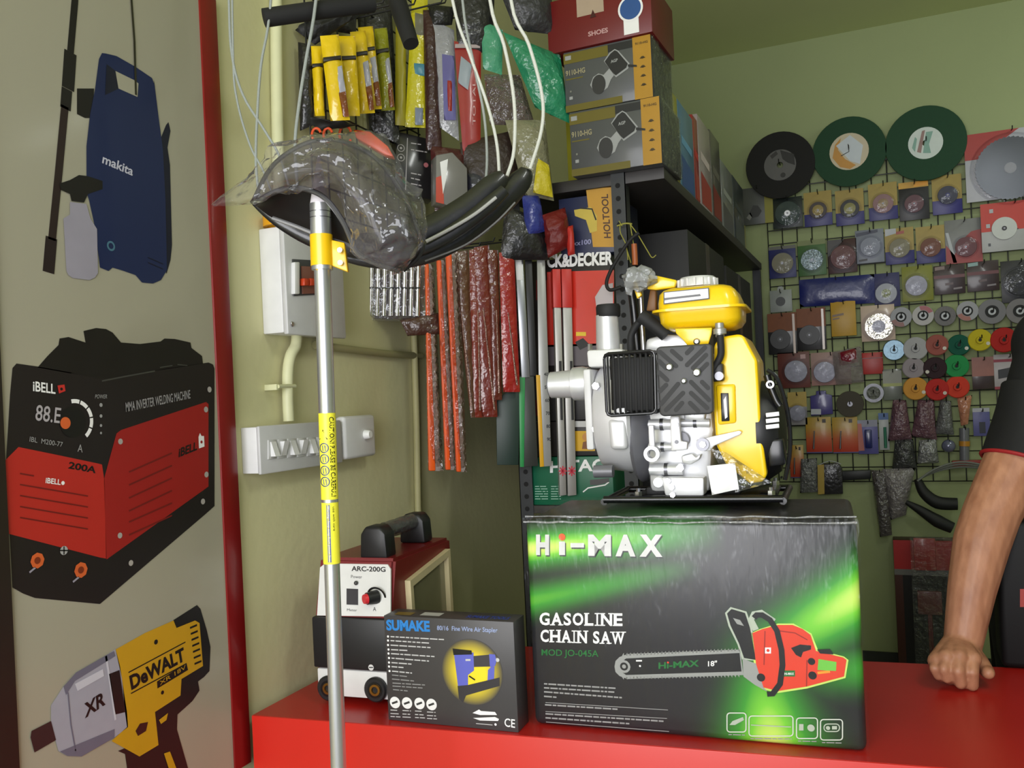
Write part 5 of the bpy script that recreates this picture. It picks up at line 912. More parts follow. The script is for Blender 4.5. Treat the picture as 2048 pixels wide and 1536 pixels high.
# ------------------------------------------------------------------ slotted steel rack with cartons
YR = 2.1
FRK = Frame((0, YR, 0), 0)
def rack():
    xl = FRK.px(1038, 950)[0]; xp = FRK.px(1228, 500)[0]; xr = FRK.px(1326, 312)[0]; zs = FRK.px(1245, 345)[2]; z2 = FRK.px(1140, 1012)[2]; y1 = 4.0-YR
    fr = Frame((0, YR, 0), 0); t = thing('slotted_rack', 'dark grey slotted angle steel rack holding tool cartons along the left wall', 'rack', fr)
    MT = M((54, 56, 58), .45, .3, nz=.12); HO = M((8, 8, 8), .8)
    def post(x, y, sx, sy, hz):
        b = MB(fr); b.box(min(x, x+sx*.036), max(x, x+sx*.036), y, y+sy*.002, 0, hz, MT); b.box(min(x, x+sx*.002), max(x, x+sx*.002), min(y, y+sy*.036), max(y, y+sy*.036), 0, hz, MT)
        if sy > 0 and y < .1:
            for i in range(int(hz/.032)): b.lathe([(0, 0), (.0065, 0)], (x+sx*.019, y-.0008, .03+i*.032), (0, -1, 0), HO, 10)
        b.build('post', t)
    post(xl, 0, 1, 1, zs); post(xp+.036, 0, -1, 1, zs); post(xl, y1, 1, -1, zs); post(xr-.004, y1, -1, -1, zs)
    b = MB(fr); b.box(xl, xr, .003, y1, zs-.028, zs, M((44, 40, 38), .5, nz=.1), .001); b.build('shelf', t)
    b = MB(fr); b.box(xl, xr, .003, y1-.003, z2-.02, z2, M((60, 58, 56), .5), .001); b.build('shelf', t)
    b = MB(fr); b.box(xl, xp+.034, .003, y1-.003, .10, .12, M((60, 58, 56), .5), .001); b.build('shelf', t)
    # cartons on the top shelf
    GRYB = M((74, 76, 78), .42, nz=.12, ns=5, coat=.3); KH = M((100, 90, 22), .42); YS = M((170, 126, 30), .42); PK = M((26, 27, 30), .42); LG = M((150, 152, 152), .42)
    def grinder_box(x0, x1, yb, yt, lab, z):
        xa = FRK.px(x0, yb)[0]; xb = FRK.px(x1, yb-14)[0]; W = xb-xa; H = FRK.px((x0+x1)/2, yt)[2]-FRK.px((x0+x1)/2, yb)[2]; f2 = Frame((xa, YR-.03, z), radians(-1.5))
        t = thing('grinder_carton', lab, 'box', f2, 'angle grinder cartons'); b = MB(f2); b.box(0, W, 0, .20, .0005, H, GRYB, .002); b.build('carton', t)
        b = MB(f2); d = -.0006
        def R(u0, v0, u1, v1, m_, dd=d): b.add([(u0*W, dd, v0*H), (u1*W, dd, v0*H), (u1*W, dd, v1*H), (u0*W, dd, v1*H)], [(0, 1, 2, 3)], m_)
        def PL(P, m_, dd=d): b.add([(u*W, dd, v*H) for u, v in P], [tuple(range(len(P)))], m_)
        R(.0, .80, .52, .97, KH); R(.52, .85, .80, .97, PK); R(0, .0, .66, .11, KH); R(.80, 0, 1, 1, YS)
        b.text('9110-HG', (.02*W, d*2, .60*H), (.25*W, d*2, .60*H), (.02*W, d*2, .69*H), M((150, 142, 110), .4), .03); R(.02, .53, .22, .55, KH); R(.02, .86, .09, .93, LG, d*2); b.text('9110-HG', (.83*W, d*2, .87*H), (.97*W, d*2, .87*H), (.83*W, d*2, .91*H), M((70, 50, 20), .4), .03)
        PL([(.47, .72), (.54, .84), (.60, .88), (.64, .84), (.76, .60), (.74, .52), (.60, .42), (.58, .46), (.54, .56)], LG, d*2); PL([(.48, .71), (.55, .82), (.60, .86), (.63, .83), (.74, .60), (.72, .54), (.60, .45), (.57, .50), (.54, .56)], PK, d*3)
        PL([(.74, .59), (.84, .55), (.84, .52), (.74, .55)], PK, d*3); b.text('AGP', (.55*W, d*4, .66*H), (.63*W, d*4, .67*H), (.55*W, d*4, .71*H), LG, .03)
        PL([(.30, .38), (.34, .50), (.40, .54), (.46, .50), (.54, .60), (.59, .48), (.54, .40), (.50, .28), (.42, .22), (.34, .26)], LG, d*2)
        PL([(.40+.10*cos(q)*.8, .36+.16*sin(q)) for q in [2*pi*i/20 for i in range(20)]], M((44, 44, 46), .4), d*3); R(.05, .20, .09, .25, LG, d*2); R(.06, .32, .08, .35, M((120, 120, 110), .4), d*2)
        for i in range(4): PL([(.905+.022*cos(q), .22+.145*i+.022*sin(q)) for q in [2*pi*j/10 for j in range(10)]], M((70, 54, 24), .4), d*2); R(.875, .205+.145*i, .935, .218+.145*i, M((70, 54, 24), .4), d*2)
        b.build('printed_artwork', t, smooth=0)
        b = MB(f2); b.grid(lambda u, v: (W+.002+abs(noise.noise(Vector((u*9, v*7, z))))*.006, u*.2, v*H), 14, 12, film((240, 240, 240), .10, .1, .9, 40, .6)); b.build('film_wrap', t)
        return H
    h1 = grinder_box(1150, 1330, 322, 192, 'lower of two grey and yellow angle grinder cartons on the rack shelf', zs)
    h2 = grinder_box(1138, 1312, 190, 68, 'upper of two grey and yellow angle grinder cartons on the rack shelf', zs+h1+.001)
    xa = FRK.px(1104, 60)[0]; xb = FRK.px(1312, 40)[0]; f2 = Frame((xa, YR-.035, zs+h1+h2+.002), radians(-2)); t = thing('shoe_carton', 'red shoe carton on top of the angle grinder cartons', 'box', f2); W = xb-xa
    b = MB(f2); b.box(0, W, 0, .21, .0005, .13, M((104, 18, 20), .42, nz=.06), .002); b.build('carton', t)
    b = MB(f2); d = -.0007; b.text('SHOES', (.40*W, d, .022), (.59*W, d, .022), (.40*W, d, .034), M((190, 150, 150), .4), .03)
    b.add([(.30*W, d, .075), (.56*W, d, .075), (.56*W, d, .12), (.30*W, d, .12)], [(0, 1, 2, 3)], M((170, 150, 130), .4)); b.add([(.425*W, d*1.5, .066), (.455*W, d*1.5, .085), (.485*W, d*1.5, .066)], [(0, 1, 2)], M((60, 12, 14), .4))
    b.add([(.74*W, d, .006), (.88*W, d, .006), (.88*W, d, .05), (.74*W, d, .05)], [(0, 1, 2, 3)], PRINTW); c = (.81*W, .066)
    for rr_, m_, k_ in ((.031, PRINTW, 2), (.026, M((40, 80, 140), .4), 3)): b.add([(c[0]+rr_*cos(q), d*k_, c[1]+rr_*sin(q)) for q in [2*pi*j/28 for j in range(28)]], [tuple(range(28))], m_)
    b.build('printed_artwork', t, smooth=0)
    # row of cartons behind, seen along their right sides
    FX = Frame((xr, YR, 0), radians(90))                # plane of the shelf edge
    row = [(1346, 1374, 168, 'yellow green carton on the rack shelf right behind the angle grinder cartons', (176, 170, 50), (120, 118, 70)), (1369, 1402, 200, 'tall blue carton on the rack shelf', (84, 130, 170), (52, 90, 160)), (1393, 1411, 224, 'red carton on the rack shelf between the blue and the pale one', (160, 34, 38), (180, 70, 60)),
           (1411, 1434, 236, 'pale grey and red carton on the rack shelf', (170, 156, 160), (176, 60, 56)), (1434, 1452, 265, 'dark grey carton on the rack shelf with a red patch', (84, 80, 76), (140, 40, 40)), (1452, 1474, 320, 'grey white carton near the back end of the rack shelf', (126, 128, 130), (90, 90, 96)), (1474, 1494, 350, 'dark teal carton at the back end of the rack shelf', (44, 54, 62), (80, 84, 90))]
    yc = .20
    for i, (x0, x1, yt, lab, c1, c2) in enumerate(row):
        a = FX.px(x0, 380); e = FX.px(x1, 400); ya = max(a[0], yc); yb = max(e[0], ya+.05); yc = yb+.004; yb = min(yb, y1-.01)
        if yb-ya < .03: continue
        zt = FX.px(x0, yt)[2]; H = zt-zs; f2 = Frame((xr-.03, YR+ya, zs), 0); t = thing('tool_carton', lab, 'box', f2, 'cartons behind on the rack shelf')
        b = MB(f2); b.box(-.28, 0.015, 0, yb-ya, .0005, H, M(c1, .4, nz=.15, ns=8, coat=.3), .002); b.build('carton', t)
        b = MB(f2); L = yb-ya; xx = .0157; b.add([(xx, .1*L, .08*H), (xx, .9*L, .08*H), (xx, .9*L, .34*H), (xx, .1*L, .42*H)], [(0, 1, 2, 3)], M(c2, .4, nz=.1)); b.add([(xx, .15*L, .55*H), (xx, .85*L, .52*H), (xx, .85*L, .60*H), (xx, .15*L, .64*H)], [(0, 1, 2, 3)], M(tuple(min(255, int(v*1.35)) for v in c1), .4)); b.build('printed_artwork', t, smooth=0)
    # black cartons added to make the dark under the shelf, right of the post
    z = z2
    DKC = M((24, 23, 23), .6, nz=.2, ns=6)
    for (ya, yb, za, zb, lab) in ((.30, .95, z2+.0005, z2+.38, 'large black carton added for the dark under the shelf, behind the post'), (.30, .90, z2+.381, z2+.72, 'black carton added for the dark, stacked on the front one of the lower shelf'), (.96, 1.6, z2+.0005, z2+.42, 'black carton added for the dark, further back on the lower rack shelf'), (.95, 1.55, z2+.421, z2+.70, 'black carton added for the dark, stacked at the back of the lower shelf')):
        f2 = Frame(((xl+xr)/2+.012, YR+ya, za), 0); b = MB(f2); w_ = (xr-xl)/2-.03; b.box(-w_, w_+.01, 0, yb-ya, 0, zb-za, DKC, .002); t = thing('shade_carton', lab, 'box', f2, 'black cartons added as shade in the rack'); b.build('carton', t)
        b = MB(f2); b.box(-w_-.0005, w_+.0105, (yb-ya)*.45, (yb-ya)*.55, -.0, zb-za+.0004, M((60, 48, 34), .35)); b.build('packing_tape', t)
    # front stack on the lower shelf
    def fbox(x0, x1, ytop, ybot, z, lab, mat, name, dep=.24, yaw=0):
        xa = FRK.px(x0, ybot)[0]; xb = FRK.px(x1, ybot)[0]; H = FRK.px((x0+x1)/2, ytop)[2]-FRK.px((x0+x1)/2, ybot)[2]
        f2 = Frame((xa, YR+.012, z), radians(yaw)); t = thing(name, lab, 'box', f2); b = MB(f2); b.box(0, xb-xa, 0, dep, .0005, H, mat, .002); b.build('carton', t); return f2, t, xb-xa, H
    def art(f2, t, fn): b = MB(f2); fn(b); b.build('printed_artwork', t, smooth=0)
    d = -.0007; GR_ = M((16, 96, 66), .42, nz=.05)
    f2, t, W, H = fbox(1062, 1226, 912, 1010, z2, 'dark green power tool carton at the bottom of the rack stack', GR_, 'power_tool_carton'); zc = z2+H+.001
    def g_(b):
        b.ptext('HITACHI', (1100, 946), (1248, 940), (1100, 922), d, PRINTW, .03); b.lines([(1070, y, 1096, y) for y in range(972, 1000, 5)]+[(1102, y, 1122, y) for y in range(972, 1000, 5)], d, M((150, 190, 170), .4), 1.6, 3)
        b.pstroke([(1166, 984), (1176, 976), (1210, 970), (1218, 964)], 2.5, d, PRINTW); b.ppoly([(1180, 960), (1218, 956), (1218, 964), (1196, 970), (1180, 970)], d, M((70, 70, 72), .4))
    art(f2, t, g_)
    f2, t, W, H = fbox(1064, 1226, 838, 909, zc, 'black and yellow carton with an orange face print, on the dark green carton', M((34, 30, 30), .42), 'power_tool_carton'); zc += H+.001
    def y_(b): b.prect(1142, 862, 1190, 902, d, M((206, 160, 24), .4)); b.pdisc(1172, 874, 8, d*2, M((190, 130, 60), .4)); b.ppoly([(1166, 884), (1182, 880), (1184, 898), (1164, 898)], d*2, M((120, 70, 30), .4)); b.prect(1142, 842, 1172, 854, d, M((190, 190, 190), .4))
    art(f2, t, y_)
    f2, t, W, H = fbox(1064, 1226, 736, 835, zc, 'black carton with dull red corner behind the engine inlet', M((38, 36, 38), .42), 'power_tool_carton'); zc += H+.001
    art(f2, t, lambda b: (b.prect(1066, 800, 1090, 832, d, M((100, 30, 28), .4)), b.prect(1096, 744, 1180, 752, d, M((70, 70, 72), .4))))
    f2, t, W, H = fbox(1066, 1228, 504, 733, zc, 'tall red and black hand tool carton with big white lettering', M((30, 26, 28), .35), 'power_tool_carton'); zc += H+.001
    RB = M((206, 44, 28), .25, nz=.06, coat=.6)
    def b_(b):
        b.ptext('CK&DECKER', (1094, 536), (1226, 530), (1094, 509), d, PRINTW, .045)
        b.ppoly([(1094, 544), (1228, 540), (1228, 690), (1094, 694)], d, RB); b.ppoly([(1094, 690), (1228, 686), (1228, 731), (1094, 731)], d, M((92, 84, 90), .4)); b.prect(1072, 560, 1094, 600, d, M((110, 26, 26), .4))
        b.ppoly([(1190, 594), (1205, 570), (1226, 566), (1226, 640), (1196, 640)], d*2, M((190, 180, 184), .4)); b.prect(1152, 664, 1172, 672, d*2, M((226, 190, 40), .4)); b.ppoly([(1150, 684), (1166, 676), (1180, 690), (1160, 700)], d*2, PRINTK); b.prect(1120, 570, 1140, 582, d*2, M((200, 180, 180), .4))
    art(f2, t, b_)
    f2, t, W, H = fbox(1118, 1228, 374, 494, zc, 'navy and ochre sander carton on top of the front rack stack', M((38, 44, 76), .42), 'sander_carton')
    def s_(b):
        b.ppoly([(1172, 378), (1228, 374), (1230, 494), (1186, 494)], d, M((196, 146, 44), .42)); b.ptext('HOLTOOL', (1222, 476), (1216, 388), (1208, 476), d*2, M((70, 36, 20), .4), .02); b.ppoly([(1148, 420), (1182, 414), (1194, 432), (1194, 462), (1180, 466), (1172, 440), (1150, 432)], d*2, M((200, 176, 70), .4)); b.pstroke([(1160, 416), (1184, 418), (1192, 440)], 3, d*3, PRINTK)
        b.ptext('xx100', (1146, 492), (1182, 488), (1146, 482), d*2, M((150, 150, 190), .4), .02)
    art(f2, t, s_)
    # loose string and cord tied to the front post
    f2 = Frame((xp, YR-.02, 1.5), 0); b = MB(f2); SG = M((150, 146, 60), .6)
    b.ppipe([(1234, 452), (1250, 447), (1264, 448)], .002, SG, 6, -.004)
    for P in ([(1240, 450), (1241, 466), (1252, 490), (1256, 520)], [(1260, 446), (1264, 470), (1268, 494)], [(1260, 448), (1276, 470), (1294, 500), (1304, 515), (1312, 510)], [(1238, 442), (1244, 452)], [(1252, 494), (1262, 526)]): b.ppipe(P, .0013, SG, 6, -.006)
    tag(b.build('tie_string'), 'thin yellow green string tied round the rack post', 'string')
    b = MB(f2); b.ppipe([(1268, 488), (1270, 520), (1270, 530)], .007, M((170, 92, 50), .4), 10, -.01); tag(b.build('copper_rod'), 'short copper coloured rod hanging from the string on the rack post', 'rod')
    b = MB(f2); b.ppipe([(1278, 466), (1262, 478), (1242, 506), (1222, 540), (1213, 566), (1220, 580), (1242, 574)], .0045, BLKM, 10, -.02); tag(b.build('cable_loop'), 'black cable hanging in a loop beside the rack post above the engine', 'cable')
rack()
# ------------------------------------------------------------------ back wall: wire grid with abrasive discs, cards and spools
def back_stock():
    gx0 = FB.px(1545, 650)[0]; gx1 = 1.0; z0 = FB.px(1700, 962)[2]; z1 = FB.px(1700, 330)[2]
    fr = Frame((gx0, WY, z0), 0); n = round((gx1-gx0)/.0625)
    gt = wire_grid('wire_grid', 'large black wire grid panel on the back wall carrying discs, cards and spools', fr, 0, n*.0625, 0, round((z1-z0)/.0625)*.0625, .0625, .0024, -.02)
    D0 = -.03
    def hk(x, y, ln=.05): q = fr.px(x, y, -.022); hook(gt, fr, q, ln)
    def disc(x, y, rp, lab, cat, name, mat, labm=None, lr=0, dep=-.045, th=.006, hole=.1, parts=(), grp=None, hub=None, keyhole=False):
        f2 = Frame(FB.wor(FB.px(x, y, dep)), 0); k = f2.sc(x, y); R = rp*k; t = thing(name, lab, cat, f2, grp); b = MB(f2)
        b.lathe([(R*hole, 0), (R-.001, 0), (R, .001), (R, th), (R*hole, th), (R*hole, 0)], (0, 0, 0), (0, 1, 0), mat, 40); b.build('disc', t)
        if labm: b = MB(f2); b.lathe([(R*hole, 0), (lr*k, 0)], (0, -.0006, 0), (0, 1, 0), labm, 32); b.build('label', t)
        for nm, mt, r0, r1, y_ in parts: b = MB(f2); b.lathe([(max(r0*k, .0005), 0), (r1*k, 0), (r1*k, .002), (max(r0*k, .0005), .002)], (0, y_, 0), (0, 1, 0), mt, 28); b.build(nm, t)
        if keyhole: b = MB(f2); b.lathe([(.0005, 0), (2.6*k, 0)], (0, -.0095, 0), (0, 1, 0), BLKM, 12); b.box(-.9*k, .9*k, -.0096, -.0094, 0, 6*k, BLKM); b.build('keyhole', t)
        hk(x, y-.5, .055); return t, f2, k
    GRN = M((18, 62, 36), .75, nz=.15, ns=80); t, f2, k = disc(1560, 330, 67, 'leftmost big disc, black with a grey label, on top of the back wall grid', 'grinding disc', 'cutting_wheel', M((22, 20, 20), .8, nz=.2, ns=80), M((92, 90, 90), .5), 31, -.06, .006, .09, grp='big cutting wheels on the back wall')
    b = MB(f2); b.ppoly([(1560, 300), (1588, 308), (1590, 330), (1575, 325), (1565, 318)], -.0012, M((34, 32, 32), .5)); b.ppoly([(1540, 312), (1552, 302), (1556, 308), (1544, 318)], -.0012, M((50, 46, 46), .5)); b.pdisc(1566, 350, 5, -.0012, M((40, 38, 38), .5)); b.build('label_print', t)
    t, f2, k = disc(1698, 303, 70, 'middle big disc, green with an orange and white label, on the back wall', 'grinding disc', 'cutting_wheel', GRN, M((200, 186, 160), .5), 37, -.055, .006, .09, grp='big cutting wheels on the back wall')
    b = MB(f2); b.ppoly([(1665, 316), (1670, 290), (1682, 276), (1676, 300), (1690, 318), (1712, 330), (1700, 338), (1680, 334)], -.0012, M((196, 140, 60), .5)); b.ppoly([(1672, 292), (1700, 270), (1726, 290), (1720, 328), (1700, 322)], -.0014, M((200, 206, 214), .5)); b.build('label_print', t)
    b = MB(f2); b.pstroke([(1696, 288), (1698, 303), (1682, 312)], 1.6, -.0017, PRINTK); b.build('label_mark', t)
    t, f2, k = disc(1851, 286, 75, 'rightmost and largest big disc, dark green with a white label, on the back wall', 'grinding disc', 'cutting_wheel', GRN, M((205, 214, 210), .5), 32, -.055, .006, .08, grp='big cutting wheels on the back wall')
    b = MB(f2); b.ppoly([(1834, 304), (1844, 262), (1850, 260), (1842, 306)], -.0012, M((150, 120, 116), .5)); b.ppoly([(1846, 306), (1852, 264), (1866, 262), (1858, 288), (1862, 306)], -.0012, M((130, 168, 156), .5)); b.ppoly([(1824, 296), (1830, 274), (1834, 278), (1830, 304)], -.0012, M((130, 168, 156), .5)); b.build('label_print', t)
    SIL = M((122, 122, 128), .42, .6, nz=.35, ns=60); BLI = film((245, 245, 248), .0, .12, .4, 30, .22, base=.02)
    def card(x0, y0, x1, y1, lab, cat, name, base, bands=(), dsc=None, blister=True, grp=None, dep=D0, prints=(), tab=False, th=.003):
        cx, cy = (x0+x1)/2, (y0+y1)/2; xa = FB.px(x0, cy, dep)[0]; xb = FB.px(x1, cy, dep)[0]; zt = FB.px(cx, y0, dep)[2]; zb = FB.px(cx, y1, dep)[2]; W = xb-xa; H = zt-zb
        f2 = Frame(((xa+xb)/2, WY+dep, zb), 0); t = thing(name, lab, cat, f2, grp); b = MB(f2)
        b.box(-W/2, W/2, 0, th, 0, H, base, .0008)
        if tab: b.prism([(-W*.14, H-.001), (W*.14, H-.001), (W*.14, H+.010), (W*.08, H+.016), (-W*.08, H+.016), (-W*.14, H+.010)], 0, th, base)
        for j, (v0, v1, mt) in enumerate(bands): b.add([(-W/2, -.0005-.0003*j, v0*H), (W/2, -.0005-.0003*j, v0*H), (W/2, -.0005-.0003*j, v1*H), (-W/2, -.0005-.0003*j, v1*H)], [(0, 1, 2, 3)], mt)
        for P, mt in prints: b.add([(u*W-W/2, -.0016, v*H) for u, v in P], [tuple(range(len(P)))], mt)
        b.build('backing_card', t)
        if dsc:
            u, v, r, mt, r2, m2 = dsc; R = r*W; c = (u*W-W/2, -.003, v*H)
            b = MB(f2); b.lathe([(.0005, 0), (R*.98, 0), (R, .001), (R, .0025), (.0005, .0025)], (c[0], -.0062, c[2]), (0, 1, 0), mt, 32); b.build('blade', t)
            if m2: b = MB(f2); b.lathe([(.0005, 0), (r2*W, 0), (r2*W, .002), (.0005, .002)], (c[0], -.0084, c[2]), (0, 1, 0), m2, 24); b.build('blade_hub', t)
            b = MB(f2); b.lathe([(.0005, -.0005), (.004, -.0005)], (c[0], -.0088, c[2]), (0, 1, 0), DSTEEL, 10); b.build('arbor_hole', t)
            if blister:
                b = MB(f2); b.lathe([(R*1.25, .012), (R*1.14, .010), (R*1.10, .002), (R*1.03, 0), (0.0005, 0)], (c[0], -.0125, c[2]), (0, 1, 0), BLI, 28); b.build('blister', t)
        hk(cx, y0+6); return t, f2, W, H
    YL = M((158, 134, 50), .42, nz=.2, ns=25); NV = M((44, 42, 112), .4, nz=.1); KK = M((30, 28, 32), .4); RDD = M((150, 40, 36), .4, nz=.1); WT = M((176, 178, 184), .4); ORG = M((150, 80, 40), .4)
    gold = ((.36, 1, YL),)
    G1 = 'blade cards in the top row of the back wall'; G2 = 'blade cards in the second row of the back wall'
    card(1608, 383, 1664, 452, 'yellow and blue blade card with a dark brown ring, left of the black ring one', 'blade card', 'blade_card', NV, gold, (.5, .45, .32, M((60, 44, 40), .4), .20, YL), grp=G1)
    card(1671, 379, 1728, 450, 'yellow and blue blade card with a black ring, below the middle big disc', 'blade card', 'blade_card', NV, gold, (.5, .46, .34, KK, .21, M((140, 134, 60), .4)), grp=G1)
    card(1737, 366, 1795, 440, 'yellow and blue blade card with a pinkish disc and bright left edge', 'blade card', 'blade_card', NV, gold, (.5, .44, .36, M((150, 110, 110), .4), .18, M((150, 124, 80), .4)), grp=G1)
    card(1798, 363, 1858, 440, 'black blade card with a yellow orange header and a dark red disc', 'blade card', 'blade_card', KK, ((.84, 1, M((200, 150, 40), .4)),), (.5, .42, .33, M((96, 50, 58), .4), .1, M((120, 64, 70), .4)), grp=G1, prints=[([(.52, .86), (.98, .88), (.98, .98), (.52, .98)], M((235, 160, 20), .4))])
    card(1864, 350, 1924, 428, 'yellow and blue blade card with a dark navy disc, rightmost of its row', 'blade card', 'blade_card', M((40, 36, 116), .4), gold, (.52, .48, .34, M((40, 42, 66), .4), .08, NV), grp=G1)
    card(1545, 395, 1605, 456, 'round dark green disc in a clear blister, under the leftmost big disc', 'blade card', 'disc_blister', M((30, 40, 36), .4), (), (.5, .48, .42, M((30, 56, 46), .5), .1, STEEL), grp=None)
    card(1486, 374, 1546, 448, 'grey carton card with a yellow right stripe, left end of the grid by the rack', 'carton', 'grinder_card', M((84, 86, 86), .42), (), None, th=.02, prints=[([(.72, 0), (1, 0), (1, 1), (.72, 1)], M((140, 134, 40), .4)), ([(.2, .3), (.34, .52), (.5, .5), (.62, .34), (.5, .2), (.3, .18)], M((40, 40, 44), .4)), ([(.1, .2), (.24, .34), (.3, .22), (.2, .12)], M((120, 120, 120), .4))])
    card(1468, 450, 1492, 528, 'narrow pale yellow card with a dark square, hanging at the end of the rack', 'card', 'accessory_card', M((128, 124, 66), .42), (), None, th=.006, prints=[([(.2, .4), (.75, .4), (.75, .66), (.2, .66)], M((40, 40, 50), .4))])
    # saw blade card and red/white card at the right edge
    t, f2, W, H = card(1930, 258, 2112, 396, 'large red and white card with a shiny circular saw blade at the right edge', 'blade card', 'saw_blade_card', M((176, 176, 184), .4), ((.62, 1, M((165, 48, 42), .4)),), None, grp=None, dep=-.05, prints=[([(.18, .66), (.62, 1), (1, 1), (1, .62), (.30, .62)], M((176, 176, 184), .4))])
    b = MB(f2); R = .40*W; P = []
    for j in range(48): a = 2*pi*j/48; P += [(R*cos(a), R*sin(a)), (R*.965*cos(a+.09), R*.965*sin(a+.09))]
    b.prism([(x+.0, z+.43*H) for x, z in P], -.012, -.0095, M((74, 76, 82), .25, .9, nz=.3, ns=6)); b.build('blade', t, label='toothed steel saw blade'); b = MB(f2); b.lathe([(.0005, 0), (.022, 0), (.022, .002)], (0, -.0135, .43*H), (0, 1, 0), DSTEEL, 24); b.build('blade_hub', t)
    b = MB(f2); b.lathe([(R*1.14, .014), (R*1.08, .002), (R*1.03, 0)], (0, -.017, .43*H), (0, 1, 0), BLI, 40); b.build('blister', t)
    card(1962, 402, 2092, 500, 'red and white card with a white disc print, under the shiny saw blade card', 'blade card', 'blade_card', M((172, 172, 172), .4), ((.42, 1, M((196, 52, 36), .4)),), (.36, .46, .20, M((200, 202, 200), .4), .04, KK), False, dep=-.05, prints=[([(.14, .80), (.20, .80), (.20, .88), (.14, .88)], WT), ([(.08, .50), (.14, .50), (.14, .58), (.08, .58)], WT), ([(.36, .34), (.58, .42), (.58, .44), (.36, .36)], KK), ([(.10, .12), (.14, .12), (.14, .18), (.10, .18)], M((70, 72, 80), .4))])
    card(1538, 492, 1592, 556, 'blue blade card with a beige disc, leftmost in the second row', 'blade card', 'blade_card', M((40, 44, 104), .4), ((.9, 1, M((90, 90, 80), .4)),), (.5, .46, .40, M((140, 134, 110), .5), .05, WT), grp=G2)
    card(1596, 480, 1652, 551, 'green blade card with a sparkling silver disc', 'blade card', 'blade_card', M((66, 104, 56), .4), ((.86, 1, M((110, 120, 60), .4)),), (.5, .44, .40, M((150, 166, 170), .25, .6, bump=.6, bs=120), .1, M((120, 140, 150), .4)), grp=G2)
    card(1656, 478, 1714, 546, 'dark red blister card right of the green blade card', 'blade card', 'blade_card', M((62, 30, 30), .4), (), (.52, .46, .44, M((100, 44, 38), .45), .1, M((110, 52, 42), .4)), grp=G2, prints=[([(0, .5), (.6, 1), (0, 1)], M((40, 34, 32), .4))])
    card(1711, 459, 1768, 526, 'pale blue grey card with a dark header bar in the second row', 'blade card', 'blade_card', M((128, 132, 146), .4), (), (.52, .48, .36, M((138, 142, 156), .4), .06, KK), grp=G2, prints=[([(.04, .82), (.8, .9), (.8, .98), (.04, .92)], M((40, 44, 70), .4)), ([(.1, .06), (.4, .08), (.4, .14), (.1, .12)], KK)])
    card(1770, 456, 1828, 528, 'yellow and blue blade card with a tan disc and white top corner, second row', 'blade card', 'blade_card', NV, gold, (.5, .44, .36, M((128, 120, 84), .4), .05, M((80, 40, 40), .4)), grp=G2, prints=[([(.02, .80), (.4, .86), (.4, 1), (.02, 1)], WT), ([(.4, .82), (.68, .84), (.68, .92), (.4, .90)], M((160, 70, 56), .4))])
    card(1832, 452, 1890, 526, 'yellow and blue blade card with an orange brown disc, second row', 'blade card', 'blade_card', NV, gold, (.5, .42, .36, M((120, 66, 42), .5), .06, M((130, 76, 50), .4)), grp=G2)
    card(1890, 438, 1964, 526, 'red and grey card with a dark red disc, left of the red and white card', 'blade card', 'blade_card', M((128, 128, 128), .4), (), (.56, .36, .30, M((100, 30, 36), .4), .08, M((120, 40, 44), .4)), grp=G2, prints=[([(.0, 0), (1, 0), (1, .74), (.72, .70), (.46, .52), (.24, .2), (.02, .44)], RDD), ([(.02, .72), (.1, .72), (.30, .02), (.2, .02)], WT)])
    # third row
    t, f2, W, H = card(1540, 580, 1584, 624, 'small grey card with a round black dot, in the third row at the left', 'card', 'accessory_card', M((150, 154, 152), .4), (), None, tab=True)
    b = MB(f2); b.lathe([(.0005, 0), (.22*W, 0)], (-.02*W, -.001, .48*H), (0, 1, 0), M((50, 52, 52), .4), 24); b.build('printed_dot', t)
    f2 = FB.at(1672, 612, D0); t = thing('blue_pouch', 'long shiny blue plastic pouch in the third row of the back wall', 'pouch', f2); b = MB(f2); b.pillow([(1598, 560), (1748, 548), (1750, 606), (1600, 614)], -.004, .024, M((28, 36, 104), .35, nz=.15, coat=.3, bump=.08), 16, 8, .003, 2); b.build('pouch', t); hk(1672, 560)
    card(1748, 546, 1800, 614, 'blue card with a white disc and lime centre, right of the long blue pouch', 'blade card', 'blade_card', M((46, 46, 96), .4), (), (.46, .40, .42, M((170, 172, 180), .4), .18, M((130, 136, 70), .4)), grp='blade cards in the third row of the back wall')
    card(1804, 532, 1866, 602, 'lime card with a silver disc in a shiny blister', 'blade card', 'blade_card', M((130, 132, 50), .4), (), (.46, .44, .36, SIL, .1, None), grp='blade cards in the third row of the back wall')
    for x0, y0, x1, y1, lab in ((1868, 530, 1930, 588, 'dark maroon disc pack left of its lighter-topped twin'), (1934, 522, 1998, 582, 'dark maroon disc pack with a pale top corner')):
        card(x0, y0, x1, y1, lab, 'pack', 'disc_pack', M((48, 26, 32), .4, coat=.3), ((.55, .66, M((96, 36, 40), .4)),), None, grp='maroon disc packs', th=.012, prints=[([(.04, .84), (.36, .86), (.36, .98), (.04, .96)], M((130, 160, 160), .4) if x0 > 1900 else M((120, 96, 90), .4)), ([(.36, .30), (.62, .32), (.62, .40), (.36, .38)], M((90, 70, 74), .4)), ([(.62, .14), (.9, .16), (.9, .22), (.62, .20)], M((120, 110, 114), .4))])
    card(2002, 520, 2076, 604, 'black round disc in a black blister at the right edge', 'pack', 'disc_blister', M((36, 36, 38), .4), (), (.5, .48, .42, M((20, 20, 22), .5), .1, None))
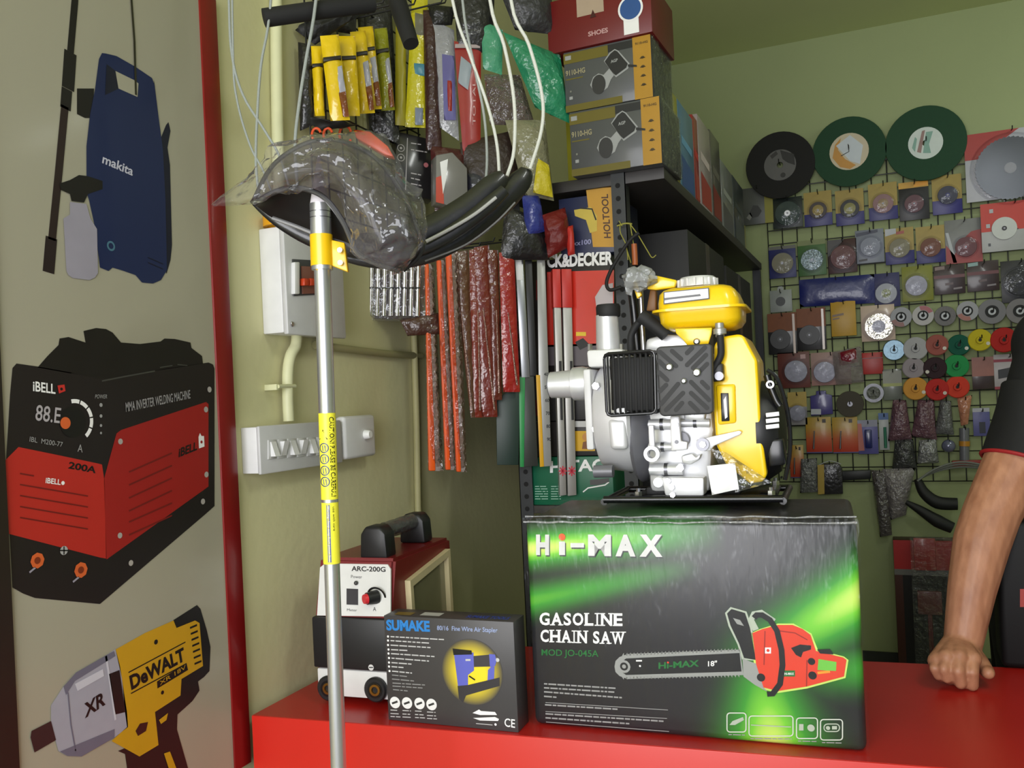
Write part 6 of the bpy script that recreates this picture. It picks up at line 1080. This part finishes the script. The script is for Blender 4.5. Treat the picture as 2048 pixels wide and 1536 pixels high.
    # fourth row
    for x0, y0, x1, y1, lab in ((1536, 626, 1594, 708, 'orange-topped black disc pack at the left of the fourth row'), (1594, 616, 1652, 700, 'second orange-topped black disc pack from the left of the fourth row')):
        t, f2, W, H = card(x0, y0, x1, y1, lab, 'pack', 'disc_pack', M((34, 32, 34), .4, coat=.3), ((.55, 1, M((124, 66, 26), .45, nz=.2, spec=.3)),), (.42, .36, .36, M((38, 36, 38), .4), .1, M((70, 70, 72), .4)), False, grp='orange-topped disc packs', th=.012)
        b = MB(f2); b.box(W*.36, W*.44, -.004, -.001, 0, H*.96, M((170, 140, 116), .3, coat=.6)); b.build('shiny_edge', t, label='pale shiny edge')
    card(1662, 602, 1712, 672, 'plain yellow card with a hanging tab below the long blue pouch', 'card', 'accessory_card', M((186, 142, 30), .42), (), None, tab=True, dep=-.04, prints=[([(.06, .56), (.52, .60), (.52, .66), (.06, .62)], M((100, 70, 24), .4)), ([(.06, .48), (.34, .50), (.34, .54), (.06, .52)], M((100, 70, 24), .4))])
    card(1722, 610, 1790, 682, 'cream card with a brilliant silver disc, right of the plain yellow card', 'blade card', 'blade_card', M((200, 176, 160), .35, coat=.4), (), (.52, .40, .42, M((235, 228, 215), .2, .7, bump=.5, bs=60), .2, SIL), dep=-.036)
    G3 = 'small grinding discs in a row on the back wall'; W1 = M((150, 150, 156), .5); 
    for x, y, rp, c, c2, lab in ((1802, 634, 20, W1, M((120, 60, 44), .4), 'leftmost of the small grey grinding discs, with an orange sector'), (1846, 631, 20, M((176, 172, 172), .5), M((150, 60, 64), .4), 'small pale grinding disc with a pink upper half'), (1890, 632, 20, M((96, 92, 92), .5, nz=.4, ns=120), M((70, 66, 60), .4), 'small dark patterned grinding disc in the middle of the row'),
                              (1935, 622, 20, W1, M((150, 84, 66), .4), 'small grey grinding disc with a red and white lower sector'), (1984, 623, 25, M((110, 108, 112), .5), None, 'wider plain grey disc, second from the right of the row'), (2040, 622, 25, M((112, 108, 110), .5), None, 'wider plain grey disc cut by the right picture edge')):
        t, f2, k = disc(x, y, rp, lab, 'grinding disc', 'grinding_disc', c, None, 0, -.05, .008, .3, [('centre', BLKM, 0, rp*.5, -.001), ('bore_ring', WT, 3.5, 7, -.003)], G3)
        if c2: b = MB(f2); A = radians(200 if x != 1846 else 20); b.add([(cos(A+q)*rp*k*s_, -.0009, sin(A+q)*rp*k*s_) for s_ in (.54, .97) for q in [i*.22 for i in range(8)]], [(i, i+1, 9+i, 8+i) for i in range(7)], c2); b.build('coloured_sector', t)
    # colour spools
    G4 = 'coloured trimmer spools on the back wall'
    SP = [(1788, 700, 21, (70, 92, 104), 'shiny blue black spool at the left of the upper spool row', 'm'), (1831, 697, 23, (168, 166, 170), 'white spool in the upper spool row, next to the shiny one', ''), (1874, 690, 21, (152, 84, 76), 'dusty pink spool in the upper spool row', 's'), (1918, 690, 21, (16, 84, 66), 'dark teal green spool with white dots in the upper row', 'd'), (1960, 680, 22, (190, 172, 34), 'yellow spool in the upper spool row', 'd'), (2008, 680, 25, (172, 36, 32), 'red spool in the upper row left of the pink one', 's'), (2052, 674, 22, (205, 84, 96), 'pink spool cut off at the right picture edge', 's'),
          (1827, 736, 21, (150, 140, 146), 'pale grey spool, left end of the middle spool row', ''), (1870, 736, 22, (52, 34, 40), 'dark brown spool with a cream dot in the middle row', 'd'), (1913, 732, 23, (40, 140, 78), 'bright green spool, right end of the middle row', ''), (1831, 777, 23, (200, 142, 62), 'amber spool, left end of the bottom spool row', 'd'), (1874, 779, 22, (184, 44, 40), 'red spool in the middle of the bottom spool row', 'd'), (1915, 774, 22, (206, 62, 44), 'orange red spool, right end of the bottom row', '')]
    for i, (x, y, rp, c, lab, fl) in enumerate(SP):
        f2 = Frame(FB.wor(FB.px(x, y, -.075-.002*(i % 3))), 0); k = f2.sc(x, y); R = rp*k; t = thing('trimmer_spool', lab, 'spool', f2, G4); m_ = M(c, .65, nz=.06, spec=.2) if fl != 'm' else M(c, .25, .5, nz=.5, ns=90)
        b = MB(f2); b.lathe([(R*.12, 0), (R-.003, -.0), (R, .003), (R*.98, .010), (R*.7, .014), (R*.7, .03), (R*.12, .03), (R*.12, 0)], (0, 0, 0), (0, 1, 0), m_, 36); b.lathe([(R*.16, -.006), (R*.32, -.006), (R*.36, 0)], (0, 0, 0), (0, 1, 0), m_, 24); b.build('spool_body', t)
        b = MB(f2); b.lathe([(.0005, 0), (2.8*k, 0)], (0, -.0066, 0), (0, 1, 0), BLKM, 12); b.add([(-1.2*k, -.0067, 0), (1.2*k, -.0067, 0), (1.0*k, -.0067, 6*k), (-1.0*k, -.0067, 6*k)], [(0, 1, 2, 3)], BLKM); b.build('keyhole', t)
        if fl in 'ds' and fl: a = -.5 if x != 1870 else 3.6; b = MB(f2); b.lathe([(.0005, 0), (3.6*k, 0)], (R*.72*cos(a), -.0009, R*.72*sin(a)), (0, 1, 0), M((196, 190, 176), .4), 12); b.build('price_dot', t)
        hk(x, y-3, .07)
    # lower cards
    G5 = 'cards in the lower rows of the back wall'
    card(1556, 704, 1620, 776, 'reddish brown card with a silver saw disc, lower left of the grid', 'blade card', 'blade_card', M((104, 50, 42), .4, nz=.15), (), (.56, .46, .36, SIL, .1, None), grp=G5, prints=[([(.72, .80), (.88, .80), (.88, .92), (.72, .92)], M((180, 140, 140), .4))])
    card(1622, 704, 1702, 770, 'pinkish white card with a silver disc, beside the reddish brown card', 'blade card', 'blade_card', M((172, 140, 134), .4), ((0, .16, M((140, 80, 60), .4)),), (.34, .40, .28, SIL, .1, None), grp=G5)
    f2 = FB.at(1698, 766, -.06); t = thing('wrapped_tool', 'dark red tool in crumpled clear film over the pinkish white card', 'tool', f2); b = MB(f2); b.pillow([(1676, 706), (1712, 696), (1716, 724), (1680, 732)], -.006, .02, M((120, 20, 40), .3, coat=.6, bump=.4), 8, 8, .004, 3); b.build('handle', t, label='dark red grip'); b = MB(f2); b.pillow([(1664, 704), (1722, 692), (1728, 764), (1672, 770)], .0, .03, film((245, 240, 240), .35, .1, .9, 60, .6, (150, 140, 140)), 12, 12, .006, 4); b.build('film_wrap', t); hk(1690, 700, .07)
    card(1724, 705, 1766, 748, 'small plain red card right of the wrapped dark red tool', 'card', 'accessory_card', M((176, 42, 36), .4), ((.72, .76, M((110, 26, 24), .4)),), None, grp=G5)
    disc(1747, 786, 19, 'round clear and silver tin under the small plain red card', 'tin', 'wire_brush', SIL, None, 0, -.05, .012, .5, [('rim', SIL, 15, 19, -.003), ('bristles', M((90, 92, 84), .4, bump=1), 0, 13, -.002)])
    card(1766, 738, 1804, 800, 'clear sachet card with a lime strip left of the spools', 'card', 'accessory_card', M((112, 116, 108), .35, nz=.15, coat=.4), ((.44, .54, M((150, 156, 60), .4)), (.54, .94, M((128, 128, 112), .4))), None, grp=G5)
    card(1944, 714, 1988, 778, 'salmon coloured accessory pack right of the green spool', 'pack', 'accessory_pack', M((60, 44, 44), .35, coat=.4), ((.40, 1, M((150, 92, 80), .4, nz=.25)),), None, grp=G5)
    card(1988, 708, 2046, 778, 'white card with red stripes and a black gadget, beside the sleeve', 'card', 'accessory_card', M((176, 168, 172), .4), ((.0, .08, M((150, 40, 56), .4)), (.78, .86, M((150, 36, 60), .4))), None, grp=G5, prints=[([(.14, .30), (.62, .36), (.62, .62), (.14, .56)], M((40, 40, 44), .4))])
    t, f2, W, H = card(1576, 784, 1614, 850, 'yellow card with a silver fan blade, lower left next to the engine', 'blade card', 'blade_card', M((150, 146, 148), .4), ((.55, 1, M((176, 146, 34), .4)),), (.5, .36, .44, SIL, .06, None), grp=G5)
    f2 = FB.at(1641, 830, D0); t = thing('violet_pouch', 'violet blue hanging pouch with a white sticker', 'pouch', f2); b = MB(f2); b.pprism([(1620, 792), (1632, 790), (1632, 782), (1652, 781), (1652, 788), (1664, 790), (1666, 828), (1622, 832)], -.012, .0, M((70, 62, 128), .35, nz=.2, coat=.5), .003); b.build('pouch', t); b = MB(f2); b.prect(1622, 818, 1642, 829, -.0125, WT); b.build('sticker', t); hk(1641, 788)
    disc(1700, 808, 26, 'dark olive brown sanding disc right of the violet pouch', 'sanding disc', 'sanding_disc', M((52, 44, 22), .6), None, 0, -.045, .006, .06, [('hub', DSTEEL, 0, 5, -.004)])
    OG = glow_mat('sunset_card_print', (180, 90, 40), [(0, -.01, 0, .19, 3, 3, 1.0)], [(0, (176, 150, 40)), (.55, (182, 140, 40)), (.8, (190, 92, 44)), (1, (186, 56, 38))], .4, .2, .05)
    for x0, y0, x1, y1, lab in ((1612, 834, 1663, 906, 'left one of two yellow to orange drill bit cards side by side'), (1665, 834, 1716, 906, 'right one of two yellow to orange drill bit cards side by side'), (1580, 890, 1608, 956, 'yellow to orange drill bit card lower down, half behind the engine')):
        t, f2, W, H = card(x0, y0, x1, y1, lab, 'card', 'drill_bit_card', OG, ((.0, .03, M((60, 60, 120), .4)),), None, grp='yellow to orange drill bit cards', prints=[([(.66, .84), (.80, .84), (.80, .94), (.66, .94)], M((60, 44, 24), .4))])
        b = MB(f2); b.cyl((-.22*W, -.004, .12*H), (-.16*W, -.004, .62*H), .004, DSTEEL, 10, .0025); b.build('drill_bit', t, label='steel drill bit')
    t, f2, W, H = card(1716, 840, 1756, 908, 'blue and red blister card with a navy battery-like tool', 'card', 'tool_blister', M((88, 86, 150), .4), ((.80, 1, M((130, 130, 150), .4)),), None, grp=G5, prints=[([(.0, .1), (.3, .1), (.2, .9), (0, .9)], M((180, 90, 70), .4))]); b = MB(f2); b.box(-.16*W, .20*W, -.02, -.001, .18*H, .72*H, M((26, 34, 96), .3, coat=.5), .004); b.build('tool', t, label='navy tool')
    t, f2, W, H = card(1758, 826, 1778, 900, 'narrow white and blue card with a green rod', 'card', 'tool_blister', M((176, 180, 180), .4), ((.82, 1, M((30, 84, 150), .4)),), None, grp=G5); b = MB(f2); b.cyl((.1*W, -.006, .06*H), (.1*W, -.006, .62*H), .006, M((40, 120, 90), .4), 10); b.build('rod', t, label='green rod')
    def bag(q, lab, mat, th=.05, dep=-.06, name='clear_bag', cat='bag', seed=0, wr=.006, sub=None, grp=None):
        f2 = FB.at(q[3][0], q[3][1], dep); t = thing(name, lab, cat, f2, grp); b = MB(f2); b.pillow(q, 0, th, mat, 12, 14, wr, seed); b.build('film_bag', t)
        if sub: b = MB(f2); b.pillow(sub[1], -th*.2, th*.4, sub[2], 6, 10, .002, seed+1); b.build(sub[0], t)
        hk((q[0][0]+q[1][0])/2, q[0][1]+3, .05); return t, f2
    MV = M((104, 72, 84), .25, nz=.3, coat=.7, bump=.8, bs=90); CLR = M((104, 104, 106), .25, nz=.35, coat=.7, bump=.9, bs=90); DKB = M((58, 58, 60), .3, nz=.3, coat=.6, bump=.8, bs=90)
    bag([(1786, 800), (1812, 800), (1824, 878), (1776, 882)], 'mauve shiny film bag, left one of two under the amber spool', MV, seed=1, name='film_bag'); bag([(1836, 800), (1868, 800), (1874, 880), (1822, 872)], 'mauve shiny film bag, right one of two under the red spool', MV, seed=2, name='film_bag')
    bag([(1880, 800), (1902, 802), (1908, 870), (1870, 868)], 'clear film bag with a yellowish core under the orange red spool', CLR, seed=3, name='film_bag', sub=('core', [(1888, 815), (1898, 816), (1900, 858), (1888, 858)], M((150, 150, 90), .4)))
    bag([(1914, 796), (1944, 790), (1936, 848), (1922, 852)], 'small coppery cone bag right of the clear yellowish bag', M((186, 124, 98), .3, nz=.3, coat=.5, bump=.6), .03, seed=4, name='film_bag')
    t, f2, W, H = card(1946, 816, 1980, 872, 'violet blue boxed card beside the shirt sleeve', 'card', 'tool_blister', M((92, 92, 150), .4), ((.86, 1, M((176, 176, 190), .4)),), None, grp=G5, prints=[([(.36, .1), (.72, .1), (.72, .5), (.36, .5)], M((40, 42, 56), .4))])
    bag([(1790, 880), (1826, 878), (1834, 938), (1784, 940)], 'dark grey round film bag at the lower middle of the grid', DKB, .06, seed=5, name='film_bag'); bag([(1838, 880), (1872, 878), (1878, 926), (1834, 928)], 'silvery crumpled film bag right of the dark round one', M((140, 140, 142), .2, .3, nz=.4, coat=.7, bump=1, bs=90), .05, seed=6, name='film_bag')
    f2 = FB.at(1897, 906, -.06); b = MB(f2); b.sph(f2.px(1897, 892, 0), 13*f2.sc(1897, 892), M((110, 112, 140), .15, .2, coat=.8), 20); tag(b.build('clear_ball'), 'small shiny bluish clear ball pack on the back wall', 'ball'); hk(1897, 884, .05)
    f2 = FB.at(1929, 924, -.05); t = thing('syringe_pack', 'upright grey tube pack with an orange cap near the arm', 'tube pack', f2); b = MB(f2); b.cyl(f2.px(1929, 924), f2.px(1928, 856), 9*f2.sc(1929, 890), M((110, 110, 118), .3, coat=.5), 16); b.build('tube', t); b = MB(f2); b.cyl(f2.px(1929, 892), f2.px(1929, 882), 10*f2.sc(1929, 890), M((190, 130, 40), .4), 16); b.build('cap', t); hk(1929, 858, .045)
    bag([(1602, 918), (1634, 916), (1636, 984), (1600, 986)], 'grey clear film bag at the lower left of the grid', CLR, .03, seed=7, name='film_bag')
    f2 = FB.at(1660, 988, -.05); t = thing('tool_pouch_box', 'black round-topped pouch with a yellow side strip, behind the carton top', 'box', f2); b = MB(f2); b.pprism([(1636, 934), (1640, 928), (1676, 926), (1684, 936), (1686, 988), (1636, 990)], -.02, .02, M((34, 32, 36), .35, coat=.5, bump=.3), .003); b.build('pouch', t); b = MB(f2); b.pprism([(1635, 930), (1648, 929), (1649, 988), (1636, 989)], -.022, -.019, M((170, 140, 40), .4)); b.build('strip', t, label='yellow strip'); b = MB(f2); b.ppipe([(1638, 930), (1660, 922), (1682, 928)], .002, WT, 6, -.02); b.build('bail', t); hk(1660, 926)
    f2 = FB.at(1700, 966, -.04); b = MB(f2); b.pprism([(1682, 942), (1742, 940), (1742, 958), (1684, 962)], -.01, .015, BLK, .004); tag(b.build('tool_bar'), 'black flat bar hanging along the lower edge of the grid', 'bar')
    t, f2 = bag([(1742, 940), (1776, 942), (1784, 1070), (1760, 1074)], 'long dark film bag with glints, left of the clear hanging bag', M((80, 74, 76), .25, nz=.35, coat=.7, bump=1, bs=70), .05, seed=8, name='film_bag', dep=-.07); bag([(1764, 938), (1830, 936), (1812, 1030), (1782, 1040)], 'clear hanging bag full of glints below the lower edge of the grid', M((128, 122, 124), .25, nz=.4, coat=.7, bump=1, bs=70), .07, seed=9, name='film_bag', dep=-.07)
    # small sling at the right
    f2 = FB.at(1860, 1070, -.12); t = thing('tree_sling', 'smaller black padded sling with grey ropes on the back wall, left of the arm', 'sling', f2); k = f2.sc(1850, 1000)
    for P, rs in (([(1835, 958), (1848, 985), (1875, 1005), (1915, 1008)], [7, 11, 13, 12]), ([(1812, 1004), (1840, 1020), (1875, 1042), (1905, 1056)], [4, 9, 13, 11])):
        b = MB(f2); b.tube([f2.px(x, y) for x, y in P], [r*k for r in rs], M((22, 22, 23), .6), 12); b.build('padded_band', t)
    for i in range(3): b = MB(f2); b.ppipe([(1835, 960+i), (1870, 944-3*i), (1920, 934-5*i), (1975, 940-3*i), (2000, 960)], .004, M((120, 122, 118), .6), 8, -.01*i); b.build('rope', t)
    f2 = FB.at(1940, 935, -.06); b = MB(f2); b.pprism([(1904, 922), (1972, 920), (1972, 932), (1905, 934)], -.01, .02, RDD, .003); tag(b.build('red_bar_pack'), 'flat red pack seen just left of the sleeve hem', 'pack')
    # red boxed tools low on the wall
    f2 = Frame((FB.px(1840, 1200, -.10)[0], WY-.10, 0), 0)
    t = thing('tool_display_box', 'tall red and black boxed tool in clear film, by the back wall beside the arm', 'box', f2)
    b = MB(f2); q = [f2.px(x, y) for x, y in ((1786, 1080), (1906, 1070))]; xa, xb = q[0][0], q[1][0]+.03; zt = q[0][2]; RM = M((170, 36, 36), .38, nz=.1, coat=.4); BRN = M((70, 36, 30), .45)
    b.box(xa, xb, 0, .095, 0, zt, BRN, .002); b.build('carton', t)
    b = MB(f2); W = xb-xa; H = zt
    def R(u0, v0, u1, v1, m_, dd): b.add([(xa+u0*W, dd, v0*H), (xa+u1*W, dd, v0*H), (xa+u1*W, dd, v1*H), (xa+u0*W, dd, v1*H)], [(0, 1, 2, 3)], m_)
    R(0, .80, 1, 1, RM, -.0006); R(0, .76, 1, .80, M((110, 108, 108), .4), -.0006); R(.12, .02, .95, .76, M((24, 22, 24), .4), -.0006); b.build('printed_artwork', t, smooth=0)
    b = MB(f2); b.box(xa+.30*W, xa+.62*W, -.02, -.001, .80*H, 1.02*H, RM, .004); b.box(xa+.32*W, xa+.68*W, -.02, -.001, .50*H, .66*H, M((120, 56, 56), .35, coat=.4), .004); b.box(xa+.46*W, xa+.53*W, -.016, -.002, .18*H, .52*H, M((110, 24, 30), .35), .003); b.build('wrench', t, label='red wrench')
    b = MB(f2); b.grid(lambda u, v: (xa+.25*W+u*.72*W, -.024-abs(noise.noise(Vector((u*6, v*9, 5))))*.012, v*1.03*H), 20, 40, film((245, 245, 245), .06, .1, .9, 50, .6)); b.build('film_wrap', t)
    f3 = Frame((FB.px(1765, 1300, -.15)[0], WY-.15, 0), 0); b = MB(f3); b.ppipe([(1736, 1300), (1752, 1318), (1768, 1322), (1776, 1305), (1788, 1316)], .004, BLKM, 8, 0); zmin = min(v[2] for v in b.v); b.v = [(x, y, z-zmin) for x, y, z in b.v]; tag(b.build('black_cable'), 'loose black cable lying at the foot of the back wall', 'cable')
    b = MB(f3); b.pprism([(1762, 1287), (1780, 1285), (1782, 1308), (1764, 1310)], .02, .06, M((150, 150, 146), .45), .002); zmin = min(v[2] for v in b.v); b.v = [(x, y, z-zmin) for x, y, z in b.v]; tag(b.build('small_socket_box'), 'small pale plastic box standing beside the loose black cable', 'box')
back_stock()
# ------------------------------------------------------------------ black case and person at the right
def black_case():
    a = onz(2004, 1338, .71); fr = Frame(a, CY-radians(6)); zt = fr.px(2002, 1042)[2]; t = thing('tool_case', 'tall black case with a red logo patch at the right end of the counter', 'case', fr)
    K = M((9, 9, 10), .6, nz=.1, spec=.25);
    b = MB(fr); b.prism([(0, .002), (.34, .002), (.34, zt), (0, zt)], 0, .11, K, .012, 3); b.build('shell', t)
    b = MB(fr); b.prect(2040, 1178, 2062, 1214, -.0008, M((150, 44, 36), .4)); b.build('logo_patch', t, label='red logo patch')
    b = MB(fr); b.tube([(.10, .055, zt-.004), (.11, .055, zt+.03), (.23, .055, zt+.03), (.24, .055, zt-.004)], .009, K, 10, False); b.build('handle', t)
black_case()
def rod():
    p = onz(1990, 1352, 0); f = Frame((camp(1985, 1300, 2.35).x, camp(1985, 1300, 2.35).y, 0), PSI); b = MB(f); a = f.px(1978, 1195); c = f.px(1990, 1340)
    b.tube([(c[0]+(c[0]-a[0])*1.6, 0, .004), c, a], .007, BLK, 10, False); tag(b.build('black_rod'), 'thin black rod leaning behind the counter between the arm and the black case', 'rod')
rod()
def person():
    SK = bpy.data.materials.new('skin'); SK.use_nodes = True; nt = SK.node_tree; B = nt.nodes['Principled BSDF']; B.inputs['Roughness'].default_value = .5
    tc = nt.nodes.new('ShaderNodeTexCoord'); nz = nt.nodes.new('ShaderNodeTexNoise'); nz.inputs['Scale'].default_value = 38; nz.inputs['Detail'].default_value = 6; cr = nt.nodes.new('ShaderNodeValToRGB')
    mp = nt.nodes.new('ShaderNodeMapping'); mp.inputs['Scale'].default_value = (1.6, 1.6, .5); nt.links.new(tc.outputs['Object'], mp.inputs[0]); nt.links.new(mp.outputs[0], nz.inputs['Vector'])
    nt.links.new(nz.outputs[0], cr.inputs[0]); nt.links.new(cr.outputs[0], B.inputs['Base Color']); cr.color_ramp.elements[0].position = .3; cr.color_ramp.elements[1].position = .7
    cr.color_ramp.elements[0].color = lin((152, 102, 76)); cr.color_ramp.elements[1].color = lin((178, 126, 96)); B.inputs['Subsurface Weight'].default_value = .05
    hp = onz(1915, 1366, .71); t0 = (hp-CAM).dot(CF)
    def C(x, y, dt=0): return camp(x, y, t0+dt)
    k = t0/FOC
    fr = Frame((hp.x+.22, hp.y+.30, 0), PSI)
    root = thing('person', 'person in a black short sleeved shirt with red trim, leaning a fist on the counter', 'person', fr)
    caps = []                                                                     # tapered capsules: p0, p1, r0, r1
    def chain(P, R):
        for i in range(len(P)-1): caps.append((P[i], P[i+1], R[i], R[i+1]))
    sh = C(2122, 690, .14); el = C(1982, 1030, .08); wr = C(1926, 1285, .035)
    chain([sh, C(2066, 840, .12), C(2024, 940, .10), el, C(1963, 1085, .07), C(1943, 1180, .05), wr], [70*k, 66*k, 61*k, 56*k, 55*k, 46*k, 37*k])
    kn = [C(1873, 1322, -.02), C(1893, 1316, -.03), C(1918, 1314, -.035), C(1945, 1318, -.035)]
    for q in kn: chain([C(1915+(0 if q is not kn[0] else -6), 1292, .03), q], [27*k, 17*k])
    chain([wr, C(1912, 1318, .01)], [36*k, 36*k]); chain([C(1890, 1314, .0), C(1944, 1316, .0)], [24*k, 22*k])
    tips = [[(1868, 1336, -.034), (1876, 1352, -.032), (1884, 1357, -.006)], [(1888, 1338, -.046), (1894, 1356, -.042), (1900, 1361, -.01)], [(1916, 1342, -.054), (1921, 1366, -.048), (1922, 1370, -.012)], [(1944, 1344, -.054), (1945, 1370, -.046), (1940, 1373, -.010)]]
    for q, T, r in zip(kn, tips, (8.5, 10, 11.5, 11.5)): chain([q]+[C(*p) for p in T], [r*k*1.15, r*k*1.1, r*k, r*k*.85])
    chain([C(1938, 1300, .03), C(1962, 1322, .0), C(1974, 1343, -.03), C(1977, 1346, -.045)], [20*k, 14*k, 13.5*k, 12*k])
    # torso, neck, head, other arm, legs (mostly beyond the picture)
    fl = fr.ex; fw = -fr.ey; base = fr.o
    pel = Vector((sh.x, sh.y, 0))+fl*.19+fr.ey*.30+_Z*.80; che = Vector((sh.x, sh.y, 0))+fl*.19+fr.ey*.06+_Z*1.20; nk = che+_Z*.20-fr.ey*.03; hd = nk+_Z*.14-fr.ey*.05
    sh2 = sh+fl*.36; chain([pel, che, nk], [.145, .16, .058]); chain([sh, che+_Z*.05, sh2], [.07, .12, .07]); chain([nk, hd], [.056, .085]); chain([hd+_Z*.03, hd-_Z*.04-fr.ey*.02], [.092, .07])
    chain([hd-fr.ey*.082+_Z*.004, hd-fr.ey*.096-_Z*.028], [.007, .011]); chain([hd-fr.ey*.05-_Z*.05, hd-fr.ey*.06-_Z*.085], [.05, .032])
    for s_ in (-1, 1): chain([hd+fl*s_*.088+_Z*.02, hd+fl*s_*.090-_Z*.02], [.014, .012])
    e2 = sh2-_Z*.28+fl*.05; w2 = e2-_Z*.24; chain([sh2, e2, w2, w2-_Z*.08], [.05, .042, .03, .036])
    for j in range(5): q = w2-_Z*.09-fr.ey*(.035-.017*j); chain([q, q-_Z*(.06 if j else .03)], [.009, .007])
    for s_ in (-1, 1): hip = pel+fl*s_*.09; kn_ = hip-_Z*.40-fr.ey*.02; an = Vector((hip.x, hip.y, .09)); chain([hip, kn_, an], [.095, .062, .042]); chain([an-_Z*.05, an-_Z*.05-fr.ey*.15], [.038, .034])
    def build_caps(cs, name, mat, vox, sm, parent):
        b = MB(fr)
        for p0, p1, r0, r1 in cs:
            a, c = Vector(fr.loc(p0)), Vector(fr.loc(p1)); n = (c-a).normalized(); L = (c-a).length; prof = []
            for i in range(7): q = pi/2*i/6; prof.append((max(r0*sin(q), 1e-5), -r0*cos(q)))
            for i in range(7): q = pi/2+pi/2*i/6; prof.append((max(r1*sin(q), 1e-5), L-r1*cos(q)))
            b.lathe(prof, a, n, mat, 18)
        o = b.build(name, parent); m_ = o.modifiers.new('remesh', 'REMESH'); m_.mode = 'VOXEL'; m_.voxel_size = vox; s_ = o.modifiers.new('smooth', 'SMOOTH'); s_.iterations = sm; s_.factor = .5
        dg = bpy.context.evaluated_depsgraph_get(); me = bpy.data.meshes.new_from_object(o.evaluated_get(dg)); o.modifiers.clear(); o.data = me
        me.polygons.foreach_set('use_smooth', [True]*len(me.polygons)); me.materials.clear(); me.materials.append(mat); return o
    build_caps(caps, 'body', SK, .0027, 4, root)
    TS = M((9, 9, 11), .8, nz=.15, bump=.25, bs=18); TR = M((150, 24, 30), .6)
    sl = [(sh, C(2076, 820, .122), 84*k, 74*k), (C(2076, 820, .122), C(2046, 896, .108), 74*k, 64*k), (pel-_Z*.06, che, .165, .185), (sh, che+_Z*.05, .09, .14), (che+_Z*.05, sh2, .14, .09), (sh2, sh2-_Z*.17+fl*.03, .08, .066), (che, nk-_Z*.06, .13, .085)]
    build_caps(sl, 'tshirt', TS, .006, 8, root)
    # sleeve: open tube with red hem trim over the remeshed shirt
    def sleeve_pt(a, v):
        c0, c1 = C(2080, 790, .126), C(2036, 926, .104); ax = (c1-c0).normalized(); u = ax.cross(Vector((0, 1, 0))).normalized(); w_ = ax.cross(u); c = c0.lerp(c1, v)
        r = (78-8*v)*k*(1+.03*sin(3*a+v*4)); return Vector(fr.loc(c+(u*cos(a)+w_*sin(a))*r))
    b = MB(fr); b.grid(lambda u, v: sleeve_pt(2*pi*u, v), 40, 12, TS); b.build('sleeve', root)
    b = MB(fr); b.tube([sleeve_pt(2*pi*i/40, 1.0) for i in range(41)], 4.2*k, TR, 8); b.build('sleeve_trim', root, label='dark red sleeve hem')
    b = MB(fr); hl = Vector(fr.loc(hd+_Z*.035+fr.ey*.022)); b.sph(hl, (.112, .114, .098), M((18, 14, 12), .7, bump=.6, bs=200), 24); b.build('hair', root)
    b = MB(fr)
    for s_ in (-1, 1): b.sph(Vector(fr.loc(hd-fr.ey*.080+fl*s_*.030+_Z*.006)), .0085, WHT, 10)
    b.build('eyes', root); b = MB(fr)
    for s_ in (-1, 1): b.sph(Vector(fr.loc(hd-fr.ey*.0865+fl*s_*.030+_Z*.006)), .004, PRINTK, 10)
    b.build('pupils', root); b = MB(fr); b.sph(Vector(fr.loc(hd-fr.ey*.085-_Z*.058)), (.024, .008, .006), M((130, 70, 62), .5), 12); b.build('mouth', root)
    tr = []
    for s_ in (-1, 1): hip = pel+fl*s_*.09; tr += [(pel+fl*s_*.02, hip, .15, .115), (hip, hip-_Z*.40-fr.ey*.02, .112, .08), (hip-_Z*.40-fr.ey*.02, Vector((hip.x, hip.y, .10)), .08, .065)]
    build_caps(tr, 'trousers', M((34, 36, 44), .8, nz=.1), .01, 6, root)
person()
# ------------------------------------------------------------------ sub-parts: small pieces hang under the part that carries them
SUB = {'brass_terminal': 'socket', 'breaker_switch': 'breaker_panel', 'keyhole': 'spool_body', 'price_dot': 'spool_body', 'blade_hub': 'blade', 'arbor_hole': 'blade', 'label_print': 'label', 'label_mark': 'label', 'clamp_screw': 'clamp',
       'head_band_piping': 'head_band', 'shiny_piping': 'padded_band', 'printed_star': 'beam', 'vial_slot': 'beam', 'scale_marks': 'blade', 'printed_artwork': 'carton', 'outlet_cap': 'outlet_pipe', 'cover_slot': 'air_filter_cover',
       'fuel_cap': 'tank_top', 'sticker': 'tank_top', 'engine_switch': 'switch_housing', 'sleeve_trim': 'sleeve', 'pupils': 'eyes', 'logo_patch': 'shell', 'packing_tape': 'carton', 'coloured_sector': 'disc', 'bore_ring': 'disc', 'lettering': 'upper_panel',
       'display': 'upper_panel', 'power_light': 'upper_panel', 'knob': 'upper_panel', 'minus_mark': 'middle_panel', 'edge_guard': 'blade', 'pipe_clamp': 'pipe', 'grip_wrap': 'grip', 'cooling_slot': 'recoil_starter', 'strip': 'pouch', 'bail': 'pouch', 'core': 'film_bag'}
bn = lambda o: o.name.split('.')[0]
for o in [o for o in bpy.data.objects if not o.parent and o.children]:
    seen = {}
    for c in sorted(o.children, key=lambda q: q.name):
        want = SUB.get(bn(c))
        if not want: continue
        host = sorted([h for h in o.children if bn(h) == want], key=lambda q: q.name)
        if host: k = seen.get(bn(c), 0); seen[bn(c)] = k+1; c.parent = host[min(k, len(host)-1)]
